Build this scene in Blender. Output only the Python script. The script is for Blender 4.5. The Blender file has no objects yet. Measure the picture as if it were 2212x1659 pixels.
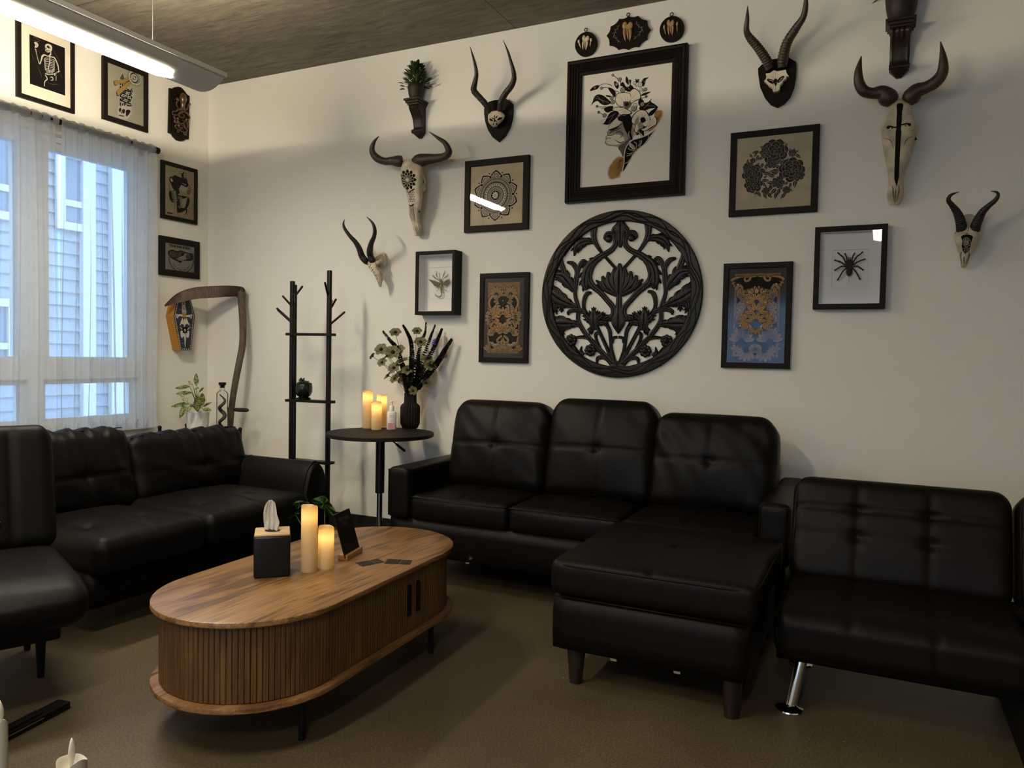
import bpy, bmesh, math, random
from mathutils import Vector, Matrix, Euler
from mathutils.geometry import tessellate_polygon
from mathutils.bvhtree import BVHTree
random.seed(7)
sc = bpy.context.scene
COL = sc.collection
PI = math.pi

# ------------------------------------------------------------ camera
CAM = Vector((4.389, -4.0, 1.154))
FPX, YAW, PITCH, ROLL = 1640.0, -0.4500, -0.0372, 0.0191
_f = Vector((math.sin(YAW)*math.cos(PITCH), math.cos(YAW)*math.cos(PITCH), math.sin(PITCH)))
_r0 = Vector((math.cos(YAW), -math.sin(YAW), 0)); _u0 = _r0.cross(_f)
_r = _r0*math.cos(ROLL)+_u0*math.sin(ROLL); _u = -_r0*math.sin(ROLL)+_u0*math.cos(ROLL)
cam_d = bpy.data.cameras.new('camera'); cam = bpy.data.objects.new('camera', cam_d); COL.objects.link(cam)
cam_d.sensor_width = 36.0; cam_d.lens = FPX/2212*36.0; cam_d.clip_start = .02; cam_d.clip_end = 200
cam.matrix_world = Matrix((( _r.x,_u.x,-_f.x,CAM.x),(_r.y,_u.y,-_f.y,CAM.y),(_r.z,_u.z,-_f.z,CAM.z),(0,0,0,1)))
sc.camera = cam

# ------------------------------------------------------------ view and world
sc.view_settings.view_transform = 'Standard'; sc.view_settings.look = 'None'
sc.view_settings.exposure = 0.68; sc.view_settings.gamma = 1.0; sc.view_settings.use_curve_mapping = False
sc.cycles.use_denoising = True
sc.cycles.max_bounces = 8; sc.cycles.diffuse_bounces = 4; sc.cycles.glossy_bounces = 4
sc.cycles.transparent_max_bounces = 24; sc.cycles.transmission_bounces = 6
sc.cycles.sample_clamp_indirect = 4.0; sc.cycles.caustics_reflective = False; sc.cycles.caustics_refractive = False
world = bpy.data.worlds.new('sky'); sc.world = world; world.use_nodes = True
_bg = world.node_tree.nodes['Background']
_bg.inputs[0].default_value = (0.50, 0.70, 1.0, 1); _bg.inputs[1].default_value = 4.6

LENS_STR, TUBE_STR = 60.0, 440.0       # luminance of the pendant lamps
WARM = (1.0, 0.87, 0.66)

# ------------------------------------------------------------ measuring helpers (camera ray meets a real plane)
def ray(px, py): return _f*FPX + _r*(px-1106) - _u*(py-829.5)
def at(px, py, axis, val):
    d = ray(px, py); return CAM + d*((val-CAM[axis])/d[axis])
def WB(px, py, n=0.0): return at(px, py, 1, -n)      # on a plane n in front of the back wall
def WL(px, py, n=0.0): return at(px, py, 0, n)       # on a plane n in front of the left wall
def FLR(px, py, z=0.0): return at(px, py, 2, z)
def pxm(p): return (p-CAM).dot(_f)/FPX               # metres per pixel at a point
class Zoom:
    """a measured crop: crop pixels to photo pixels"""
    def __init__(s, x0, y0, x1, y1, w): s.x0, s.y0, s.k = x0, y0, (x1-x0)/w
    def __call__(s, x, y): return (s.x0+x*s.k, s.y0+y*s.k)

# ------------------------------------------------------------ materials
MATS = {}
def nmat(name):
    m = bpy.data.materials.new(name); m.use_nodes = True
    return m, m.node_tree.nodes, m.node_tree.links, m.node_tree.nodes['Principled BSDF']
def mat(name, col, rough=.5, metal=0., bump=0., bscale=40., var=0., vscale=6., coat=0., spec=.5, emis=None, estr=0., stretch=None):
    if name in MATS: return MATS[name]
    m, N, L, b = nmat(name)
    b.inputs['Base Color'].default_value = (*col, 1); b.inputs['Roughness'].default_value = rough
    b.inputs['Metallic'].default_value = metal; b.inputs['Specular IOR Level'].default_value = spec
    if coat: b.inputs['Coat Weight'].default_value = coat; b.inputs['Coat Roughness'].default_value = .15
    if emis: b.inputs['Emission Color'].default_value = (*emis, 1); b.inputs['Emission Strength'].default_value = estr
    tc = None
    if bump or var:
        tc = N.new('ShaderNodeTexCoord'); mp = N.new('ShaderNodeMapping'); L.new(tc.outputs['Object'], mp.inputs[0])
        if stretch: mp.inputs['Scale'].default_value = stretch
    if var:
        n = N.new('ShaderNodeTexNoise'); n.inputs['Scale'].default_value = vscale; n.inputs['Detail'].default_value = 5
        L.new(mp.outputs[0], n.inputs[0])
        r = N.new('ShaderNodeValToRGB'); r.color_ramp.elements[0].position = .3; r.color_ramp.elements[1].position = .7
        r.color_ramp.elements[0].color = (*[c*(1-var) for c in col], 1); r.color_ramp.elements[1].color = (*[min(1, c*(1+var)) for c in col], 1)
        L.new(n.outputs[0], r.inputs[0]); L.new(r.outputs[0], b.inputs['Base Color'])
    if bump:
        n = N.new('ShaderNodeTexNoise'); n.inputs['Scale'].default_value = bscale; n.inputs['Detail'].default_value = 4
        L.new(mp.outputs[0], n.inputs[0])
        bp = N.new('ShaderNodeBump'); bp.inputs['Strength'].default_value = bump; bp.inputs['Distance'].default_value = .004
        L.new(n.outputs[0], bp.inputs['Height']); L.new(bp.outputs[0], b.inputs['Normal'])
    MATS[name] = m; return m

def wood(name, c1, c2, c3, axis=1, rough=.45, scale=1.0, knots=True):
    if name in MATS: return MATS[name]
    m, N, L, b = nmat(name); b.inputs['Roughness'].default_value = rough
    tc = N.new('ShaderNodeTexCoord'); mp = N.new('ShaderNodeMapping'); L.new(tc.outputs['Object'], mp.inputs[0])
    s = [7*scale]*3; s[axis] = .9*scale; mp.inputs['Scale'].default_value = s
    n1 = N.new('ShaderNodeTexNoise'); n1.inputs['Scale'].default_value = 1.6; n1.inputs['Detail'].default_value = 4; n1.inputs['Distortion'].default_value = 1.6
    L.new(mp.outputs[0], n1.inputs[0])
    mp2 = N.new('ShaderNodeMapping'); L.new(tc.outputs['Object'], mp2.inputs[0])
    s2 = [190*scale]*3; s2[axis] = 6*scale; mp2.inputs['Scale'].default_value = s2
    n2 = N.new('ShaderNodeTexNoise'); n2.inputs['Scale'].default_value = 1.; n2.inputs['Detail'].default_value = 6; n2.inputs['Distortion'].default_value = .4
    L.new(mp2.outputs[0], n2.inputs[0])
    wv = N.new('ShaderNodeMath'); wv.operation = 'MULTIPLY'; wv.inputs[1].default_value = 17 if knots else 8; L.new(n1.outputs[0], wv.inputs[0])
    sn = N.new('ShaderNodeMath'); sn.operation = 'SINE'; L.new(wv.outputs[0], sn.inputs[0])
    mr = N.new('ShaderNodeMapRange'); mr.inputs[1].default_value = -1; mr.inputs[2].default_value = 1; L.new(sn.outputs[0], mr.inputs[0])
    mx = N.new('ShaderNodeMath'); mx.operation = 'MULTIPLY_ADD'; mx.inputs[1].default_value = .36 if knots else .2
    mm = N.new('ShaderNodeMath'); mm.operation = 'MULTIPLY'; mm.inputs[1].default_value = .74; L.new(n2.outputs[0], mm.inputs[0])
    L.new(mr.outputs[0], mx.inputs[0]); L.new(mm.outputs[0], mx.inputs[2])
    r = N.new('ShaderNodeValToRGB'); e = r.color_ramp.elements; e[0].position = .22; e[0].color = (*c1, 1); e[1].position = .82; e[1].color = (*c3, 1)
    x = e.new(.5); x.color = (*c2, 1)
    L.new(mx.outputs[0], r.inputs[0]); L.new(r.outputs[0], b.inputs['Base Color'])
    bp = N.new('ShaderNodeBump'); bp.inputs['Strength'].default_value = .12; bp.inputs['Distance'].default_value = .002
    L.new(n2.outputs[0], bp.inputs['Height']); L.new(bp.outputs[0], b.inputs['Normal'])
    MATS[name] = m; return m

def glass_mat(name='clear_glass', tint=(1, 1, 1), ior=1.62):
    if name in MATS: return MATS[name]
    m, N, L, b = nmat(name); out = N['Material Output']; N.remove(b)
    t = N.new('ShaderNodeBsdfTransparent'); t.inputs[0].default_value = (*tint, 1)
    g = N.new('ShaderNodeBsdfGlossy'); g.inputs['Roughness'].default_value = .01
    fr = N.new('ShaderNodeFresnel'); fr.inputs[0].default_value = ior
    mx = N.new('ShaderNodeMixShader'); L.new(fr.outputs[0], mx.inputs[0]); L.new(t.outputs[0], mx.inputs[1]); L.new(g.outputs[0], mx.inputs[2])
    L.new(mx.outputs[0], out.inputs[0]); MATS[name] = m; return m

def sheer_mat(name, col, opacity):
    m, N, L, b = nmat(name); out = N['Material Output']; N.remove(b)
    t = N.new('ShaderNodeBsdfTransparent'); tl = N.new('ShaderNodeBsdfTranslucent'); tl.inputs[0].default_value = (*col, 1)
    df = N.new('ShaderNodeBsdfDiffuse'); df.inputs[0].default_value = (*col, 1)
    m1 = N.new('ShaderNodeMixShader'); m1.inputs[0].default_value = .4; L.new(tl.outputs[0], m1.inputs[1]); L.new(df.outputs[0], m1.inputs[2])
    tc = N.new('ShaderNodeTexCoord'); wv = N.new('ShaderNodeTexNoise'); wv.inputs['Scale'].default_value = 8
    L.new(tc.outputs['Object'], wv.inputs[0])
    mr = N.new('ShaderNodeMapRange'); mr.inputs[3].default_value = opacity-.08; mr.inputs[4].default_value = opacity+.08; L.new(wv.outputs[0], mr.inputs[0])
    m2 = N.new('ShaderNodeMixShader'); L.new(mr.outputs[0], m2.inputs[0]); L.new(t.outputs[0], m2.inputs[1]); L.new(m1.outputs[0], m2.inputs[2])
    L.new(m2.outputs[0], out.inputs[0]); MATS[name] = m; return m

def wax_mat():
    m, N, L, b = nmat('ivory_wax'); out = N['Material Output']
    b.inputs['Base Color'].default_value = (.74, .63, .40, 1); b.inputs['Roughness'].default_value = .5
    tl = N.new('ShaderNodeBsdfTranslucent'); tl.inputs[0].default_value = (.95, .72, .34, 1)
    mx = N.new('ShaderNodeMixShader'); mx.inputs[0].default_value = .5; L.new(b.outputs[0], mx.inputs[1]); L.new(tl.outputs[0], mx.inputs[2])
    L.new(mx.outputs[0], out.inputs[0]); MATS['ivory_wax'] = m; return m

M_WALL = mat('wall_paint', (.80, .772, .69), .75, bump=.10, bscale=180, spec=.25)
M_BLACKW = mat('black_frame_wood', (.011, .0075, .0055), .5, bump=.1, bscale=60, stretch=(1, 1, 1), spec=.12)
M_LEATHER = mat('black_leather', (.0038, .0032, .0032), .46, bump=.22, bscale=260, spec=.13)
M_LEATHB = mat('dark_brown_leather', (.0052, .0034, .0022), .46, bump=.22, bscale=260, spec=.13)
M_BLACK = mat('matt_black', (.005, .004, .004), .5, spec=.15)
M_METALB = mat('black_powder_metal', (.005, .0045, .004), .42, spec=.2)
M_CHROME = mat('chrome', (.75, .75, .74), .09, metal=1)
M_HORN = mat('black_horn', (.010, .0065, .005), .5, bump=.5, bscale=90, var=.3, vscale=30)
M_HORNB = mat('brown_horn', (.040, .022, .012), .45, bump=.5, bscale=70, var=.45, vscale=25)
M_BONE = mat('old_bone', (.58, .50, .36), .6, bump=.8, bscale=34, var=.38, vscale=14)
M_BONEW = mat('pale_bone', (.72, .64, .48), .6, bump=.35, bscale=50, var=.2, vscale=20)
M_INK = mat('black_ink', (.009, .006, .005), .8, spec=.1)
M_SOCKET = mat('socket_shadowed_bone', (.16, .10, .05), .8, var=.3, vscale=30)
M_GLASS = glass_mat(ior=1.38)
M_WHITE = mat('white_mat_board', (.82, .80, .76), .8)
M_PAPER = mat('warm_print_paper', (.80, .73, .60), .85, var=.05, vscale=9)
M_TAN = mat('tan_print_paper', (.60, .50, .32), .85, var=.12, vscale=14)
M_LEAF = mat('green_leaf', (.045, .085, .022), .4, var=.35, vscale=25)
M_DLEAF = mat('dark_green_leaf', (.018, .032, .012), .4, var=.4, vscale=25)
wax_mat()

# ------------------------------------------------------------ mesh helpers
def bm_new(): return bmesh.new()
def link(name, bm, m, parent=None, origin=None, smooth=False, ms=None):
    """one mesh object; vertices given in world space"""
    me = bpy.data.meshes.new(name)
    o = bpy.data.objects.new(name, me); COL.objects.link(o)
    if parent is not None:
        org = parent['_org']; o.parent = parent
        o['_org'] = org; org = Vector(org)
    else:
        org = Vector(origin) if origin is not None else Vector((0, 0, 0)); o.location = org; o['_org'] = tuple(org)
    bmesh.ops.translate(bm, verts=bm.verts, vec=-org)
    bm.normal_update()
    bm.to_mesh(me); bm.free()
    if smooth:
        for p in me.polygons: p.use_smooth = True
        if smooth is not True:
            try: me.set_sharp_from_angle(angle=smooth)
            except Exception: pass
    for x in (ms or [m]): me.materials.append(x)
    return o
def tag(o, label, cat, group=None):
    o['label'] = label; o['category'] = cat
    if group: o['group'] = group
    return o
def thing(name, label, cat, loc, group=None):
    o = bpy.data.objects.new(name, None); COL.objects.link(o); o.location = loc; o['_org'] = tuple(loc); o.empty_display_size = .05
    return tag(o, label, cat, group)
def struct(name, bm, m, parent=None, **k):
    o = link(name, bm, m, parent, **k)
    if parent is None: o['kind'] = 'structure'
    return o

def box(bm, c, s, rot=None, bev=0., seg=2, mi=0):
    r = bmesh.ops.create_cube(bm, size=1.0); vs = r['verts']
    M = Matrix.Translation(Vector(c)) @ ((rot if isinstance(rot, Matrix) else Euler(rot).to_matrix()).to_4x4() if rot is not None else Matrix.Identity(4)) @ Matrix.Diagonal((*s, 1))
    bmesh.ops.transform(bm, matrix=M, verts=vs)
    fs = set(f for v in vs for f in v.link_faces)
    for f in fs: f.material_index = mi
    if bev > 0:
        es = list(set(e for v in vs for e in v.link_edges))
        bmesh.ops.bevel(bm, geom=es, offset=bev, segments=seg, affect='EDGES', profile=.5)
def boxc(bm, lo, hi, **k):
    lo, hi = Vector(lo), Vector(hi); box(bm, (lo+hi)/2, [abs(a) for a in (hi-lo)], **k)

def frame_of(t, up=Vector((0, 0, 1))):
    t = t.normalized()
    if abs(t.dot(up)) > .96: up = Vector((1, 0, 0)) if abs(t.x) < .9 else Vector((0, 1, 0))
    a = t.cross(up).normalized(); return a, a.cross(t).normalized()
def tube(bm, pts, rad, seg=10, cap=True, flat=1.0, up=Vector((0, 0, 1)), mi=0):
    """tapered tube through pts; rad a number or list; flat squashes the second axis"""
    pts = [Vector(p) for p in pts]; n = len(pts)
    if not hasattr(rad, '__len__'): rad = [rad]*n
    rings = []; pa = None
    for i, p in enumerate(pts):
        t = (pts[min(i+1, n-1)]-pts[max(i-1, 0)])
        if t.length < 1e-9: t = Vector((0, 0, 1))
        if pa is None: a, b = frame_of(t, up)
        else:
            t = t.normalized(); a = (pa - t*pa.dot(t))
            if a.length < 1e-6: a, b = frame_of(t, up)
            a.normalize(); b = a.cross(t).normalized()
        pa = a
        rings.append([bm.verts.new(p + (a*math.cos(2*PI*k/seg) + b*math.sin(2*PI*k/seg)*flat)*rad[i]) for k in range(seg)])
    for i in range(n-1):
        for k in range(seg):
            f = bm.faces.new((rings[i][k], rings[i][(k+1) % seg], rings[i+1][(k+1) % seg], rings[i+1][k])); f.material_index = mi
    if cap:
        for rg, rev in ((rings[0], True), (rings[-1], False)):
            try:
                f = bm.faces.new(rg[::-1] if rev else rg); f.material_index = mi
            except ValueError: pass
    return rings
def crom(pts, n=6, closed=False):
    """Catmull-Rom through points (tuples of any size)"""
    P = [tuple(p) for p in pts]; m = len(P); out = []
    rng = range(m if closed else m-1)
    for i in rng:
        if closed: p0, p1, p2, p3 = P[(i-1) % m], P[i], P[(i+1) % m], P[(i+2) % m]
        else: p0, p1, p2, p3 = P[max(i-1, 0)], P[i], P[i+1], P[min(i+2, m-1)]
        for k in range(n):
            t = k/n; t2, t3 = t*t, t*t*t
            out.append(tuple(.5*((2*b)+(-a+c)*t+(2*a-5*b+4*c-d)*t2+(-a+3*b-3*c+d)*t3) for a, b, c, d in zip(p0, p1, p2, p3)))
    if not closed: out.append(P[-1])
    return out
def lathe(bm, prof, c, seg=32, sx=1., sy=1., rib=0, ramp=0., mi=0, capb=True, capt=True):
    c = Vector(c); rings = []
    for (r, z) in prof:
        ring = []
        for k in range(seg):
            a = 2*PI*k/seg; rr = r*(1+ramp*math.cos(rib*a)) if rib and r > 1e-4 else r
            ring.append(bm.verts.new(c+Vector((rr*math.cos(a)*sx, rr*math.sin(a)*sy, z))))
        rings.append(ring)
    for i in range(len(rings)-1):
        for k in range(seg):
            f = bm.faces.new((rings[i][k], rings[i][(k+1) % seg], rings[i+1][(k+1) % seg], rings[i+1][k])); f.material_index = mi
    if capb: bm.faces.new(rings[0][::-1]).material_index = mi
    if capt: bm.faces.new(rings[-1]).material_index = mi
def ball(bm, c, r, seg=12, rings=8, M=None, mi=0):
    res = bmesh.ops.create_uvsphere(bm, u_segments=seg, v_segments=rings, radius=1.0); vs = res['verts']
    s = r if hasattr(r, '__len__') else (r, r, r)
    T = Matrix.Translation(Vector(c)) @ (M.to_4x4() if M is not None else Matrix.Identity(4)) @ Matrix.Diagonal((*s, 1))
    bmesh.ops.transform(bm, matrix=T, verts=vs)
    for f in set(f for v in vs for f in v.link_faces): f.material_index = mi
def prism(bm, pts, d, mi=0):
    """closed outline of world points extruded by vector d"""
    pts = [Vector(p) for p in pts]; d = Vector(d); n = len(pts)
    a = [bm.verts.new(p) for p in pts]; b = [bm.verts.new(p+d) for p in pts]
    for t in tessellate_polygon([pts]):
        for vs in ((a[t[0]], a[t[1]], a[t[2]]), (b[t[2]], b[t[1]], b[t[0]])):
            try: bm.faces.new(vs).material_index = mi
            except ValueError: pass
    for i in range(n):
        bm.faces.new((a[i], a[(i+1) % n], b[(i+1) % n], b[i])).material_index = mi
    return
def fixn(bm): bmesh.ops.recalc_face_normals(bm, faces=bm.faces)

def grid_blob(bm, c, s, r, fn=None, step=.02, rot=None, pw=4):
    """rounded upholstered block, finely divided; fn(x,y,z) in unit coords (-1..1) with normal -> extra outward offset"""
    nx, ny, nz = [max(2, int(a/step)) for a in s]
    h = Vector(s)/2; c = Vector(c); R = rot if rot is not None else Matrix.Identity(3)
    vmap = {}
    def V(i, j, k):
        key = (i, j, k)
        if key in vmap: return vmap[key]
        p = Vector(((2*i/nx-1)*h.x, (2*j/ny-1)*h.y, (2*k/nz-1)*h.z))
        q = Vector([max(-(h[t]-r), min(h[t]-r, p[t])) for t in range(3)])
        d = p-q
        if d.length > 1e-9:
            nrm = d.normalized(); p = q+nrm*r if sum(1 for t in range(3) if abs(d[t]) > 1e-9) > 1 else p
        else: nrm = Vector((0, 0, 0))
        if sum(1 for t in range(3) if abs(abs([i, j, k][t]/[nx, ny, nz][t]*2-1)-1) < 1e-9) == 1 or d.length <= 1e-9:
            pass
        if fn: p = p+fn(p.x/h.x, p.y/h.y, p.z/h.z, nrm)
        vmap[key] = bm.verts.new(c+R@p); return vmap[key]
    for (a, b, w, na, nb, nw) in ((0, 1, 2, nx, ny, nz), (1, 2, 0, ny, nz, nx), (2, 0, 1, nz, nx, ny)):
        for side in (0, nw):
            for i in range(na):
                for j in range(nb):
                    q = []
                    for (di, dj) in ((0, 0), (1, 0), (1, 1), (0, 1)):
                        idx = [0, 0, 0]; idx[a] = i+di; idx[b] = j+dj; idx[w] = side; q.append(V(*idx))
                    if side == 0: q.reverse()
                    bm.faces.new(q)

def leaf(bm, base, d, nrm, L, W, curl=.15, seg=5, mi=0, fold=.1):
    """one pointed leaf from base along d"""
    d = Vector(d).normalized(); nrm = Vector(nrm); nrm = (nrm-d*nrm.dot(d)).normalized(); s = d.cross(nrm)
    prev = None
    for i in range(seg+1):
        t = i/seg; w = W*.5*math.sin(PI*min(1, t*.93+.04))**.8*(1-.25*t)
        c = Vector(base)+d*(L*t)-nrm*(curl*L*t*t)
        row = [bm.verts.new(c+s*w+nrm*fold*w), bm.verts.new(c), bm.verts.new(c-s*w+nrm*fold*w)]
        if prev:
            for k in range(2): bm.faces.new((prev[k], prev[k+1], row[k+1], row[k])).material_index = mi
        prev = row

# ------------------------------------------------------------ flat print helper
class Art:
    """printed picture: polygons in several inks on one sheet; (u,v) metres on the sheet, v up"""
    def __init__(s, o, U, V, N, mats, lift=.0004):
        s.o, s.U, s.V, s.N = Vector(o), Vector(U), Vector(V), Vector(N); s.mats = mats; s.bm = bm_new(); s.lift = lift; s.k = 0
    def P(s, u, v, l): return s.o+s.U*u+s.V*v+s.N*(s.lift*(1+l))
    def uv(s, p): d = Vector(p)-s.o; return (d.dot(s.U), d.dot(s.V))
    def poly(s, pts, mi, l=0):
        pts = [Vector((p[0], p[1], 0)) for p in pts]
        if len(pts) < 3: return
        vs = [s.bm.verts.new(s.P(p.x, p.y, l)) for p in pts]
        for t in tessellate_polygon([pts]):
            a, b, c = [vs[i] for i in t]
            try:
                f = s.bm.faces.new((a, b, c)); f.material_index = mi
            except ValueError: pass
    def sm(s, pts, mi, l=0, n=4): s.poly(crom(pts, n, True), mi, l)
    def stroke(s, pts, w, mi, l=0, n=0):
        if n: pts = crom(pts, n)
        m = len(pts); ws = w if hasattr(w, '__len__') else [w]*m
        if len(ws) != m:
            ws = [ws[min(len(ws)-1, int(i*(len(ws)-1)/(m-1)))]+(ws[min(len(ws)-1, int(i*(len(ws)-1)/(m-1))+1)]-ws[min(len(ws)-1, int(i*(len(ws)-1)/(m-1)))])*((i*(len(ws)-1)/(m-1)) % 1) for i in range(m)]
        prev = None
        for i in range(m):
            a, b = pts[max(i-1, 0)], pts[min(i+1, m-1)]; dx, dy = b[0]-a[0], b[1]-a[1]; q = math.hypot(dx, dy) or 1
            nx, ny = -dy/q*ws[i]/2, dx/q*ws[i]/2; x, y = pts[i][:2]
            row = (s.bm.verts.new(s.P(x+nx, y+ny, l)), s.bm.verts.new(s.P(x-nx, y-ny, l)))
            if prev: s.bm.faces.new((prev[0], prev[1], row[1], row[0])).material_index = mi
            prev = row
    def disc(s, x, y, r, mi, l=0, n=20, ry=None, a0=0.):
        ry = ry or r
        s.poly([(x+r*math.cos(2*PI*k/n)*math.cos(a0)-ry*math.sin(2*PI*k/n)*math.sin(a0), y+r*math.cos(2*PI*k/n)*math.sin(a0)+ry*math.sin(2*PI*k/n)*math.cos(a0)) for k in range(n)], mi, l)
    def ring(s, x, y, r, w, mi, l=0, n=40): s.stroke([(x+r*math.cos(2*PI*k/n), y+r*math.sin(2*PI*k/n)) for k in range(n+1)], w, mi, l)
    def leaf(s, x, y, a, L, W, mi, l=0, vein=None):
        n = 7; up, dn = [], []
        for i in range(n+1):
            t = i/n; w = W/2*math.sin(PI*t**.8)
            bx, by = x+L*t*math.cos(a), y+L*t*math.sin(a)
            up.append((bx-w*math.sin(a), by+w*math.cos(a))); dn.append((bx+w*math.sin(a), by-w*math.cos(a)))
        s.poly(up+dn[::-1][1:-1], mi, l)
        if vein is not None: s.stroke([(x, y), (x+L*.85*math.cos(a), y+L*.85*math.sin(a))], W*.07, vein, l+1)
    def text(s, txt, x, y, size, mi, l=0, bold=0., shear=0., sx=1.0):
        cu = bpy.data.curves.new('t', 'FONT'); cu.body = txt; cu.size = size; cu.align_x = 'CENTER'; cu.align_y = 'CENTER'; cu.offset = bold; cu.shear = shear; cu.resolution_u = 2
        ob = bpy.data.objects.new('t', cu); COL.objects.link(ob); dg = bpy.context.evaluated_depsgraph_get(); me = ob.evaluated_get(dg).to_mesh()
        vs = [s.bm.verts.new(s.P(x+v.co.x*sx, y+v.co.y, l)) for v in me.vertices]
        for p in me.polygons:
            try: s.bm.faces.new([vs[i] for i in p.vertices]).material_index = mi
            except ValueError: pass
        bpy.data.objects.remove(ob); bpy.data.curves.remove(cu)
    def done(s, name, parent):
        # keep every face looking out of the sheet
        for f in s.bm.faces:
            f.normal_update()
            if f.normal.dot(s.N) < 0: f.normal_flip()
        return link(name, s.bm, None, parent, ms=s.mats)
# ============================================================ room
H = 3.038
RX, RY = 7.6, -7.2
def slab(name, lo, hi, m):
    b = bm_new(); boxc(b, lo, hi); return struct(name, b, m)

def concrete_floor():
    m, N, L, b = nmat('polished_concrete_floor')
    tc = N.new('ShaderNodeTexCoord')
    n = N.new('ShaderNodeTexNoise'); n.inputs['Scale'].default_value = 1.3; n.inputs['Detail'].default_value = 8; L.new(tc.outputs['Object'], n.inputs[0])
    n2 = N.new('ShaderNodeTexNoise'); n2.inputs['Scale'].default_value = 160; n2.inputs['Detail'].default_value = 3; L.new(tc.outputs['Object'], n2.inputs[0])
    r = N.new('ShaderNodeValToRGB'); r.color_ramp.elements[0].position = .3; r.color_ramp.elements[1].position = .72
    r.color_ramp.elements[0].color = (.070, .051, .029, 1); r.color_ramp.elements[1].color = (.112, .085, .050, 1); L.new(n.outputs[0], r.inputs[0])
    r2 = N.new('ShaderNodeValToRGB'); r2.color_ramp.elements[0].position = .35; r2.color_ramp.elements[1].position = .7
    r2.color_ramp.elements[0].color = (.45, .42, .38, 1); r2.color_ramp.elements[1].color = (1.35, 1.3, 1.2, 1); L.new(n2.outputs[0], r2.inputs[0])
    mx = N.new('ShaderNodeMix'); mx.data_type = 'RGBA'; mx.blend_type = 'MULTIPLY'; mx.inputs[0].default_value = .8
    L.new(r.outputs[0], mx.inputs[6]); L.new(r2.outputs[0], mx.inputs[7])
    vo = N.new('ShaderNodeTexVoronoi'); vo.inputs['Scale'].default_value = 16; L.new(tc.outputs['Object'], vo.inputs[0])
    n3 = N.new('ShaderNodeTexNoise'); n3.inputs['Scale'].default_value = 5; L.new(tc.outputs['Object'], n3.inputs[0])
    c1 = N.new('ShaderNodeMath'); c1.operation = 'LESS_THAN'; c1.inputs[1].default_value = .055; L.new(vo.outputs['Distance'], c1.inputs[0])
    c2 = N.new('ShaderNodeMath'); c2.operation = 'GREATER_THAN'; c2.inputs[1].default_value = .56; L.new(n3.outputs[0], c2.inputs[0])
    c3 = N.new('ShaderNodeMath'); c3.operation = 'MULTIPLY'; L.new(c1.outputs[0], c3.inputs[0]); L.new(c2.outputs[0], c3.inputs[1])
    c4 = N.new('ShaderNodeMath'); c4.operation = 'MULTIPLY'; c4.inputs[1].default_value = .6; L.new(c3.outputs[0], c4.inputs[0])
    mx2 = N.new('ShaderNodeMix'); mx2.data_type = 'RGBA'; L.new(c4.outputs[0], mx2.inputs[0]); L.new(mx.outputs[2], mx2.inputs[6]); mx2.inputs[7].default_value = (.42, .36, .25, 1)
    L.new(mx2.outputs[2], b.inputs['Base Color'])
    rr = N.new('ShaderNodeMapRange'); rr.inputs[3].default_value = .34; rr.inputs[4].default_value = .55; L.new(n.outputs[0], rr.inputs[0]); L.new(rr.outputs[0], b.inputs['Roughness'])
    bp = N.new('ShaderNodeBump'); bp.inputs['Strength'].default_value = .1; bp.inputs['Distance'].default_value = .002; L.new(n2.outputs[0], bp.inputs['Height']); L.new(bp.outputs[0], b.inputs['Normal'])
    return m
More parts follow.
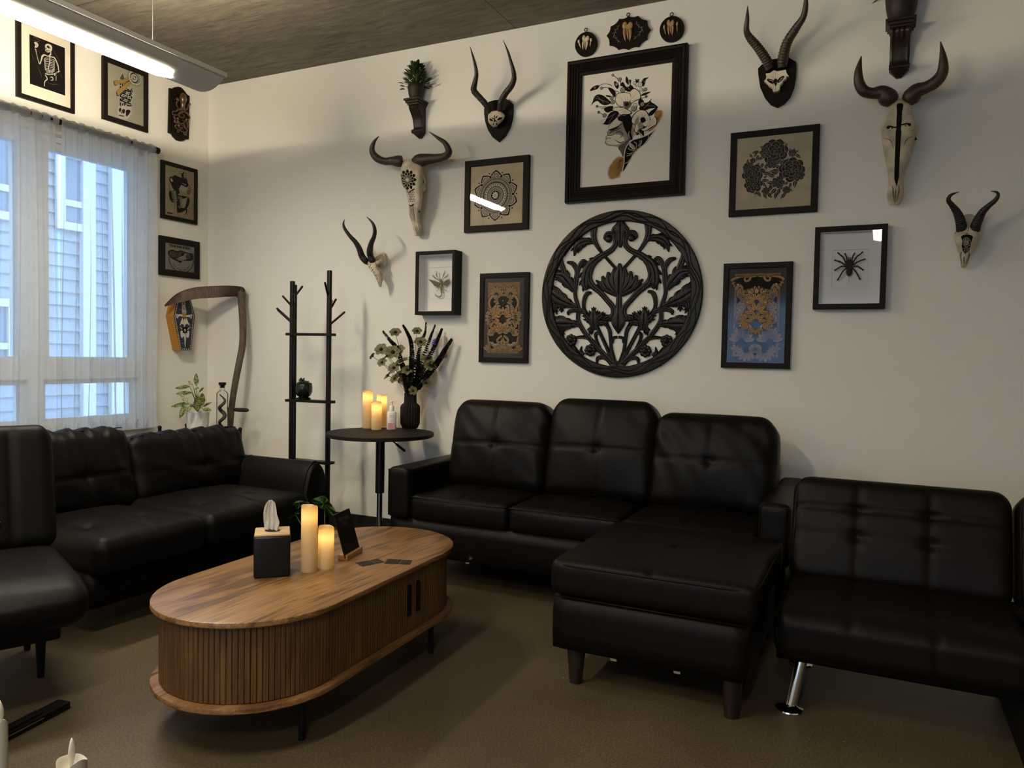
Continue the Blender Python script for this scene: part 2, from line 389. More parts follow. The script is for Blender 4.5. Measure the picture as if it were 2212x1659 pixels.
def concrete_ceiling():
    m, N, L, b = nmat('rough_cast_concrete'); b.inputs['Roughness'].default_value = .85
    tc = N.new('ShaderNodeTexCoord'); mp = N.new('ShaderNodeMapping'); mp.inputs['Rotation'].default_value = (0, 0, .35); mp.inputs['Scale'].default_value = (2.2, 11, 1); L.new(tc.outputs['Object'], mp.inputs[0])
    n = N.new('ShaderNodeTexNoise'); n.inputs['Scale'].default_value = 2.4; n.inputs['Detail'].default_value = 9; n.inputs['Roughness'].default_value = .7; n.inputs['Distortion'].default_value = .6; L.new(mp.outputs[0], n.inputs[0])
    n2 = N.new('ShaderNodeTexNoise'); n2.inputs['Scale'].default_value = .8; n2.inputs['Detail'].default_value = 5; L.new(tc.outputs['Object'], n2.inputs[0])
    r = N.new('ShaderNodeValToRGB'); e = r.color_ramp.elements; e[0].position = .28; e[0].color = (.075, .062, .044, 1); e[1].position = .74; e[1].color = (.23, .20, .155, 1)
    L.new(n.outputs[0], r.inputs[0])
    r2 = N.new('ShaderNodeValToRGB'); r2.color_ramp.elements[0].position = .3; r2.color_ramp.elements[1].position = .7; r2.color_ramp.elements[0].color = (.65, .64, .62, 1); r2.color_ramp.elements[1].color = (1.1, 1.1, 1.08, 1); L.new(n2.outputs[0], r2.inputs[0])
    mx = N.new('ShaderNodeMix'); mx.data_type = 'RGBA'; mx.blend_type = 'MULTIPLY'; mx.inputs[0].default_value = 1; L.new(r.outputs[0], mx.inputs[6]); L.new(r2.outputs[0], mx.inputs[7])
    # joints of the formwork panels
    br = N.new('ShaderNodeTexBrick'); br.inputs['Scale'].default_value = 1; br.inputs['Brick Width'].default_value = 2.44; br.inputs['Row Height'].default_value = 1.22; br.inputs['Mortar Size'].default_value = .004
    br.inputs['Color1'].default_value = br.inputs['Color2'].default_value = (1, 1, 1, 1); br.inputs['Mortar'].default_value = (.42, .4, .36, 1); L.new(tc.outputs['Object'], br.inputs[0])
    mx2 = N.new('ShaderNodeMix'); mx2.data_type = 'RGBA'; mx2.blend_type = 'MULTIPLY'; mx2.inputs[0].default_value = 1; L.new(mx.outputs[2], mx2.inputs[6]); L.new(br.outputs[0], mx2.inputs[7])
    L.new(mx2.outputs[2], b.inputs['Base Color'])
    bp = N.new('ShaderNodeBump'); bp.inputs['Strength'].default_value = .6; bp.inputs['Distance'].default_value = .012; L.new(n.outputs[0], bp.inputs['Height']); L.new(bp.outputs[0], b.inputs['Normal'])
    return m

slab('floor', (-.25, RY-.2, -.12), (RX+.2, .2, 0), concrete_floor())
slab('ceiling', (-.25, RY-.2, H), (RX+.2, .2, H+.15), concrete_ceiling())
slab('wall_back', (-.25, 0, 0), (RX+.2, .2, H), M_WALL)
slab('wall_right', (RX, RY, 0), (RX+.2, 0, H), M_WALL)
# left wall with the window opening
WY0, WY1, WZ0, WZ1 = -1.955, -.482, .655, 2.405
b = bm_new()
boxc(b, (-.25, WY1, 0), (0, 0, H)); boxc(b, (-.25, RY, 0), (0, WY0, H))
boxc(b, (-.25, WY0, 0), (0, WY1, WZ0)); boxc(b, (-.25, WY0, WZ1), (0, WY1, H))
struct('wall_left', b, M_WALL)
# front wall (behind the camera) with the curtained window that shows in the glass of the frames
FX0, FX1, FZ0, FZ1 = 2.2, 4.9, .75, 2.0
b = bm_new()
boxc(b, (-.25, RY-.2, 0), (FX0, RY, H)); boxc(b, (FX1, RY-.2, 0), (RX+.2, RY, H))
boxc(b, (FX0, RY-.2, 0), (FX1, RY, FZ0)); boxc(b, (FX0, RY-.2, FZ1), (FX1, RY, H))
struct('wall_front', b, M_WALL)
M_BASE = mat('black_baseboard_vinyl', (.010, .008, .007), .45)
for nm, lo, hi in (('baseboard_back', (.012, -.012, 0), (RX-.012, 0, .1)), ('baseboard_left', (0, RY, 0), (.012, 0, .1)), ('baseboard_right', (RX-.012, RY, 0), (RX, 0, .1)), ('baseboard_front', (.012, RY, 0), (RX-.012, RY+.012, .1))):
    slab(nm, lo, hi, M_BASE)

# ------------------------------------------------------------ window 1
M_VINYL = mat('white_vinyl', (.78, .80, .80), .4)
def bars(b, x0, x1, y0, y1, z0, z1, w):
    boxc(b, (x0, y0, z0), (x1, y1, z0+w), bev=.004, seg=1); boxc(b, (x0, y0, z1-w), (x1, y1, z1), bev=.004, seg=1)
    boxc(b, (x0, y0, z0+w), (x1, y0+w, z1-w)); boxc(b, (x0, y1-w, z0+w), (x1, y1, z1-w))
b = bm_new(); bars(b, -.17, -.06, WY0, WY1, WZ0, WZ1, .035)
boxc(b, (-.17, -1.255, WZ0+.03), (-.06, -1.165, WZ1-.03)); boxc(b, (-.17, WY0+.03, .96), (-.06, -1.255, 1.05)); boxc(b, (-.17, -1.165, .96), (-.06, WY1-.03, 1.05))
win = struct('window_1', b, M_VINYL)
for (y0, y1) in ((WY0+.035, -1.255), (-1.165, WY1-.035)):
    b = bm_new(); bars(b, -.155, -.075, y0, y1, 1.05, WZ1-.035, .045); link('sash', b, M_VINYL, win)
    b = bm_new(); bars(b, -.15, -.09, y0, y1, WZ0+.035, .96, .03); link('sash', b, M_VINYL, win)
    for (z0, z1, w) in ((1.05, WZ1-.035, .045), (WZ0+.035, .96, .03)):
        b = bm_new(); boxc(b, (-.122, y0+w, z0+w), (-.118, y1-w, z1-w)); link('glass', b, glass_mat('window_glass', (.93, .97, 1.0), 1.45), win)
slab('trim_1', (-.055, WY0-.02, WZ0-.03), (.025, WY1+.0, WZ0), M_VINYL)

# ------------------------------------------------------------ window 2 (front wall)
b = bm_new()
for x in (FX0+.03, (FX0+FX1)/2, FX1-.03): boxc(b, (x-.03, RY-.14, FZ0), (x+.03, RY-.06, FZ1))
boxc(b, (FX0, RY-.14, FZ0), (FX1, RY-.06, FZ0+.05)); boxc(b, (FX0, RY-.14, FZ1-.05), (FX1, RY-.06, FZ1))
struct('window_2', b, M_VINYL)

# ------------------------------------------------------------ sheer curtains
def curtain(name, p0, p1, z0, z1, amp, waves, m, seed, top_gather=.5, nx=150, nz=24, flare=0.):
    rnd = random.Random(seed); ph = [rnd.uniform(0, 6.28) for _ in range(4)]
    p0, p1 = Vector(p0), Vector(p1); d = p1-p0; L = d.length; d.normalize(); n = Vector((-d.y, d.x, 0))
    if n.x < 0: n = -n
    b = bm_new(); g = []
    for j in range(nz+1):
        t = j/nz; row = []
        for i in range(nx+1):
            s = i/nx
            w = math.sin(2*PI*waves*s+ph[0])+.5*math.sin(2*PI*waves*2.3*s+ph[1]+t*1.2)+.35*math.sin(2*PI*waves*.47*s+ph[2]-t)
            a = amp*(.35+.65*(1-abs(2*t-1))*top_gather+.5*(1-t))
            q = p0+d*(L*s)+n*(w*a)+Vector((0, 0, z0+(z1-z0)*t)) + d*(flare*(1-t)**1.5*(2*s-1)) + d*(.012*math.sin(3*t+8*s+ph[3]))
            row.append(b.verts.new(q))
        g.append(row)
    for j in range(nz):
        for i in range(nx): b.faces.new((g[j][i], g[j][i+1], g[j+1][i+1], g[j+1][i]))
    return b
M_SHEER = sheer_mat('white_sheer_voile', (.80, .84, .88), .56)
# hem and selvedge are the same voile doubled
def curtain_panel(label, y0, y1, seed, flare):
    t = thing('sheer_curtain', label, 'curtain', (.085, (y0+y1)/2, .64), 'sheer curtains on the window rod')
    b = curtain('c', (.085, y0, 0), (.085, y1, 0), .64, 2.475, .019, 8, M_SHEER, seed, flare=flare)
    link('curtain_panel', b, M_SHEER, t, smooth=True)
    b = curtain('c', (.0855, y0, 0), (.0855, y1, 0), .64, .70, .019, 8, M_SHEER, seed, nz=2, flare=flare); link('hem', b, M_SHEER, t, smooth=True)
    b = bm_new()                      # gathered heading round the rod
    rnd = random.Random(seed)
    n = int((y1-y0)/.012)
    ring = []
    for i in range(n+1):
        y = y0+(y1-y0)*i/n; r = .021+.004*math.sin(i*1.3)+rnd.uniform(-.002, .003)
        ring.append([b.verts.new((.085+r*math.cos(a)*1.0, y, 2.452+r*math.sin(a)*1.2)) for a in [2*PI*k/10 for k in range(10)]])
    for i in range(n):
        for k in range(10): b.faces.new((ring[i][k], ring[i][(k+1) % 10], ring[i+1][(k+1) % 10], ring[i+1][k]))
    link('heading', b, MATS['white_sheer_voile'], t, smooth=True)
    return t
curtain_panel('sheer white voile curtain panel nearest the corner of the room', -1.155, -.52, 3, .01)
curtain_panel('sheer white voile curtain panel at the far left edge, beside the tall chair', -2.02, -1.17, 5, .0)
t = thing('curtain_rod', 'dark round curtain rod with black end cap above the window', 'curtain rod', (.085, -.5, 2.445))
b = bm_new(); tube(b, [(.085, -2.2, 2.452), (.085, -.515, 2.452)], .0165, 14); link('rod', b, M_METALB, t, smooth=.6)
b = bm_new(); tube(b, [(.085, -.518, 2.452), (.085, -.49, 2.452)], .021, 16); link('end_cap', b, M_METALB, t, smooth=.6)
b = bm_new(); boxc(b, (0, -.56, 2.44), (.085, -.548, 2.465)); boxc(b, (0, -.57, 2.41), (.006, -.538, 2.49)); link('bracket', b, M_METALB, t)
# front window curtains
M_BLUEC = sheer_mat('pale_blue_curtain_cloth', (.55, .74, .92), .85)
b = curtain('c', (2.15, RY+.08, 0), (4.95, RY+.08, 0), .45, 2.08, .03, 11, M_BLUEC, 9)
tag(link('curtain', b, M_BLUEC, origin=(3.5, RY+.08, .45), smooth=True), 'pale blue curtain over the window behind the viewer, seen reflected in picture glass', 'curtain')

# ------------------------------------------------------------ the house across the street
M_SIDE = mat('grey_blue_lap_siding', (.22, .27, .32), .8, var=.08, vscale=3)
M_EXTW = mat('white_exterior_trim', (.45, .47, .49), .6)
M_EXTG = mat('dark_exterior_glass', (.10, .16, .22), .15)
t = thing('neighbouring_building', 'grey clapboard building with white framed windows, seen outside through the sheer curtain', 'building', (-5.2, 1.5, -3))
b = bm_new(); zz = -3.0
while zz < 7.5:
    boxc(b, (-5.4, -9, zz), (-5.2, 12, zz+.17)); v = len(b.verts)
    b.verts.ensure_lookup_table()
    for vv in b.verts[-8:]:
        if vv.co.z > zz+.1 and vv.co.x > -5.3: vv.co.x -= .035
    zz += .168
link('siding', b, M_SIDE, t)
def ext_window(y0, y1, z0, z1):
    b = bm_new(); w = .10
    bars(b, -5.2, -5.13, y0, y1, z0, z1, w); zc = z0+(z1-z0)*.34; boxc(b, (-5.2, y0+w, zc-.04), (-5.14, y1-w, zc+.04))
    f = link('exterior_window', b, M_EXTW, t)
    b = bm_new(); boxc(b, (-5.2, y0+w, z0+w), (-5.18, y1-w, z1-w)); link('pane', b, M_EXTG, f)
def EX(px, py): return at(px, py, 0, -5.2)
for (xa, ya, xb, yb) in ((-60, 255, 34, 480), (118, 318, 192, 505), (236, 340, 300, 505), (-60, 640, 30, 800)):
    p, q = EX(xa, ya), EX(xb, yb); ext_window(min(p.y, q.y), max(p.y, q.y), min(p.z, q.z), max(p.z, q.z))
ext_window(4.8, 5.9, .8, 2.6); ext_window(-6, -4.6, .8, 2.8)
b = bm_new()
for px in (185, 246): p = EX(px, 400); boxc(b, (-5.2, p.y-.09, -3), (-5.12, p.y+.09, 7.5))
link('corner_board', b, M_EXTW, t)
b = bm_new(); boxc(b, (-5.2, -9, .0), (-5.1, 12, .22)); link('water_table', b, M_EXTW, t)
b = bm_new(); boxc(b, (-60, -40, -3.2), (-.3, 40, -3.0)); o = struct('trim_2', b, mat('street_paving', (.25, .26, .27), .9))

# ------------------------------------------------------------ pendant lamps
def emis(name, col, s):
    m, N, L, b = nmat(name); out = N['Material Output']; N.remove(b)
    e = N.new('ShaderNodeEmission'); e.inputs[0].default_value = (*col, 1); e.inputs[1].default_value = s; L.new(e.outputs[0], out.inputs[0]); return m
M_LENS = emis('lit_diffuser', (1.0, .90, .72), LENS_STR)
M_TUBE = emis('lit_tube', WARM, TUBE_STR)
M_HOUS = mat('painted_lamp_housing', (.42, .41, .38), .45)
def lamp_section(a):   # a from -1..1 across the underside
    return (.142*a, 2.55-.067*(1-abs(a)**2.2))
def pendant(cx, y1, y0, label, lens_in=.215):
    t = thing('pendant_light', label, 'ceiling lamp', (cx, (y0+y1)/2, 2.46), 'linear pendant lamps hung on cables')
    b = bm_new(); n = 28; rows = []
    ys = [y0, y0+.02]+[y0+(y1-y0)*k/10 for k in range(1, 10)]+[y1-.02, y1]
    A = [-1+2*k/n for k in range(n+1)]
    lo, hi = -.42, .42
    for y in ys: rows.append([b.verts.new((cx+lamp_section(a)[0], y, lamp_section(a)[1])) for a in A])
    def is_lens(a, y): return False
    for i in range(len(ys)-1):
        for k in range(n): b.faces.new((rows[i][k], rows[i][k+1], rows[i+1][k+1], rows[i+1][k]))
    for r, rev in ((rows[0], 0), (rows[-1], 1)):          # end caps
        f = b.faces.new(r if rev else r[::-1])
    for s in (-1, 1): boxc(b, (cx+s*.142-.004, y0, 2.535), (cx+s*.142+.004, y1, 2.556))
    fixn(b)
    bmesh.ops.solidify(b, geom=b.faces[:], thickness=.002) if False else None
    link('housing', b, M_HOUS, t, smooth=.5)
    # lens, standing just proud of the housing, rounded ends
    b = bm_new(); rows = []; m = 12; ya, yb = y0+lens_in, y1-lens_in
    for i in range(25):
        s = i/24; y = ya+(yb-ya)*s; e = min(y-ya, yb-y); w = .46*math.sqrt(min(1, max(0, 1-(1-min(e/.07, 1))**2)))
        w = max(w, .02)
        rows.append([b.verts.new((cx+lamp_section(w*(-1+2*k/m))[0], y, lamp_section(w*(-1+2*k/m))[1]-.004)) for k in range(m+1)])
    for i in range(24):
        for k in range(m): b.faces.new((rows[i][k], rows[i][k+1], rows[i+1][k+1], rows[i+1][k]))
    link('diffuser', b, M_LENS, t, smooth=True)
    b = bm_new()
    tube(b, [(cx, y0+.05, 2.562), (cx, y1-.05, 2.562)], .005, 8); link('fluorescent_tube', b, M_TUBE, t, smooth=.6)
    for y in (y0+.32, y1-.32):
        b = bm_new(); tube(b, [(cx, y, 2.56), (cx, y, H)], .0016, 6); link('suspension_cable', b, mat('steel_cable', (.5, .5, .48), .35, metal=.8), t)
    return t
pendant(1.222, -1.13, -2.53, 'long grey pendant lamp on thin cables at the top left, its diffuser lit')
pendant(4.35, -4.15, -5.55, 'long grey pendant lamp behind the viewer, right row')
pendant(2.80, -2.65, -4.05, 'long grey pendant lamp overhead above the coffee table side, outside the picture')
pendant(1.20, -4.15, -5.55, 'long grey pendant lamp behind the viewer, left row')
# ============================================================ furniture
def seam(x, c, w=.02, d=.004): return -d*math.exp(-((x-c)/w)**2)
def cushion_fn(puff=(0, 0, .02), seams=(), tufts=(), tuft_d=.02, axis=2, wr=0., seed=0, tw=.12, sags=0.):
    """puff: outward bulge per axis on faces; seams/tufts in the two coordinates of the face normal to axis (both sides)"""
    rnd = random.Random(seed); K = [(rnd.uniform(3, 9), rnd.uniform(3, 9), rnd.uniform(0, 6.28), rnd.uniform(.4, 1)) for _ in range(5)]
    oa = [t for t in range(3) if t != axis]
    def fn(x, y, z, n):
        u = (x, y, z); o = Vector((0, 0, 0))
        for t in range(3):
            a, b = [u[k] for k in range(3) if k != t]
            if puff[t]: o[t] += (1 if u[t] > 0 else -1)*abs(u[t])**3*puff[t]*(1-a*a)*(1-b*b)
        a, b = u[oa[0]], u[oa[1]]; top = max(0, u[axis])**2
        d = 0.
        for (ax, c, s0, s1) in seams:                   # ax 0/1: line across the other axis
            p, q = (a, b) if ax == 0 else (b, a)
            if s0 <= q <= s1: d -= .0085*math.exp(-((p-c)/.030)**2)
        for (ta, tb) in tufts:
            r2 = ((a-ta)/tw)**2+((b-tb)/tw)**2; d -= tuft_d*(math.exp(-r2)*.6+.4*math.exp(-r2*8))
        if wr:
            for (k1, k2, p, am) in K: d += wr*am*math.sin(k1*a*2+k2*b+p+2*math.sin(3*b+p))*(abs(a)**2*.8+.25)
        o[axis] += d*top
        return o
    return fn
def piping(b, pts, r=.0035): tube(b, pts, r, 6)

# ------------------------------------------------------------ sectional sofa against the back wall
M_LEATHC = mat('black_bonded_leather', (.0044, .0031, .0024), .44, bump=.25, bscale=200, spec=.14)
sofa = thing('sectional_sofa', 'black leather three-seat sofa with square arms under the carved round panel', 'sofa', (3.12, -.42, 0))
b = bm_new(); grid_blob(b, (3.12, -.42, .235), (1.92, .76, .185), .015, step=.06); link('base', b, M_LEATHC, sofa, smooth=True)
for xc, nm in ((2.222, 'arm'), (4.03, 'arm')):
    b = bm_new(); grid_blob(b, (xc, -.425, .45), (.125, .79, .255), .022, step=.02, fn=lambda x, y, z, n: Vector((0, 0, .004*(1-x*x) if z > .9 else 0)))
    a = link(nm, b, M_LEATHC, sofa, smooth=True)
    b = bm_new()
    x0, x1 = xc-.056, xc+.056
    tube(b, crom([(x0, -.8135, .335), (x0, -.8135, .545), (x0+.008, -.8135, .566), (x1-.008, -.8135, .566), (x1, -.8135, .545), (x1, -.8135, .335)], 5), .0032, 6)
    link('piping', b, M_LEATHC, a, smooth=True)
b = bm_new(); grid_blob(b, (3.12, -.13, .50), (1.68, .16, .42), .03, step=.05); link('back_frame', b, M_LEATHC, sofa, smooth=True)
for i, (x0, x1) in enumerate(((2.288, 2.832), (2.838, 3.385), (3.391, 3.965))):
    b = bm_new(); w = x1-x0
    grid_blob(b, ((x0+x1)/2, -.50, .385), (w, .62, .125), .028, step=.014, fn=cushion_fn((.003, .010, .016), seams=((0, 0, -1, 0.),), tufts=((0, .05),), tuft_d=.016, seed=i, wr=.0012))
    s = link('seat_cushion', b, M_LEATHC, sofa, smooth=True)
    b = bm_new(); tube(b, crom([(x0+.006, -.79, .434), (x0+.03, -.811, .437), ((x0+x1)/2, -.817, .440), (x1-.03, -.811, .437), (x1-.006, -.79, .434)], 6), .003, 6); link('piping', b, M_LEATHC, s, smooth=True)
for i, (x0, x1, zt, yt) in enumerate(((2.285, 2.862, .905, -.27), (2.860, 3.425, .935, -.27), (3.405, 3.985, .888, -.29))):
    b = bm_new(); w = x1-x0; hh = zt-.435
    R = Matrix.Rotation(math.radians(-13), 3, 'X')
    base_fn = cushion_fn((.004, .045, .004), seams=((1, -.02, -1, 1), (0, 0, -1, 1)), tufts=((0, -.02),), tuft_d=.020, axis=1, seed=20+i, wr=.0022, tw=.13)
    def fn(x, y, z, n, f=base_fn):
        o = f(x, -y, z, n); o.y = -o.y          # work on the front face (y negative)
        # round the upper corners
        e = max(0, abs(x)-.70)/.30; t = max(0, z-.45)/.55
        o.z -= .040*(e*e)*t; o.x -= math.copysign(.012*(t**2)*(abs(x)**3), x)
        return o
    grid_blob(b, ((x0+x1)/2, -.335, .435+hh/2), (w, .17, hh), .05, step=.014, fn=fn, rot=R)
    s = link('back_cushion', b, M_LEATHC, sofa, smooth=True)
    b = bm_new(); c = Vector(((x0+x1)/2, -.335, .435+hh/2)); q = []
    for k in range(49):
        a = 2*PI*k/48; cx, cz = math.cos(a), math.sin(a)
        px = math.copysign(abs(cx)**.38, cx)*(w/2-.022); pz = math.copysign(abs(cz)**.38, cz)*(hh/2-.018)
        if pz > 0: px *= 1-.06*(pz/(hh/2))**2
        q.append(c+R@Vector((px, -.072, pz)))
    tube(b, q, .0035, 6, cap=False); link('piping', b, M_LEATHC, s, smooth=True)
for (x, y) in ((2.25, -.72), (4.0, -.72), (2.25, -.12), (4.0, -.12), (3.1, -.72)):
    b = bm_new(); lathe(b, [(.018, 0), (.024, .15)], (x, y, 0), 14); link('leg', b, M_BLACK, sofa, smooth=.6)
b = bm_new(); box(b, (2.625, -.803, .146), (.020, .006, .008)); link('bracket_tab', b, M_CHROME, sofa)

# ------------------------------------------------------------ chaise ottoman
ott = thing('chaise_ottoman', 'large square black leather chaise ottoman on tapered dark legs before the sofa', 'ottoman', (3.715, -1.19, 0))
b = bm_new(); grid_blob(b, (3.712, -1.195, .222), (.672, .705, .195), .014, step=.05); bd = link('box', b, M_LEATHB, ott, smooth=True)
b = bm_new(); tube(b, [(3.385, -1.549, .315), (4.04, -1.549, .315)], .0035, 6); link('piping', b, M_LEATHB, bd, smooth=True)
b = bm_new(); grid_blob(b, (3.722, -1.20, .385), (.70, .735, .125), .030, step=.013, fn=cushion_fn((.004, .004, .020), seams=((0, .02, -1, .05), (1, .05, .0, .35)), tufts=((.02, .05),), tuft_d=.018, seed=44, wr=.001, tw=.18))
cu = link('cushion', b, M_LEATHB, ott, smooth=True)
b = bm_new()
q = [(3.722+.349*math.copysign(abs(math.cos(a))**.16, math.cos(a)), -1.20+.366*math.copysign(abs(math.sin(a))**.16, math.sin(a)), .431) for a in [2*PI*k/72 for k in range(73)]]
tube(b, q, .0035, 6, cap=False); link('piping', b, M_LEATHB, cu, smooth=True)
for (x, y) in ((3.455, -1.50), (3.995, -1.505), (3.455, -.90), (3.995, -.90)):
    b = bm_new(); lathe(b, [(.0225, 0), (.034, .128)], (x, y, 0), 20); link('leg', b, mat('dark_stained_leg', (.012, .006, .004), .4), ott, smooth=.6)
for x in (3.60, 3.82):
    b = bm_new(); box(b, (x, -1.52, .118), (.024, .012, .012), bev=.002); box(b, (x, -1.527, .118), (.014, .006, .006)); link('connector', b, M_CHROME, ott)

# ------------------------------------------------------------ futon (click-clack) at the right
fut = thing('futon_sofa', 'dark tufted leather futon with slanted chrome legs at the right', 'futon', (4.85, -1.1, 0))
def futon_section(x0, x1, first):
    w = x1-x0; xc = (x0+x1)/2
    cols = (-.36, .30) if first else (-.3, .3)
    b = bm_new()
    def fs(x, y, z, n, f=cushion_fn((.002, .0, .012), seams=((0, cols[0], -1, 1), (0, cols[1], -1, 1)), tufts=((cols[0], .35), (cols[1], .35)), tuft_d=.018, seed=5, wr=.0006, tw=.12)):
        o = f(x, y, z, n)
        if y < -.8:
            for c in cols: o.y += .007*math.exp(-((x-c)/.02)**2)
        e = max(0, -y-.55)/.45; o.z -= .028*e*e*max(0, z)      # rolled front edge
        return o
    grid_blob(b, (xc, -1.185, .275), (w, .50, .165), .045, step=.013, fn=fs); s = link('seat', b, M_LEATHB, fut, smooth=True)
    b = bm_new(); tube(b, crom([(x0+.012, -1.385, .215), (x0+.012, -1.418, .25), (x0+.012, -1.412, .30), (x0+.012, -1.36, .338), (x0+.012, -1.2, .350), (x0+.012, -.99, .348)], 6), .0035, 6); link('piping', b, M_LEATHB, s, smooth=True)
    b = bm_new(); R = Matrix.Rotation(math.radians(-19), 3, 'X')
    rows = (.40, -.10)
    def fb(x, y, z, n, f=cushion_fn((.002, .014, .0), seams=((0, cols[0], -1, 1), (0, cols[1], -1, 1), (1, rows[0], -1, 1), (1, rows[1], -1, 1)), tufts=[(c, r) for c in cols for r in rows], tuft_d=.022, axis=1, seed=8, wr=.0006, tw=.10)):
        o = f(x, -y, z, n); o.y = -o.y
        e = max(0, abs(x)-.8)/.2; o.z -= .02*e*e*max(0, z)
        return o
    grid_blob(b, (xc, -.86, .505), (w, .15, .40), .045, step=.013, fn=fb, rot=R); s = link('backrest', b, M_LEATHB, fut, smooth=True)
    b = bm_new(); p = [R@Vector((x0-xc+q, -.062, z)) + Vector((xc, -.86, .505)) for q, z in ((.012, -.18), (.012, 0), (.012, .12), (.020, .162), (.038, .184))]; tube(b, p, .0035, 6); link('piping', b, M_LEATHB, s, smooth=True)
futon_section(4.105, 4.825, True); futon_section(4.835, 5.62, False)
b = bm_new(); grid_blob(b, (4.86, -1.16, .185), (1.50, .44, .035), .01, step=.08); link('base_rail', b, M_BLACK, fut, smooth=True)
for (x, y, dx, dy) in ((4.195, -1.315, -.037, -.048), (5.53, -1.315, .037, -.048), (4.195, -.98, -.037, .048), (5.53, -.98, .037, .048)):
    b = bm_new(); tube(b, [(x, y, .20), (x+dx*.9, y+dy*.9, .014)], .0195, 20); lg = link('leg', b, M_CHROME, fut, smooth=.6)
    b = bm_new(); lathe(b, [(.044, 0), (.0455, .003), (.044, .007), (.030, .012), (.021, .020)], (x+dx, y+dy, 0), 28); link('foot', b, M_CHROME, lg, smooth=.6)
b = bm_new(); boxc(b, (4.80, -1.50, 0), (4.86, -.86, .17), bev=.004); link('centre_support', b, M_BLACK, fut)

# ------------------------------------------------------------ left sofa
ls = thing('two_seat_sofa', 'black leather sofa with flared rounded arm below the window', 'sofa', (1.2, -1.55, 0))
b = bm_new(); grid_blob(b, (1.16, -1.43, .19), (.92, 1.26, .16), .02, step=.06); link('base', b, M_LEATHER, ls, smooth=True)
for i, (y0, y1) in enumerate(((-2.075, -1.545), (-1.535, -.86))):
    b = bm_new(); cy = (y0+y1)/2
    def fl(x, y, z, n, f=cushion_fn((.012, .004, .022), seams=((1, .0, .05, 1),), tufts=(), tuft_d=.02, seed=60+i, wr=.0012), i=i):
        o = f(x, y, z, n)
        for (tx, ty) in ((.30, -.55+.0*i), (.30, .38)):
            r2 = ((x-tx)/.16)**2+((y-ty)/.16)**2; o.z -= .024*(math.exp(-r2)*.6+.4*math.exp(-r2*8))*max(0, z)
        return o
    grid_blob(b, (1.36, cy, .335), (.70, y1-y0, .15), .05, step=.014, fn=fl); link('seat_cushion', b, M_LEATHER, ls, smooth=True)
for i, (y0, y1, zt) in enumerate(((-2.07, -1.455, .76), (-1.46, -.72, .712))):
    b = bm_new(); cy = (y0+y1)/2; hh = zt-.36
    R = Matrix.Rotation(math.radians(-14), 3, 'Y')
    f0 = cushion_fn((.03, .003, .004), seams=((1, -.15, -1, 1), (0, .1, -1, 1)), tufts=((.1, -.15),), tuft_d=.02, axis=0, seed=70+i, wr=.0022, tw=.2)
    def fb(x, y, z, n, f=f0, i=i):
        o = f(x, y, z, n); top = max(0, z)**4
        o.x += .009*math.sin(17*y+3*i)*math.sin(9*y+i)*max(0, z)*(1 if x > 0 else .2); o.z += top*(.010*math.sin(21*y+2*i)+.006*math.sin(43*y))
        o.z -= .03*max(0, abs(y)-.8)/.2*top
        return o
    grid_blob(b, (1.02, cy, .36+hh/2), (.21, y1-y0, hh), .06, step=.013, fn=fb, rot=R); s = link('back_cushion', b, M_LEATHER, ls, smooth=True)
    b = bm_new(); q = [Vector((1.02, cy, .36+hh/2))+R@Vector((.066, (y1-y0)/2*t, hh/2-.012+.006*math.sin(9*t+i))) for t in [-.93+1.86*k/30 for k in range(31)]]
    tube(b, q, .003, 6); link('piping', b, M_LEATHER, s, smooth=True)
b = bm_new(); grid_blob(b, (.80, -1.40, .40), (.16, 1.33, .42), .04, step=.05); link('back_frame', b, M_LEATHER, ls, smooth=True)
def arm_section(t):   # rounded flared arm in (y,z) about arm centre
    return [(-.80, .12), (-.835, .30), (-.83, .40), (-.80, .50), (-.745, .552), (-.705, .54), (-.675, .49), (-.665, .40), (-.67, .28), (-.68, .12)]
b = bm_new(); sec = crom([(y, z) for y, z in arm_section(0)], 4); rows = []
for x, k in ((.74, 1), (.9, 1), (1.1, 1), (1.3, 1), (1.5, 1), (1.58, 1), (1.62, .985), (1.64, .95), (1.645, .90)):
    rows.append([b.verts.new((x, -.735+(y+.735)*k, .32+(z-.32)*k)) for y, z in sec])
for i in range(len(rows)-1):
    for j in range(len(sec)-1): b.faces.new((rows[i][j], rows[i][j+1], rows[i+1][j+1], rows[i+1][j]))
    b.faces.new((rows[i][-1], rows[i][0], rows[i+1][0], rows[i+1][-1]))
b.faces.new(rows[0]); b.faces.new(rows[-1][::-1]); fixn(b)
a = link('arm', b, M_LEATHER, ls, smooth=.9)
b = bm_new(); tube(b, [(1.619, -.735+(y+.735)*1.0, .32+(z-.32)*1.0) for y, z in sec], .0035, 6)
tube(b, [(1.15, y, z+.001) for y, z in sec[8:26]], .002, 6); link('piping', b, M_LEATHER, a, smooth=True)
for (x, y) in ((1.55, -.74), (1.2, -1.9), (.80, -.74), (.80, -1.9)):
    b = bm_new(); lathe(b, [(.018, 0), (.026, .13)], (x, y, 0), 14); link('leg', b, M_BLACK, ls, smooth=.6)

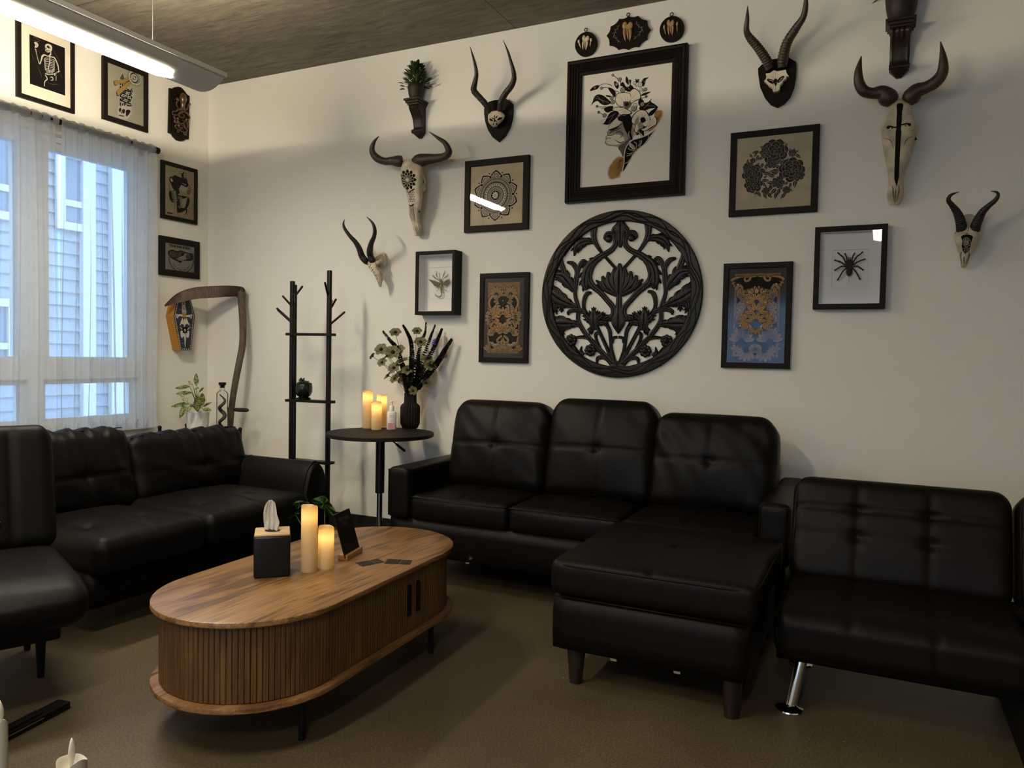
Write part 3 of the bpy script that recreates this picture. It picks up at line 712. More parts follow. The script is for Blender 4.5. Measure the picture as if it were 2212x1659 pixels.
# ------------------------------------------------------------ armless lounge chair at far left
ang = math.atan2(-.267, .595)                 # facing direction
ch = thing('lounge_chair', 'armless black leather lounge chair with tall channelled back at far left', 'chair', (1.72, -2.62, 0))
Rz = Matrix.Rotation(ang, 3, 'Z'); corner = Vector((1.60, -2.17, 0))     # right rear corner of the seat
def chl(x, y, z): return corner + Rz@Vector((x, y, z))                    # x forward, y to the left(+)/right(-)
WCH = .76
b = bm_new()
def fcs(x, y, z, n, f=cushion_fn((.012, .008, .022), seams=(), tufts=(), seed=90, wr=.0008)):
    o = f(x, y, z, n)
    e = max(0, x-.5)/.5; o.z -= .035*e*e*max(0, z)
    return o
grid_blob(b, chl(.26, -WCH/2, .335), (.66, WCH, .15), .055, step=.016, rot=Rz, fn=fcs); link('seat', b, M_LEATHER, ch, smooth=True)
b = bm_new(); RB = Rz@Matrix.Rotation(math.radians(-15), 3, 'Y')
def fcb(x, y, z, n, f=cushion_fn((.010, .002, .0), seams=[(0, c, -1, 1) for c in (-.62, -.31, 0, .31, .62)], tufts=(), axis=0, seed=91, wr=.0004)):
    o = f(x, y, z, n); e = max(0, abs(y)-.86)/.14; o.z -= .03*e*e*max(0, z)
    return o
grid_blob(b, chl(-.09, -WCH/2, .62), (.13, WCH, .47), .045, step=.014, rot=RB, fn=fcb); link('backrest', b, M_LEATHER, ch, smooth=True)
b = bm_new(); box(b, chl(.24, -WCH/2, .235), (.52, WCH-.14, .06), rot=Rz, bev=.01); link('frame', b, M_BLACK, ch, smooth=.6)
for (x, y) in ((.245, -.092), (.245, -WCH+.092), (-.06, -.092), (-.06, -WCH+.092)):
    p = chl(x, y, 0); b = bm_new(); tube(b, [p, p+Vector((0, 0, .21))], [.011, .021], 14); link('leg', b, M_BLACK, ch, smooth=.6)

# ------------------------------------------------------------ coffee table
TX, TY, THW, THL, TA = 2.620, -1.865, .3064, .6408, .0307
M_WAL = wood('walnut_laminate', (.048, .020, .007), (.135, .064, .021), (.28, .145, .055), axis=1, rough=.34)
M_WALV = wood('walnut_slats', (.052, .023, .007), (.135, .062, .018), (.23, .115, .040), axis=2, rough=.45, knots=False)
RT = Matrix.Rotation(TA, 3, 'Z')
def tl(x, y, z): return Vector((TX, TY, 0)) + RT@Vector((x, y, z))
def stadium(hw, hl, z, n=24):
    p = []
    for k in range(n+1): a = PI*k/n; p.append(tl(hw*math.cos(a), (hl-hw)+hw*math.sin(a), z))
    for k in range(n+1): a = PI+PI*k/n; p.append(tl(hw*math.cos(a), -(hl-hw)+hw*math.sin(a), z))
    return p
ct = thing('coffee_table', 'oval walnut coffee table with slatted sliding doors on thin black legs', 'coffee table', (TX, TY, 0))
def stad_slab(hw, hl, z0, z1, r=.004):
    b = bm_new(); rows = [[b.verts.new(p) for p in stadium(hw-d, hl-d, z)] for (d, z) in ((r, z0), (0, z0+r), (0, z1-r), (r*.3, z1-r*.3), (r, z1))]
    m = len(rows[0])
    for i in range(len(rows)-1):
        for k in range(m): b.faces.new((rows[i][k], rows[i][(k+1) % m], rows[i+1][(k+1) % m], rows[i+1][k]))
    b.faces.new(rows[0][::-1]); b.faces.new(rows[-1]); return b
link('top', stad_slab(THW, THL, .378, .3965), M_WAL, ct, smooth=.5)
link('bottom_panel', stad_slab(THW, THL, .134, .153), M_WAL, ct, smooth=.5)
link('carcass', stad_slab(THW-.0335, THL-.0335, .153, .378), M_BLACK, ct)
# slats follow the stadium outline
HW, HL = THW-.030, THL-.030; straight = 2*(HL-HW); arc = PI*HW; per = 2*straight+2*arc
def outline(s):
    s %= per
    if s < straight: return (HW, -(HL-HW)+s, 0.)
    s -= straight
    if s < arc: a = s/HW; return (HW*math.cos(a), (HL-HW)+HW*math.sin(a), a)
    s -= arc
    if s < straight: return (-HW, (HL-HW)-s, PI)
    s -= straight; a = PI+s/HW; return (HW*math.cos(a), -(HL-HW)+HW*math.sin(a), a)
def slats(s0, s1, pitch, gap):
    b = bm_new(); n = int(round((s1-s0)/pitch)); pt = (s1-s0)/n
    for i in range(n):
        x, y, a = outline(s0+(i+.5)*pt); box(b, tl(x, y, .2655), (.010, pt-gap, .222), rot=RT@Matrix.Rotation(a, 3, 'Z'), bev=.002, seg=1)
    return b
sm = straight/2+.155                       # where the two doors meet on the room side
fixed = link('curved_side', slats(sm+.50, per-.16, .0165, .0011), M_WALV, ct)
for (s0, s1, hs) in ((-.16, sm-.001, -.030), (sm+.001, sm+.50, .030)):
    d = link('sliding_door', slats(s0, s1, .0145, .0010), M_WALV, ct)
    b = bm_new(); x, y, a = outline(sm+hs); box(b, tl(x+.008, y, .270), (.010, .017, .108), rot=RT, bev=.001); box(b, tl(x+.006, y, .270), (.004, .011, .116), rot=RT)
    link('handle', b, M_METALB, d)
for p in (FLR(652, 1597), FLR(930, 1411)):
    for side in (0, 1):
        lp = Vector((p.x, p.y, 0)); q = RT.inverted()@(lp-Vector((TX, TY, 0)));
        if side: q.x = -q.x
        w = tl(q.x, q.y, 0); b = bm_new(); tube(b, [w, w+Vector((0, 0, .136))], .0105, 16); link('leg', b, M_METALB, ct, smooth=.6)

# ------------------------------------------------------------ round bar table
pc = WB(822, 933, .45); PZ = .705; pc = Vector((pc.x, -.45, 0))
pt_ = thing('round_bar_table', 'round black adjustable bar table between the coat stand and the sofa', 'table', (pc.x, pc.y, 0))
b = bm_new(); lathe(b, [(.296, PZ-.022), (.302, PZ-.018), (.302, PZ-.003), (.299, PZ)], pc, 64); link('top', b, mat('black_table_laminate', (.010, .0075, .006), .6, spec=.15), pt_, smooth=.6)
b = bm_new(); lathe(b, [(.026, .36), (.026, PZ-.04), (.07, PZ-.022)], pc, 28); link('sleeve', b, mat('gloss_black_metal', (.01, .01, .01), .12, spec=.6), pt_, smooth=.6)
b = bm_new(); lathe(b, [(.0165, .02), (.0165, .40)], pc+Vector((-.0, 0, 0)), 24); link('pole', b, M_CHROME, pt_, smooth=.6)
b = bm_new(); lathe(b, [(.19, 0), (.20, .004), (.19, .012), (.06, .03), (.026, .045)], pc, 48); link('base', b, M_CHROME, pt_, smooth=.6)
b = bm_new(); p0 = WB(842, 948, .47); p1 = WB(874, 974, .50); pm = p0.lerp(p1, .45); tube(b, [Vector((pc.x, pc.y, PZ-.03)), p0, pm], .0035, 8); lv = link('lever', b, M_METALB, pt_, smooth=.6)
b = bm_new(); tube(b, [pm, p1], .007, 10); link('grip', b, M_BLACK, lv, smooth=.6)

# ------------------------------------------------------------ coat stand
RYY = .36
P_R = WB(712, 584, RYY-.04); P_L = WB(632, 607, RYY)
P_B = WB(637.5, 615, RYY-.03)
cs = thing('coat_stand', 'tall black metal coat stand with branching pegs and shelves in the corner', 'coat stand', ((P_R.x+P_L.x)/2, -RYY, 0))
posts = [(P_L, .0145), (P_R, .0145), (P_B, .012)]
for p, r in posts:
    b = bm_new(); box(b, (p.x, p.y, p.z/2), (2*r*.86, 2*r*.86, p.z), bev=.005); link('post', b, M_METALB, cs, smooth=.6)
def peg(px0, px1, n0, n1, r=.0065):
    b = bm_new(); a, c = WB(*px0, n0), WB(*px1, n1); tube(b, [a, a.lerp(c, .97), c], [r, r, r*.6], 10); link('peg', b, M_METALB, cs, smooth=.8)
S = lambda x, y: (580+x/5.025, 570+y/5.025)
peg(S(272, 480), S(150, 345), RYY, RYY+.05); peg(S(268, 640), S(88, 480), RYY, RYY+.02); peg(S(262, 650), S(100, 500), RYY, RYY-.07); peg(S(300, 335), S(372, 240), RYY, RYY-.02)
peg(S(275, 420), S(268, 330), RYY, RYY+.12)
peg(S(650, 360), S(612, 200), RYY-.04, RYY+.03); peg(S(662, 510), S(735, 380), RYY-.04, RYY-.09); peg(S(660, 665), S(830, 520), RYY-.04, RYY-.06); peg(S(668, 470), S(690, 400), RYY-.04, RYY-.14)
for z in (1.262, .852, .478, .075):
    b = bm_new(); y0, y1 = -RYY-.03, -RYY+.10
    out = [(P_L.x-.03, P_L.y-.026), (P_R.x+.03, P_R.y-.026), (P_R.x+.03, P_R.y+.03), (P_B.x+.03, P_B.y+.03), (P_B.x-.05, P_B.y+.03), (P_L.x-.03, P_L.y+.02)]
    prism(b, [(x, y, z-.009) for x, y in out], (0, 0, .016)); fixn(b)
    link('shelf', b, M_METALB, cs)

# ------------------------------------------------------------ corner plant table hidden behind the left sofa
kt = thing('corner_side_table', 'black side table with ball finials behind the left sofa in the corner', 'side table', (.36, -.30, 0))
b = bm_new(); box(b, (.335, -.372, .5925), (.50, .255, .015), bev=.003); link('top', b, M_METALB, kt)
for (px, py) in ((.585+.0, -.48), (.09, -.48), (.585, -.26), (.09, -.26)):
    b = bm_new(); tube(b, [(px, py, 0), (px, py, .622)], .011, 12); po = link('post', b, M_METALB, kt, smooth=.6)
    b = bm_new(); ball(b, (px, py, .632), .0135, 14, 10); link('finial', b, M_METALB, po, smooth=True)
b = bm_new(); box(b, (.335, -.372, .20), (.50, .235, .012)); link('shelf', b, M_METALB, kt)

# ------------------------------------------------------------ black metal table foot at lower left
mf = thing('metal_table_base', 'flat black metal foot with a silver edge strip at lower left floor', 'table base', (2.09, -2.62, 0))
a0, a1 = FLR(139, 1528, 0), FLR(2, 1600, 0)
dv = (a1-a0).normalized(); a1 = a0+dv*.62; sd = Vector((-dv.y, dv.x, 0))
b = bm_new(); box(b, (a0+a1)/2+Vector((0, 0, .012)), (.62, .050, .024), rot=Matrix.Rotation(math.atan2(dv.y, dv.x), 3, 'Z'), bev=.003)
ft = link('foot', b, M_METALB, mf)
b = bm_new(); q = (a0*.72+a1*.28); box(b, (a0+a1)/2+dv*.03+Vector((0, 0, .0255)), (.50, .030, .012), rot=Matrix.Rotation(math.atan2(dv.y, dv.x), 3, 'Z'), bev=.003); link('raised_rib', b, M_METALB, ft)
sgn = 1 if (CAM-a0).dot(sd) > 0 else -1
b = bm_new(); box(b, (a0+a1)/2+dv*.03+sd*sgn*.0262+Vector((0, 0, .016)), (.48, .002, .003), rot=Matrix.Rotation(math.atan2(dv.y, dv.x), 3, 'Z')); link('edge_strip', b, M_CHROME, ft)
b = bm_new(); lathe(b, [(.03, .024), (.03, .68)], a0+dv*.55, 20); link('column', b, M_METALB, mf, smooth=.6)
b = bm_new(); box(b, a0+dv*.62+Vector((0, 0, .69)), (.44, .44, .02), rot=Matrix.Rotation(math.atan2(dv.y, dv.x), 3, 'Z'), bev=.003); link('top', b, M_METALB, mf)
# ============================================================ pictures on the walls
WALLS = {'B': (Vector((1, 0, 0)), Vector((0, 0, 1)), Vector((0, -1, 0)), WB), 'L': (Vector((0, 1, 0)), Vector((0, 0, 1)), Vector((1, 0, 0)), WL)}
def loops(b, U, V, N, o, hw, hh, prof, mi=0):
    rows = []
    for (ins, n) in prof:
        rows.append([b.verts.new(o+U*(sx*(hw-ins))+V*(sy*(hh-ins))+N*n) for sx, sy in ((-1, -1), (1, -1), (1, 1), (-1, 1))])
    for i in range(len(rows)-1):
        for k in range(4): b.faces.new((rows[i][k], rows[i][(k+1) % 4], rows[i+1][(k+1) % 4], rows[i+1][k])).material_index = mi
class Frame:
    def __init__(s, wall, cor, label, depth=.022, mould=.02, back=None, m=None, name='framed_picture', cat='picture', glass=True, backm=None, prof=None, matw=0, matm=None, group=None, win=None):
        U, V, N, W = WALLS[wall]; s.U, s.V, s.N, s.W = U, V, N, W
        P = [W(*c, depth) for c in cor]
        u = [p.dot(U) for p in P]; v = [p.z for p in P]
        u0, u1 = (u[0]+u[3])/2, (u[1]+u[2])/2; v1, v0 = (v[0]+v[1])/2, (v[2]+v[3])/2
        s.hw, s.hh = (u1-u0)/2, (v1-v0)/2; s.o = U*((u0+u1)/2)+V*((v0+v1)/2)
        s.depth = depth; s.back = back if back is not None else depth-.010
        s.t = thing(name, label, cat, s.o+N*.0, group)
        b = bm_new(); d = depth
        pr = prof or [(0, .001), (0, d-.002), (.002, d), (mould-.002, d), (mould, d-.002), (mould, s.back-.002)]
        loops(b, U, V, N, s.o, s.hw, s.hh, pr+[(0.0, .001)] if False else pr); fixn(b)
        link('frame', b, m or M_BLACKW, s.t)
        s.iw, s.ih = s.hw-mould, s.hh-mould
        b = bm_new()
        boxc_local(b, s, -s.iw, s.iw, -s.ih, s.ih, s.back-.003, s.back); link('backing', b, backm or M_WHITE, s.t)
        if matw:
            b = bm_new(); mw = matw
            loops(b, U, V, N, s.o, s.iw, s.ih, [(0, s.back+.0003), (0, s.back+.0015), (mw, s.back+.0015), (mw+.001, s.back+.0003)]); fixn(b)
            link('mat_board', b, matm or M_WHITE, s.t)
        if glass:
            b = bm_new(); g = depth-.004 if depth < .045 else depth-.006
            q = [s.o+U*(sx*s.iw)+V*(sy*s.ih)+N*g for sx, sy in ((-1, -1), (1, -1), (1, 1), (-1, 1))]; b.faces.new([b.verts.new(p) for p in q]); link('glass', b, M_GLASS, s.t)
    def art(s, mats, n=None):
        A = Art(s.o+s.N*((n if n is not None else s.back)+.0002), s.U, s.V, s.N, mats)
        A.n = (n if n is not None else s.back); A.W = s.W
        return A
def boxc_local(b, s, u0, u1, v0, v1, n0, n1, mi=0):
    lo = s.o+s.U*u0+s.V*v0+s.N*n0; hi = s.o+s.U*u1+s.V*v1+s.N*n1
    a = [min(lo[k], hi[k]) for k in range(3)]; c = [max(lo[k], hi[k]) for k in range(3)]; boxc(b, a, c, mi=mi)
def tracer(A, Z):
    def f(x, y): return A.uv(A.W(*Z(x, y), A.n))
    return f
def TP(f, pts): return [f(*p[:2]) for p in pts]

M_CREAM = mat('cream_ink', (.74, .66, .50), .8)
M_GREY1 = mat('mid_grey_ink', (.30, .26, .20), .8); M_GREY2 = mat('dark_grey_ink', (.09, .075, .06), .8)
M_OCHRE = mat('ochre_ink', (.36, .19, .045), .8); M_OCHRED = mat('dark_ochre_ink', (.22, .10, .022), .8)
M_BONEINK = mat('bone_white_ink', (.58, .54, .46), .8)
M_NAVY = mat('navy_ink', (.012, .013, .03), .5)

# ---- 1 large portrait, wide stepped moulding
mo = .081
prof = [(0, .001), (0, .030), (.003, .044), (.012, .048), (.022, .046), (.026, .040), (.034, .043), (.040, .036), (.047, .039), (.054, .032), (.062, .034), (.068, .027), (mo-.003, .026), (mo, .024), (mo, .010)]
F = Frame('B', ((1225.6, 133.4), (1485.2, 90.1), (1475.7, 417.1), (1218.2, 439.8)), 'large black framed print of a face crowned with flowers, above the carved round panel', depth=.042, mould=mo, back=.012, prof=prof, glass=False, backm=mat('white_art_paper', (.80, .75, .65), .85))
A = F.art([M_INK, M_GREY2, M_GREY1, M_CREAM, M_OCHRE, M_OCHRED, M_BONEINK, M_WHITE]); Z = Zoom(1255, 150, 1460, 400, 1360); f = tracer(A, Z)
def S(pts, mi, l=0, n=4): A.sm(TP(f, pts), mi, l, n)
def K(pts, w, mi, l=0, n=5):
    c = f(*pts[0]); c2 = f(pts[0][0]+10, pts[0][1]); k = abs(c2[0]-c[0])/10
    A.stroke(TP(f, pts), [x*k for x in w] if hasattr(w, '__len__') else w*k, mi, l, n)
# hat brim
S([(600, 1250), (540, 1240), (470, 1290), (400, 1390), (375, 1480), (395, 1560), (450, 1585), (520, 1560), (570, 1500), (610, 1380), (640, 1280)], 6, 0)
S([(600, 1262), (545, 1255), (480, 1300), (415, 1395), (392, 1480), (408, 1548), (455, 1570), (515, 1545), (560, 1490), (600, 1380), (625, 1290)], 4, 1)
S([(600, 1262), (570, 1300), (560, 1400), (575, 1470), (600, 1390), (625, 1290)], 5, 2)
for k in range(16): K([(600-3*k, 1290), (400+11*k, 1400+min(150, 14*k))], 3, 5, 3, 1)
S([(1060, 600), (1120, 575), (1175, 590), (1175, 660), (1120, 770), (1050, 860), (980, 900), (900, 930), (960, 860), (1040, 760)], 6, 0)
S([(1060, 610), (1120, 590), (1160, 600), (1160, 660), (1105, 765), (1040, 850), (960, 890), (1040, 760)], 4, 1)
for k in range(10): K([(1020+6*k, 800-14*k), (1150-3*k, 620+12*k)], 3, 5, 2, 1)
S([(1080, 850), (1000, 905), (880, 965), (760, 1000), (690, 1045), (640, 1120), (615, 1230), (612, 1340), (590, 1480), (640, 1410), (700, 1310), (740, 1230), (800, 1160), (880, 1100), (950, 1040), (1000, 960)], 6, 3)
S([(1060, 865), (1000, 920), (880, 978), (765, 1012), (700, 1055), (652, 1125), (628, 1230), (624, 1340), (604, 1460), (650, 1390), (705, 1290), (745, 1215), (800, 1150), (880, 1090), (940, 1030), (990, 960)], 0, 4)
for p, w in (([(740, 1140), (700, 1100), (700, 1060), (730, 1070), (760, 1110), (765, 1130)], 8), ([(760, 1160), (700, 1150), (680, 1120)], 8), ([(790, 1130), (800, 1070), (760, 1040)], 8), ([(750, 1190), (690, 1210), (660, 1205)], 7), ([(735, 1210), (690, 1235), (655, 1240)], 7), ([(820, 1110), (850, 1050), (840, 1020)], 7), ([(840, 1110), (870, 1050), (865, 1010)], 7), ([(900, 1080), (960, 1000), (970, 940)], 6), ([(630, 1350), (670, 1330), (700, 1290)], 6)):
    K(p, w, 6, 5)
S([(700, 1060), (735, 1065), (770, 1110), (780, 1150), (745, 1140), (710, 1110)], 6, 5); K([(715, 1085), (765, 1135)], 5, 0, 6, 2)
S([(745, 1180), (790, 1120), (810, 1150), (780, 1175)], 5, 5)
# face and neck
S([(480, 700), (420, 770), (390, 830), (400, 860), (370, 900), (375, 940), (350, 970), (362, 1000), (345, 1030), (350, 1070), (400, 1095), (480, 1105), (535, 1120), (560, 1170), (600, 1255), (625, 1180), (660, 1060), (740, 990), (760, 850), (700, 700), (580, 650)], 2, 0)
S([(500, 700), (440, 770), (400, 830), (410, 855), (480, 830), (560, 780), (600, 700)], 3, 1)
S([(400, 930), (372, 965), (368, 1000), (360, 1040), (400, 1075), (520, 1080), (620, 1030), (600, 960), (500, 930)], 3, 1)
S([(535, 1118), (620, 1050), (700, 990), (690, 1040), (640, 1130), (612, 1250), (575, 1190)], 1, 2)
K([(400, 870), (450, 860), (520, 830), (590, 780)], [8, 26, 20, 6], 0, 3); K([(410, 930), (440, 890), (520, 860), (580, 840)], [10, 30, 26, 8], 1, 3)
K([(375, 940), (430, 945), (480, 930)], 10, 0, 3); K([(345, 1000), (400, 985), (430, 990)], 7, 0, 3)
K([(480, 1005), (560, 1050), (620, 1030)], [4, 16, 8], 1, 3); K([(500, 920), (540, 890), (600, 930), (560, 980)], [12, 26, 20, 6], 1, 3)
S([(600, 680), (700, 650), (740, 760), (720, 900), (740, 1000), (690, 1000), (640, 880), (600, 780)], 0, 3)
for p in ([(610, 860), (650, 930), (620, 1000)], [(700, 880), (680, 940), (710, 1000)], [(760, 940), (830, 900), (860, 960)], [(540, 800), (600, 850), (560, 880)]): K(p, [6, 22, 6], 2, 4)
K([(800, 940), (860, 880), (900, 950)], [20, 60, 20], 0, 3)
# dark leaves
def dleaf(pts, w=None):
    S(pts, 0, 2, 4)
for q in ([(140, 520), (170, 460), (190, 400), (240, 360), (310, 370), (380, 420), (430, 480), (350, 515), (280, 490), (240, 455), (190, 470)], [(130, 310), (160, 260), (220, 228), (265, 235), (235, 280), (190, 295)],
          [(330, 580), (360, 540), (460, 525), (440, 590), (380, 620)], [(260, 760), (330, 770), (420, 620), (540, 610), (520, 680), (440, 760), (370, 795)], [(390, 260), (460, 280), (500, 340), (480, 400), (440, 350), (410, 310)],
          [(640, 170), (650, 100), (680, 150), (685, 220), (665, 210)], [(690, 150), (720, 160), (710, 215), (740, 240), (760, 290), (700, 320), (650, 310), (600, 250), (560, 230), (600, 180), (650, 250), (700, 230)], [(870, 185), (900, 130), (975, 115), (930, 150), (915, 210), (890, 250)],
          [(860, 380), (900, 340), (1000, 320), (960, 350), (920, 370)], [(830, 560), (900, 490), (960, 470), (1020, 415), (1000, 460), (1060, 500), (1105, 548), (1000, 560), (900, 590)], [(970, 640), (1010, 590), (1100, 545), (1040, 640), (990, 665)],
          [(540, 680), (620, 660), (600, 740), (560, 740), (530, 720)], [(360, 370), (430, 380), (420, 400), (370, 390)], [(820, 480), (850, 420), (900, 460), (860, 540)], [(480, 170), (520, 190), (545, 240), (520, 280), (480, 230)], [(780, 130), (800, 150), (830, 150), (820, 190), (790, 180)]):
    dleaf(q)
for p in ([(180, 400), (300, 440), (400, 480)], [(230, 380), (330, 480)], [(280, 750), (380, 700), (500, 630)], [(940, 520), (1060, 530)], [(920, 200), (900, 160)], [(700, 290), (660, 240)], [(480, 640), (400, 770)], [(980, 480), (900, 560)]):
    K(p, 4, 2, 3, 3)
# stems and buds
for p in ([(458, 85), (510, 120), (560, 170), (580, 240)], [(245, 240), (320, 210), (400, 215), (450, 240)], [(295, 270), (370, 260), (470, 300), (550, 330)], [(235, 530), (290, 540), (360, 530)], [(255, 615), (300, 640), (370, 670)], [(800, 250), (760, 200)], [(820, 180), (825, 150)], [(930, 395), (860, 420)], [(900, 290), (880, 340)], [(290, 570), (340, 550)]):
    K(p, 7, 0, 3)
for (x, y, r, mi) in ((458, 82, 18, 2), (555, 145, 26, 2), (295, 270, 20, 2), (232, 530, 17, 1), (255, 615, 18, 1), (600, 295, 36, 2), (440, 410, 26, 2), (340, 660, 28, 2), (850, 220, 34, 3), (920, 290, 26, 2), (860, 290, 24, 3), (770, 195, 24, 3), (935, 390, 18, 1), (455, 470, 30, 2), (880, 500, 32, 2), (200, 262, 15, 2), (760, 560, 40, 2), (820, 155, 14, 1), (510, 215, 24, 2), (780, 510, 26, 3)):
    c = f(x, y); c2 = f(x+r, y); rr = abs(c2[0]-c[0]); A.disc(c[0], c[1], rr*1.06, 0, 4, 14); A.disc(c[0], c[1], rr*.86, mi, 5, 14); A.stroke([(c[0]-rr*.3, c[1]-rr*.7), (c[0]+rr*.2, c[1]+rr*.5)], rr*.14, 0, 6)
# blooms
S([(495, 400), (520, 350), (600, 330), (680, 335), (720, 370), (700, 330), (760, 270), (830, 310), (860, 370), (850, 430), (790, 450), (730, 490), (700, 520), (640, 515), (580, 545), (520, 510), (490, 450)], 0, 6)
S([(503, 402), (525, 358), (600, 339), (678, 343), (715, 385), (690, 470), (650, 505), (580, 535), (528, 505), (498, 450)], 3, 7)
S([(705, 332), (762, 282), (826, 318), (851, 372), (840, 424), (785, 444), (728, 484), (706, 440), (722, 380)], 3, 7)
S([(440, 590), (500, 540), (590, 545), (650, 560), (730, 615), (700, 650), (600, 655), (560, 660), (520, 610), (450, 602)], 0, 6)
S([(455, 588), (505, 548), (590, 553), (645, 570), (715, 612), (695, 641), (600, 645), (562, 650), (528, 602)], 3, 7)
S([(610, 470), (650, 460), (700, 470), (720, 510), (680, 560), (640, 560), (615, 520)], 1, 8); S([(630, 490), (680, 480), (690, 510), (650, 530)], 0, 9)
S([(725, 760), (735, 680), (790, 610), (860, 578), (930, 590), (970, 640), (1000, 720), (1080, 680), (1088, 790), (1020, 830), (960, 870), (900, 890), (840, 850), (800, 920), (760, 880), (770, 810)], 0, 6)
S([(735, 760), (745, 685), (795, 620), (860, 588), (925, 600), (960, 650), (990, 720), (980, 770), (930, 820), (880, 800), (830, 850), (800, 905), (772, 875), (780, 800)], 3, 7)
S([(1000, 725), (1070, 690), (1078, 785), (1015, 822), (955, 862), (905, 880), (870, 860), (940, 830)], 3, 7)
S([(860, 700), (910, 690), (930, 740), (890, 770), (860, 750)], 0, 9); S([(820, 780), (860, 750), (895, 800), (880, 845), (830, 840)], 2, 8); S([(770, 770), (815, 680), (830, 740), (800, 800)], 2, 8)
for p in ([(650, 500), (560, 400)], [(660, 490), (620, 370)], [(680, 490), (670, 380)], [(700, 470), (800, 340)], [(720, 470), (830, 400)], [(600, 600), (660, 570)], [(620, 640), (650, 575)], [(540, 590), (640, 570)], [(890, 700), (870, 610)], [(900, 700), (930, 620)], [(870, 710), (800, 650)], [(930, 740), (975, 700)], [(860, 720), (760, 720)], [(960, 830), (1060, 740)], [(560, 520), (620, 500)]):
    K(p, [7, 2], 2, 8, 2)
A.done('print', F.t)

# ---- 2 mandala
F = Frame('B', ((1003.1, 348.5), (1142.5, 333.5), (1140.2, 494.4), (1002.5, 502.2)), 'black framed tan print of a round lace mandala, lamp strip reflected in its glass', depth=.024, mould=.037, backm=M_TAN)
A = F.art([M_INK, M_CREAM]); Z = Zoom(1000, 330, 1150, 510, 1382); f = tracer(A, Z)
c = f(650, 850); e = f(1040, 830); R = (abs(f(650, 345)[1]-c[1])+abs(f(650, 1365)[1]-c[1]))/2; cx, cy = c
pol = lambda r, a: (cx+R*r*math.sin(a), cy+R*r*math.cos(a))
NP = 10
pts = []
for k in range(NP):
    a = 2*PI*k/NP
    for da, r in ((-.29, .80), (-.24, .86), (-.12, .93), (0, 1.0), (.12, .93), (.24, .86)): pts.append(pol(r, a+da))
A.poly(pts, 0, 0)
for k in range(NP):
    a = 2*PI*k/NP
    A.poly([pol(.72, a-.27), pol(.81, a-.24), pol(.87, a-.12), pol(.93, a), pol(.87, a+.12), pol(.81, a+.24), pol(.72, a+.27)], 1, 1)
    for j in range(-3, 4): A.stroke([pol(.71, a+j*.062), pol(.89-.022*abs(j), a+j*.058)], [R*.010, R*.034], 0, 2)
    q = pol(.915, a+PI/NP); A.disc(q[0], q[1], R*.030, 0, 1, 10)
A.disc(cx, cy, R*.735, 0, 3, 72); A.ring(cx, cy, R*.70, R*.022, 1, 4, 72); A.ring(cx, cy, R*.665, R*.008, 1, 4, 72)
for k in range(84): a = 2*PI*k/84; A.stroke([pol(.545, a), pol(.64, a)], R*.021, 1, 4)
for k in range(60):
    a = 2*PI*k/60; q = pol(.515, a); A.disc(q[0], q[1], R*.010, 1, 4, 6)
A.ring(cx, cy, R*.48, R*.016, 1, 4, 60)
A.disc(cx, cy, R*.455, 1, 5, 60)
for k in range(26): a = 2*PI*k/26; A.poly([pol(.445, a-.10), pol(.445, a+.10), pol(.40, a)], 0, 6)
A.disc(cx, cy, R*.385, 0, 7, 60); A.ring(cx, cy, R*.365, R*.010, 1, 8, 60)
for k in range(56): a = 2*PI*k/56; A.stroke([pol(.235, a), pol(.335, a)], [R*.010, R*.019], 1, 8)
A.ring(cx, cy, R*.205, R*.022, 1, 8, 50); A.disc(cx, cy, R*.165, 0, 9, 40)
for k in range(10):
    a = 2*PI*k/10; q = pol(.095, a); A.disc(q[0], q[1], R*.055, 1, 10, 12, ry=R*.026, a0=PI/2-a)
A.disc(cx, cy, R*.030, 1, 11, 14)
A.done('print', F.t)

# ---- 3 peony print
F = Frame('B', ((1579, 287.5), (1771.8, 266.5), (1764.7, 456.0), (1573, 468.7)), 'black framed tan linocut of dark peonies arranged in a circle', depth=.024, mould=.031, backm=M_TAN)
A = F.art([M_INK, M_CREAM, M_GREY1]); Z = Zoom(1580, 280, 1760, 460, 1659); f = tracer(A, Z)
kx = abs(f(110, 0)[0]-f(10, 0)[0])/100
rnd = random.Random(4)
def peony(x, y, r, seed, tilt=0.):
    rn = random.Random(seed); c = f(x, y); R = r*kx
    for ringi, (rr, n, pr) in enumerate(((.70, 8, .34), (.50, 7, .30), (.32, 6, .22), (.16, 5, .14))):
        for k in range(n):
            a = 2*PI*(k+.5*ringi)/n+tilt+rn.uniform(-.15, .15); q = (c[0]+R*rr*math.cos(a), c[1]+R*rr*math.sin(a)*.95); l = 2+ringi*4+(k % 2)*2
            A.disc(q[0], q[1], R*pr*1.10, 1, l, 16, ry=R*pr*1.10, a0=a); A.disc(q[0], q[1], R*pr*1.04, 0, l+1, 16, ry=R*pr*1.04, a0=a)
            for j in range(-2, 3):
                b0 = a+j*.33; A.stroke([(q[0]-R*pr*.1*math.cos(a), q[1]-R*pr*.1*math.sin(a)), (q[0]+R*pr*.88*math.cos(b0), q[1]+R*pr*.88*math.sin(b0))], [R*.004, R*.008], 2, l+1.5)
    A.disc(c[0], c[1], R*.09, 1, 22, 10); A.disc(c[0], c[1], R*.07, 0, 23, 10)
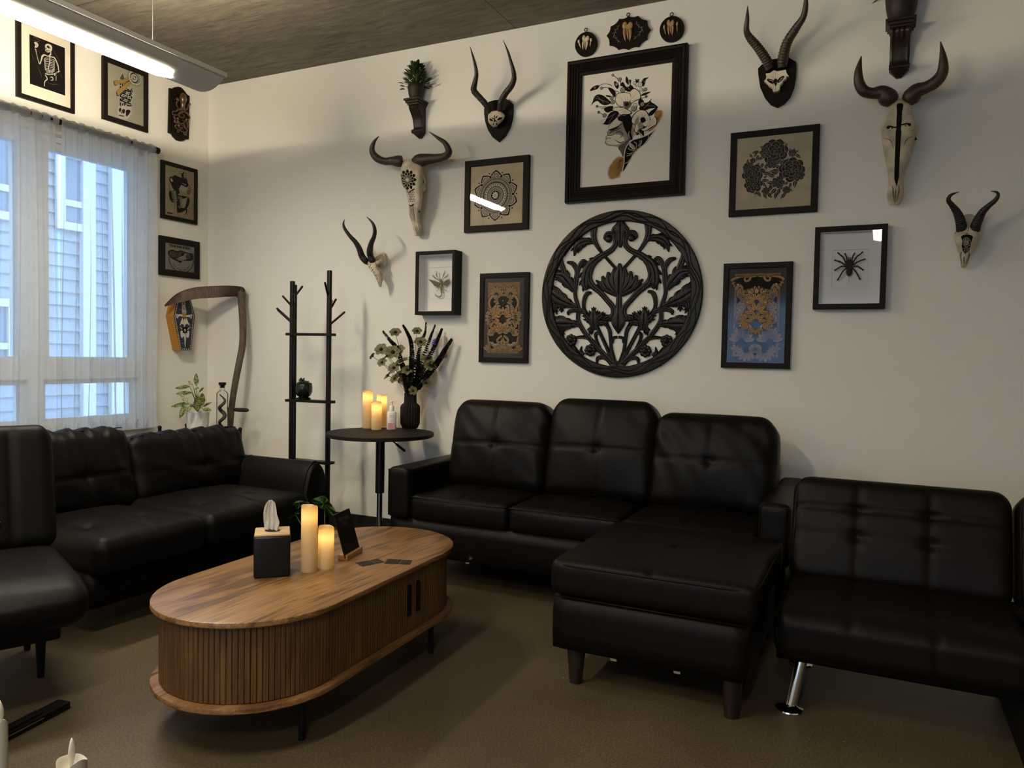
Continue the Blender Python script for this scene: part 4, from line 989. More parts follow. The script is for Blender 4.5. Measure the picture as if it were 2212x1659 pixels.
def lv(x, y, ang, L, W=None):
    c = f(x, y); A.leaf(c[0], c[1], ang, L*kx, (W or L*.42)*kx, 0, 1, 1)
    for j in range(1, 5):
        for sgn in (-1, 1):
            t = j/5.5; bx, by = c[0]+L*kx*t*math.cos(ang), c[1]+L*kx*t*math.sin(ang)
            A.stroke([(bx, by), (bx+L*.16*kx*math.cos(ang+sgn*.8), by+L*.16*kx*math.sin(ang+sgn*.8))], L*.010*kx, 2, 2.2)
for (x, y, a, L) in ((700, 340, PI, 130), (560, 440, PI*1.02, 150), (420, 560, 2.2, 110), (450, 540, .8, 90), (540, 500, 4.4, 130), (640, 540, 3.6, 130), (320, 690, 1.5, 110), (430, 650, 2.4, 90), (560, 660, 4.0, 110), (630, 660, 4.4, 130), (680, 690, 4.9, 120), (960, 270, -.05, 120), (1040, 370, .9, 120), (1060, 400, -.1, 110), (1130, 400, -.5, 90), (1140, 560, 4.1, 120), (1170, 480, 1.6, 110), (1230, 450, 1.3, 90), (1260, 460, .5, 90), (1280, 490, -.7, 130), (980, 610, -.4, 130), (970, 620, -1.2, 110), (980, 780, 2.5, 150), (960, 820, PI, 200), (940, 850, 3.3, 140), (630, 880, .05, 150), (640, 960, .5, 90), (600, 1010, -.1, 150), (600, 1040, -.9, 130), (860, 940, 2.7, 160), (850, 1050, PI, 150), (820, 1120, 4.0, 140), (900, 1170, 3.9, 170), (960, 1160, 4.5, 150), (900, 1240, 4.5, 150), (1080, 1260, 4.0, 150), (1050, 1050, 3.9, 90), (1140, 1040, 3.6, 110), (1180, 1050, 4.6, 120), (1260, 1010, 4.75, 150), (1300, 1010, 4.3, 130), (600, 1200, -.9, 110), (560, 1220, 3.7, 130), (520, 1240, -1.0, 130), (640, 1260, -1.1, 140), (720, 1260, -.9, 140), (690, 1160, 1.8, 80), (740, 1150, .8, 110), (1040, 1160, 3.2, 90), (1150, 1190, -.5, 80), (800, 940, 2.4, 90)):
    lv(x, y, a, L)
peony(860, 440, 250, 1, .2); peony(690, 440, 120, 2); peony(820, 640, 130, 3, .5); peony(420, 880, 200, 4, .3); peony(440, 1090, 175, 5); peony(340, 760, 110, 12)
peony(1200, 800, 240, 6, .6); peony(1330, 900, 120, 7); peony(930, 1050, 120, 8); peony(1215, 470, 75, 9); peony(690, 1220, 75, 10); peony(1100, 1200, 75, 11); peony(620, 830, 55, 13); peony(430, 620, 55, 14)
q = f(1330, 1410)
A.stroke([(q[0]-.02+.004*k, q[1]+.0015*(-1)**k) for k in range(10)], .0008, 2, 1)
q = f(190, 1450); A.stroke([(q[0]-.006+.003*k, q[1]+.0012*(-1)**k) for k in range(5)], .0008, 2, 1)
A.done('print', F.t)

# ---- 4, 5 brown damask woodcuts on black mats
M_KRAFT = mat('brown_block_print', (.22, .125, .045), .8, var=.25, vscale=60); M_KRAFTL = mat('light_brown_ink', (.34, .21, .09), .8); M_LAV = mat('pale_lilac_ink', (.50, .43, .40), .8)
M_BLKMAT = mat('black_mat_board', (.020, .018, .016), .7)
def damask(F, box_px, Zm, seed, variant):
    A = F.art([M_KRAFT, M_INK, M_KRAFTL, M_LAV]); f = tracer(A, Zm)
    (x0, y0), (x1, y1) = box_px; p, q = f(x0, y0), f(x1, y1); u0, u1, v0, v1 = p[0], q[0], q[1], p[1]
    w = (u1-u0)/2; h = (v1-v0)/2; cx, cy = (u0+u1)/2, (v0+v1)/2
    A.poly([(u0, v0), (u1, v0), (u1, v1), (u0, v1)], 0, 0)
    Q = lambda x, y, s=1: (cx+s*x*w, cy+y*h)       # x 0..1, y -1..1
    def both(fn):
        for s in (-1, 1): fn(s)
    def fan(x, y, r, a0, a1, n, s, l, m0=2, elong=1.):
        r *= 1.15
        for k in range(n):
            a = a0+(a1-a0)*k/(n-1); c = Q(x, y, s); px, py = c[0]+s*r*w*math.cos(a)*.62, c[1]+r*w*math.sin(a)*.62
            A.disc(px, py, r*w*.42*elong, 1, l, 14, ry=r*w*.20, a0=(a if s > 0 else PI-a)); A.disc(px, py, r*w*.38*elong, m0, l+1, 14, ry=r*w*.165, a0=(a if s > 0 else PI-a))
            A.stroke([(c[0]+s*r*w*.3*math.cos(a), c[1]+r*w*.3*math.sin(a)), (c[0]+s*r*w*.9*math.cos(a), c[1]+r*w*.9*math.sin(a))], w*.012, 1, l+2)
    def scroll(pts, wd, s, l, m0=2):
        P_ = [Q(a, b, s) for a, b in pts]; A.stroke(P_, [x*w*1.5 for x in wd], 1, l, 5); A.stroke(P_, [x*w for x in wd], m0, l+1, 5)
    def ribs(x, y, r, a0, a1, n, s, l):
        c = Q(x, y, s); A.disc(c[0], c[1], r*w*1.08, 1, l, 24)
        for k in range(n):
            a = a0+(a1-a0)*k/(n-1); A.stroke([(c[0]+s*r*w*.35*math.cos(a), c[1]+r*w*.35*math.sin(a)), (c[0]+s*r*w*.7*math.cos(a+.12), c[1]+r*w*.7*math.sin(a+.12)), (c[0]+s*r*w*.98*math.cos(a+.3), c[1]+r*w*.98*math.sin(a+.3))], [w*.02, w*.05, w*.035], 3, l+1)
    if variant == 0:
        A.poly([Q(0, .78), Q(.25, .8), Q(.55, .9), Q(.8, .6), Q(.95, .1), Q(.9, -.1), Q(.95, -.5), Q(.85, -.85), Q(.3, -.83), Q(0, -.78), Q(.3, -.83, -1), Q(.85, -.85, -1), Q(.95, -.5, -1), Q(.9, -.1, -1), Q(.95, .1, -1), Q(.8, .6, -1), Q(.55, .9, -1), Q(.25, .8, -1)], 1, 1)
        def half(s):
            ribs(.62, .40, .34, 2.2, 4.6, 9, s, 1); ribs(.58, -.22, .34, 0.2, 2.6, 8, s, 1); ribs(.48, -.66, .40, 3.3, 5.9, 11, s, 1); ribs(.92, .12, .2, -1, 1, 5, s, 1)
            scroll([(.35, .28), (.62, .20), (.86, .32), (.90, .48), (.68, .62), (.42, .56), (.40, .48), (.52, .46)], [.08, .12, .12, .14, .14, .12, .1, .05], s, 4)
            fan(.45, .66, .42, .2, 3.2, 7, s, 8); fan(.30, .52, .30, -1.2, 1.8, 5, s, 12)
            scroll([(.0, -.55), (.20, -.82), (.55, -.88), (.86, -.72), (.95, -.52)], [.1, .14, .14, .1, .05], s, 4)
            scroll([(.05, -.5), (.22, -.56), (.34, -.62), (.28, -.70), (.16, -.66)], [.1, .12, .12, .1, .06], s, 8)
            fan(.42, -.48, .52, .1, 2.6, 7, s, 10); fan(.1, -.42, .40, .5, 1.9, 3, s, 14)
            fan(.52, .0, .55, -1.0, 1.4, 7, s, 10); fan(.28, .08, .4, -.4, 1.6, 5, s, 14); fan(.12, -.10, .36, -1.5, .4, 4, s, 16)
            scroll([(.08, .10), (.20, .18), (.34, .24), (.30, .34), (.16, .32)], [.14, .16, .14, .12, .06], s, 18)
            fan(.85, -.96, .4, .6, 2.4, 5, s, 4); fan(.3, -1.0, .4, .6, 2.4, 5, s, 6)
        both(half); fan(0, .02, .5, .2, PI-.2, 7, 1, 20); fan(0, -.12, .34, PI+.4, 2*PI-.4, 5, 1, 20); fan(0, -.95, .4, .6, 2.5, 5, 1, 10)
        for y in (.72, .48): c = Q(0, y); A.disc(c[0], c[1], w*.035, 3, 24, 10)
        for s in (-1, 1):
            for (x, y) in ((.30, .42), (.30, -.24), (.84, -.40)): c = Q(x, y, s); A.disc(c[0], c[1], w*.032, 3, 24, 10)
    else:
        A.poly([Q(.1, .93), Q(.9, .85), Q(.88, .1), Q(.92, -.3), Q(.88, -.93), Q(.88, -.93, -1), Q(.92, -.3, -1), Q(.88, .1, -1), Q(.9, .85, -1), Q(.1, .93, -1)], 1, 1)
        def half(s):
            fan(.46, .92, .62, PI+.2, 2*PI-.2, 13, s, 2, elong=1.1); scroll([(.28, .93), (.36, .84), (.50, .82), (.56, .88), (.48, .93)], [.1, .1, .1, .08, .05], s, 8)
            scroll([(.95, .62), (.80, .72), (.66, .66), (.70, .58)], [.14, .14, .1, .05], s, 4); scroll([(.40, .62), (.34, .50), (.42, .40), (.56, .34)], [.1, .12, .1, .05], s, 4)
            fan(.88, .36, .5, 1.8, 4.4, 7, s, 6); scroll([(.60, .02), (.78, .0), (.86, -.10), (.70, -.2), (.52, -.14)], [.1, .12, .12, .1, .05], s, 8)
            scroll([(.92, -.12), (.66, -.22), (.60, -.36), (.80, -.38), (.86, -.30)], [.12, .12, .12, .1, .05], s, 8); scroll([(.20, -.30), (.36, -.22), (.50, -.30), (.44, -.42), (.30, -.40)], [.1, .12, .12, .1, .05], s, 8)
            fan(.40, .12, .46, -1.2, 2.2, 8, s, 12); fan(.34, -.12, .40, -1.4, 1.2, 6, s, 14); fan(.18, .34, .34, -.6, 1.6, 5, s, 16)
            fan(.62, -.62, .50, .2, 3., 8, s, 8); fan(.40, -.84, .46, 2.6, 6.2, 9, s, 10); fan(.85, -.86, .26, .6, 2.6, 4, s, 12)
        both(half)
        for (y, r) in ((.52, .3), (.30, .42), (.05, .45), (-.15, .4)): fan(0, y, r, .1, PI-.1, 6, 1, 20)
        fan(0, -.3, .3, PI+.3, 2*PI-.3, 5, 1, 24)
        A.leaf(*Q(0, .5), PI/2, w*.34, w*.26, 1, 30); A.leaf(*Q(0, .51), PI/2, w*.28, w*.20, 2, 31)
        for s in (-1, 1):
            for (x, y) in ((.30, .56), (.40, .30), (.66, .02), (.70, -.26), (.2, -.5), (.0, .68), (.84, .74), (.0, -.93)): c = Q(x, y, s); A.disc(c[0], c[1], w*.035, 3, 26, 10)
    # line of small hand lettering under the block
    for k in range(34):
        if k % 7 == 5: continue
        x = cx-w*.6+k*w*.035; A.stroke([(x, v0-.0085), (x+w*.018, v0-.0065-.001*(k % 3))], .0007, 3, 1)
    return A
F = Frame('B', ((1036, 591), (1142, 587), (1139, 784), (1033.5, 783)), 'narrow black framed brown scrollwork print, left of the carved round panel', depth=.024, mould=.029, backm=M_BLKMAT)
damask(F, ((230, 240), (737, 1419)), Zoom(1025, 580, 1150, 795, 965), 1, 0).done('print', F.t)
F = Frame('B', ((1563.9, 569.5), (1714.3, 564), (1704.2, 797.7), (1555.9, 793.7)), 'narrow black framed brown scrollwork print, right of the carved round panel', depth=.024, mould=.0275, backm=M_BLKMAT)
damask(F, ((250, 245), (868, 1440)), Zoom(1550, 555, 1720, 805, 1128), 2, 1).done('print', F.t)

# ---- 6 skeleton print on the left wall
F = Frame('L', ((37.2, 33), (162, 84.8), (162.8, 245.6), (38, 207.6)), 'black framed print of a skeleton on black with wide cream mat, at far left', depth=.022, mould=.024, backm=M_PAPER, name='framed_picture')
A = F.art([M_INK, M_BONEINK, M_GREY2]); Z = Zoom(30, 50, 170, 250, 1161); f = tracer(A, Z)
A.poly(TP(f, [(275, 195), (912, 445), (918, 1300), (285, 1085)]), 0, 0)
kk = abs(f(300, 500)[0]-f(400, 540)[0])/100
def K(pts, w, mi=1, l=2, n=4):
    A.stroke(TP(f, pts), [x*kk for x in w] if hasattr(w, '__len__') else w*kk, mi, l, n)
def S(pts, mi=1, l=2): A.sm(TP(f, pts), mi, l, 4)
for p in ([(330, 300), (420, 330), (470, 300)], [(700, 480), (780, 620), (820, 700)], [(320, 560), (360, 660)], [(420, 780), (470, 880), (500, 980)], [(830, 900), (860, 1000)], [(600, 1060), (700, 1100), (800, 1090)], [(340, 240), (500, 330)]): K(p, [2, 9, 2], 2, 1)
S([(560, 390), (610, 370), (665, 395), (685, 445), (672, 500), (640, 512), (610, 500), (570, 515), (560, 470)])
S([(585, 410), (615, 405), (650, 450), (630, 455), (595, 440)], 0, 3); S([(562, 440), (575, 435), (580, 465), (566, 468)], 0, 3); K([(575, 485), (640, 490)], 5, 0, 3)
S([(570, 490), (640, 500), (630, 525), (580, 520)]); K([(655, 500), (655, 560), (620, 590)], [14, 22, 14])
K([(500, 600), (540, 570), (600, 590), (640, 600), (720, 620), (760, 690), (790, 770)], [30, 26, 14, 16, 24, 24, 22])
K([(505, 600), (480, 690), (460, 730)], [28, 18, 26]); K([(460, 735), (425, 640), (385, 460)], [22, 12, 14]); K([(445, 720), (415, 600), (375, 450)], [8, 7, 8])
S([(360, 345), (395, 340), (430, 370), (435, 410), (400, 440), (370, 430), (378, 390)]); K([(370, 370), (430, 385)], 5, 0, 3); K([(372, 400), (425, 410)], 5, 0, 3)
K([(790, 760), (800, 850)], [20, 18]); K([(820, 860), (780, 880)], [16, 20]); K([(640, 590), (640, 700), (620, 800), (640, 880)], [14, 18, 14, 12])
for i in range(7):
    y = 640+i*30; K([(630, y-10), (570, y-14+i*2), (540+i*3, y+14), (560+i*4, y+34)], [6, 9, 9, 5]); K([(645, y), (690, y+8), (725, y+34), (700, y+56)], [6, 9, 9, 5])
for i in range(4): y = 830+i*24; K([(570+4*i, y-10), (620, y+14), (700-8*i, y+10), (720-10*i, y-20)], [7, 10, 9, 5])
K([(560, 900), (600, 920), (700, 915), (760, 890)], [18, 14, 14, 20]); K([(560, 930), (595, 1000), (550, 1050), (545, 1130)], [20, 16, 14, 12]); K([(650, 970), (690, 970), (695, 1020), (655, 1020)], [12, 14, 14, 10])
K([(760, 890), (720, 940)], [26, 14]); K([(755, 940), (752, 1030)], [10, 10]); K([(720, 930), (760, 905), (770, 870)], [6, 8, 6])
A.done('print', F.t)
# ---- 7 tower and skull
F = Frame('L', ((223.3, 119.5), (321, 157), (321, 286.6), (223.8, 256.2)), 'black framed drawing of a brick tower rising from a skull with yellow beams', depth=.022, mould=.031, backm=mat('grey_green_paper', (.42, .40, .31), .85, var=.06, vscale=20))
A = F.art([M_INK, M_BONEINK, mat('mustard_ink', (.42, .27, .07), .8), M_GREY2]); Z = Zoom(215, 110, 330, 290, 1060); f = tracer(A, Z); kk = abs(f(300, 500)[0]-f(400, 540)[0])/100
S([(385, 560), (460, 435), (515, 600), (505, 680), (560, 700), (590, 760), (640, 715), (680, 840), (655, 960), (630, 1000), (635, 1160), (630, 1260), (560, 1350), (490, 1360), (400, 1340), (370, 1280), (370, 1150), (395, 1090), (390, 900), (400, 740)], 1, 0)
A.poly(TP(f, [(392, 555), (460, 440), (508, 595)]), 3, 1); A.poly(TP(f, [(600, 800), (638, 722), (672, 835)]), 3, 1)
A.poly(TP(f, [(400, 570), (500, 610), (500, 690), (560, 740), (600, 780), (650, 850), (640, 955), (620, 990), (625, 1110), (400, 1080)]), 0, 1)
for r in range(13):
    for c in range(6):
        x = 405+c*42+(21 if r % 2 else 0); y = 600+r*40+c*14
        if y > 1080 or x > 620 or (x > 500 and y < 700) or (x > 560 and y < 790): continue
        A.poly(TP(f, [(x, y), (x+32, y+11), (x+32, y+32), (x, y+21)]), 1 if (r+c) % 3 else 3, 2)
for (x, y) in ((450, 660), (545, 870), (635, 910), (452, 1050)):
    S([(x-30, y+40), (x-20, y-10), (x, y-45), (x+20, y), (x+32, y+50), (x, y+40)], 1, 3); S([(x-15, y+30), (x, y-20), (x+16, y+34)], 0, 4)
S([(375, 1130), (420, 1110), (480, 1130), (520, 1140), (600, 1160), (630, 1190), (620, 1260), (560, 1300), (500, 1350), (400, 1340), (372, 1280)], 1, 4)
for q in ([(385, 1150), (415, 1130), (430, 1180), (400, 1220), (380, 1190)], [(445, 1170), (490, 1160), (500, 1220), (470, 1250), (445, 1220)], [(525, 1180), (580, 1170), (610, 1200), (590, 1250), (530, 1310), (520, 1250)], [(420, 1200), (440, 1230), (425, 1250)], [(385, 1270), (480, 1290), (475, 1310), (390, 1295)]): S(q, 0, 5)
for i in range(5): K([(395+18*i, 1268), (397+18*i, 1305)], 3, 1, 6, 1)
for q in ([(270, 600), (310, 585), (390, 590), (500, 550), (600, 510), (640, 560), (500, 640), (390, 660), (320, 695), (285, 680)], [(320, 830), (350, 780), (560, 600), (650, 580), (650, 620), (520, 760), (370, 900), (340, 900)]):
    A.poly(TP(f, q), 0, 7); c = (sum(a for a, _ in q)/len(q), sum(b_ for _, b_ in q)/len(q)); A.poly(TP(f, [(c[0]+(a-c[0])*.92, c[1]+(b_-c[1])*.88) for a, b_ in q]), 2, 8)
for (cx_, cy_, r) in ((680, 540, 120),):
    for k in range(18):
        a = 2*PI*k/18
        for rr, s_ in ((118, 24), (60, 13)):
            q = f(cx_+rr*math.cos(a)+(18 if rr > 90 else 0), cy_+rr*1.1*math.sin(a)+.3*rr*math.cos(a)); A.disc(q[0], q[1], s_*kk*1.2, 0, 9, 10); A.disc(q[0], q[1], s_*kk*.95, 1, 10, 10)
    q = f(cx_, cy_); A.disc(q[0], q[1], 88*kk, 0, 9.5, 20); A.disc(q[0], q[1], 26*kk, 1, 12, 14)
    for k in range(12): a = 2*PI*k/12; q = f(cx_+46*math.cos(a), cy_+50*math.sin(a)); A.disc(q[0], q[1], 13*kk, 1, 12, 8)
A.done('print', F.t)
# ---- 8 panther head print
F = Frame('L', ((350.9, 345), (428.6, 366.3), (426.5, 485.3), (350, 470.3)), 'black framed tan print of a dark cat head with whiskers and skeletal ribs', depth=.022, mould=.026, backm=M_TAN)
A = F.art([M_INK, M_CREAM, M_OCHRE, M_GREY2]); Z = Zoom(340, 330, 450, 620, 629); f = tracer(A, Z); kk = abs(f(100, 300)[0]-f(200, 325)[0])/100
S([(145, 340), (160, 290), (180, 300), (215, 275), (270, 300), (320, 310), (365, 330), (372, 370), (385, 410), (330, 430), (290, 420), (265, 450), (275, 500), (235, 500), (190, 440), (165, 380)], 0, 1)
S([(160, 345), (165, 310), (190, 340), (185, 360)], 1, 2); S([(290, 400), (340, 420), (365, 450), (330, 480), (285, 450)], 1, 2); S([(370, 460), (395, 465), (410, 490), (390, 520), (360, 510)], 2, 2); K([(300, 370), (350, 400)], [3, 12], 1, 2)
for i in range(7): K([(165+4*i, 470+22*i), (205+3*i, 490+20*i), (225+3*i, 470+20*i)], [4, 10, 5], 1, 3)
S([(150, 470), (250, 500), (250, 600), (200, 620), (150, 570)], 0, 2)
S([(240, 540), (300, 530), (390, 560), (385, 650), (330, 720), (250, 740), (240, 680)], 0, 1)
for i in range(7): K([(270+2*i, 560+18*i), (320, 575+17*i), (375-5*i, 550+18*i)], [6, 12, 5], 1, 3)
S([(250, 540), (300, 545), (290, 570), (255, 565)], 2, 4); S([(250, 650), (290, 670), (270, 690)], 2, 4)
for p in ([(385, 430), (420, 390)], [(390, 440), (435, 425)], [(392, 450), (438, 460)], [(390, 462), (430, 490)], [(262, 250), (285, 270)], [(270, 225), (300, 260)], [(345, 260), (370, 255)], [(340, 280), (365, 285)], [(335, 300), (370, 320)], [(210, 640), (225, 660)], [(205, 670), (215, 700)], [(180, 640), (170, 660)], [(390, 690), (405, 690)], [(385, 720), (390, 750)], [(365, 760), (375, 775)]): K(p, [7, 2], 0, 2, 1)
S([(300, 300), (295, 265), (335, 230), (322, 265), (325, 310)], 0, 2); S([(320, 770), (350, 745), (350, 700), (368, 700), (362, 750)], 0, 2)
K([(150, 370), (145, 420), (150, 470)], 9, 2, 2); A.poly(TP(f, [(120, 730), (187, 745), (187, 762), (120, 747)]), 0, 2)
A.done('print', F.t)
# ---- 9 clasped hands motto
F = Frame('L', ((347.1, 507.4), (432.7, 523.7), (431.7, 603.8), (345.8, 592.7)), 'small wide black frame with a clasped hands drawing and a motto', depth=.022, mould=.0415, backm=mat('grey_print_paper', (.56, .54, .48), .85))
A = F.art([M_INK, M_BONEINK, M_GREY2, mat('brown_skin_ink', (.16, .07, .035), .8)]); f = tracer(A, Z); kk = abs(f(100, 1200)[0]-f(200, 1220)[0])/100
c0 = f(285, 1178)
A.text('YOUR PAIN IS REAL', 0, A.uv(A.W(*Z(290, 1168), A.n))[1]+.000, .0225, 0, 1, bold=.0011, sx=.90)
S([(130, 1220), (180, 1195), (240, 1215), (290, 1205), (345, 1225), (400, 1240), (440, 1250), (445, 1310), (410, 1335), (350, 1335), (300, 1345), (290, 1365), (240, 1340), (180, 1310), (140, 1270)], 0, 1)
S([(145, 1225), (185, 1210), (240, 1230), (300, 1220), (335, 1240), (320, 1270), (250, 1285), (190, 1290), (155, 1260)], 3, 2)
S([(300, 1240), (350, 1245), (395, 1260), (400, 1310), (350, 1320), (300, 1335), (270, 1320), (250, 1300), (290, 1280)], 1, 2); S([(355, 1255), (405, 1270), (400, 1315), (355, 1310)], 3, 3)
for i in range(4): K([(225+22*i, 1300+6*i), (250+20*i, 1318+4*i), (268+18*i, 1330+2*i)], [5, 9, 4], 1, 3); K([(232+22*i, 1296+6*i), (275+18*i, 1324)], 3, 0, 4, 1)
K([(150, 1222), (145, 1260), (165, 1285)], 8, 2, 3); K([(430, 1255), (436, 1290), (420, 1320)], 8, 2, 3)
hw_ = (f(445, 1300)[0]-f(140, 1250)[0])/2; ccx = (f(445, 1300)[0]+f(140, 1250)[0])/2; ccy = f(290, 1300)[1]
for k in range(19):
    a = PI+.12+(PI-.24)*k/18; x, y = ccx+hw_*math.cos(a), ccy+hw_*.98*math.sin(a)
    A.stroke([(x+.0042*math.cos(a+PI/2+t)*1.25 if False else x+.0060*math.cos(t)*math.cos(a+PI/2)-.0032*math.sin(t)*math.sin(a+PI/2), y+.0060*math.cos(t)*math.sin(a+PI/2)+.0032*math.sin(t)*math.cos(a+PI/2)) for t in [2*PI*j/12 for j in range(13)]], .0034, 0, 2)
for k, chh in enumerate('YOUR STORY MATTERS'):
    a = PI+.62+(PI-1.24)*k/17; x, y = ccx+hw_*.80*math.cos(a), ccy+hw_*.80*math.sin(a)
    if chh != ' ': A.text(chh, x, y, .0105, 0, 2, bold=.0005)
A.done('print', F.t)

# ---- 10, 11 specimen boxes
def box_lining(F):
    b = bm_new()
    for (u0, u1, v0, v1) in ((-F.iw, -F.iw+.002, -F.ih, F.ih), (F.iw-.002, F.iw, -F.ih, F.ih), (-F.iw, F.iw, -F.ih, -F.ih+.002), (-F.iw, F.iw, F.ih-.002, F.ih)):
        boxc_local(b, F, u0, u1, v0, v1, F.back, F.depth-.008)
    link('lining', b, M_WHITE, F.t)
def window_line(F, u0, u1, v0, v1):
    A = F.art([mat('bevel_grey', (.42, .40, .36), .8), M_WHITE]); A.poly([(u0, v0), (u1, v0), (u1, v1), (u0, v1)], 0, 0); e = .0016; A.poly([(u0+e, v0+.0006), (u1-.0006, v0+.0006), (u1-.0006, v1-e*1.4), (u0+e, v1-e*1.4)], 1, 1); A.done('mount', F.t)
F = Frame('B', ((896.5, 543.5), (982.5, 539.5), (982, 679.5), (896.5, 679.8)), 'deep black shadow box holding a pinned metallic winged scorpion', depth=.085, mould=.021, back=.012, name='specimen_box', cat='specimen box')
box_lining(F); Z = Zoom(880, 530, 1020, 690, 1452)
def proj(F, Zm, n): return lambda x, y, dn=0.: F.W(*Zm(x, y), n+dn)
W_ = proj(F, Z, .030)
A_ = F.art([M_WHITE]); g = tracer(A_, Z); a1, a2 = g(490, 500), g(1040, 1190); A_.bm.free(); window_line(F, a1[0], min(a2[0], F.iw-.012), a2[1], a1[1])
sc_ = thing('mounted_scorpion', 'metallic winged scorpion specimen with curled tail inside the deep shadow box', 'specimen', W_(755, 900))
M_BRZ = mat('bronze_chitin', (.30, .22, .12), .3, metal=.7, bump=.3, bscale=300); M_WING = mat('brown_insect_wing', (.12, .06, .03), .45)
b = bm_new(); q = [(740, 770), (745, 830), (750, 880), (755, 940), (758, 1000), (760, 1040)]
for i in range(9):
    t = i/8; x, y = 740+22*t, 780+260*t; ball(b, W_(x, y), (.0085*(1-.35*t)+.001, .006, .0058), 12, 8)
link('body', b, M_BRZ, sc_, smooth=True)
b = bm_new(); tl_ = crom([(760, 1040), (768, 1090), (750, 1135), (700, 1150), (645, 1130), (620, 1080)], 4); tube(b, [W_(x, y) for x, y in tl_], [.0032]*(len(tl_)-3)+[.003, .0022, .0008], 8); link('tail', b, M_BRZ, sc_, smooth=True)
for pts in ([(730, 770), (670, 710), (650, 650), (640, 560)], [(760, 770), (800, 700), (815, 650), (835, 555)], [(720, 790), (640, 740), (590, 710), (550, 660)], [(775, 790), (840, 720), (880, 690), (905, 650)]):
    b = bm_new(); tube(b, [W_(x, y, .004) for x, y in crom(pts, 4)], [.0016]*5+[.0034]*4+[.0016, .0014, .0012, .0006], 8)
    x, y = pts[-1]; xm, ym = pts[-2]; tube(b, [W_(xm+8, ym-6), W_((x+xm)/2+24, (y+ym)/2), W_(x+14, y+4)], [.0022, .0014, .0005], 6); link('claw', b, M_BRZ, sc_, smooth=True)
for pts in ([(720, 900), (670, 930), (630, 960)], [(720, 930), (690, 980), (650, 1040)], [(790, 910), (850, 940), (900, 945)], [(800, 960), (850, 1000), (885, 1035)], [(700, 850), (600, 790), (460, 775)], [(800, 850), (880, 790), (950, 765)]):
    b = bm_new(); tube(b, [W_(x, y, .002) for x, y in crom(pts, 3)], [.0014]*6+[.0006], 6); link('leg', b, M_BRZ, sc_, smooth=True)
for pts in ([(715, 840), (600, 790), (480, 765), (560, 850), (620, 920), (700, 900)], [(800, 840), (880, 775), (950, 765), (920, 850), (870, 900), (810, 900)]):
    b = bm_new(); prism(b, [W_(x, y) for x, y in crom(pts, 3, True)], (0, -.0008, 0)); link('wing', b, M_WING, sc_)
F = Frame('B', ((1760.5, 490.8), (1918.8, 482.5), (1911.8, 666.4), (1755.5, 667.8)), 'black shadow box at right holding a large pinned tarantula', depth=.050, mould=.025, back=.010, name='specimen_box', cat='specimen box')
box_lining(F); Z = Zoom(1790, 520, 1890, 620, 1659); W_ = proj(F, Z, .022)
A_ = F.art([M_WHITE]); g = tracer(A_, Z); a1, a2 = g(140, 345), g(1385, 1700); A_.bm.free(); window_line(F, a1[0], a2[0], a2[1], a1[1])
sp = thing('mounted_tarantula', 'large dark hairy tarantula pinned inside the right shadow box', 'specimen', W_(740, 900))
M_TAR = mat('tarantula_hair', (.022, .012, .009), .85, bump=.8, bscale=500)
px_ = pxm(W_(740, 900))*100/1659
b = bm_new(); ball(b, W_(740, 820), (150*px_, .010, 150*px_), 20, 14); ball(b, W_(740, 950), (120*px_, .009, 90*px_), 16, 10); link('thorax', b, M_TAR, sp, smooth=True)
b = bm_new(); ball(b, W_(738, 1110), (100*px_, .011, 150*px_), 20, 14)
rn = random.Random(3)
for k in range(70):
    a = rn.uniform(PI*.95, 2.05*PI); r = rn.uniform(.9, 1.3); p0 = W_(738+90*math.cos(a), 1110-140*math.sin(a), .003); p1 = W_(738+90*1.3*math.cos(a), 1110-140*1.28*math.sin(a), .006); tube(b, [p0, p1], [.0005, .0001], 4)
link('abdomen', b, M_TAR, sp, smooth=True)
for pts in ([(600, 760), (560, 680), (520, 590), (430, 520), (330, 430)], [(660, 720), (655, 620), (620, 540), (585, 465)], [(560, 860), (500, 800), (400, 750), (210, 695)], [(600, 920), (470, 920), (360, 970), (215, 1060)], [(620, 1000), (520, 1080), (430, 1230), (320, 1410)],
            [(880, 770), (950, 660), (1010, 570), (1120, 490), (1215, 405)], [(840, 720), (850, 600), (890, 520), (930, 450)], [(920, 850), (1000, 780), (1150, 710), (1300, 660)], [(900, 920), (1020, 910), (1130, 970), (1240, 1050)], [(860, 1000), (960, 1090), (1040, 1230), (1125, 1385)]):
    b = bm_new(); c = crom(pts, 4); n = len(c); tube(b, [W_(x, y, .012*math.sin(PI*i/(n-1)) if i < n-1 else 0) for i, (x, y) in enumerate(c)], [(30-8*abs(math.sin(3.1*PI*i/(n-1))))*px_ for i in range(n)], 10); link('leg', b, M_TAR, sp, smooth=True)
for x in (710, 775):
    b = bm_new(); tube(b, [W_(x, 720), W_(x+5, 640), W_(x+8, 575)], [22*px_, 16*px_, 5*px_], 8); link('palp', b, M_TAR, sp, smooth=True)
b = bm_new(); tube(b, [W_(725, 1250), W_(715, 1520)], .0006, 6); link('pin', b, M_BRZ, sp)

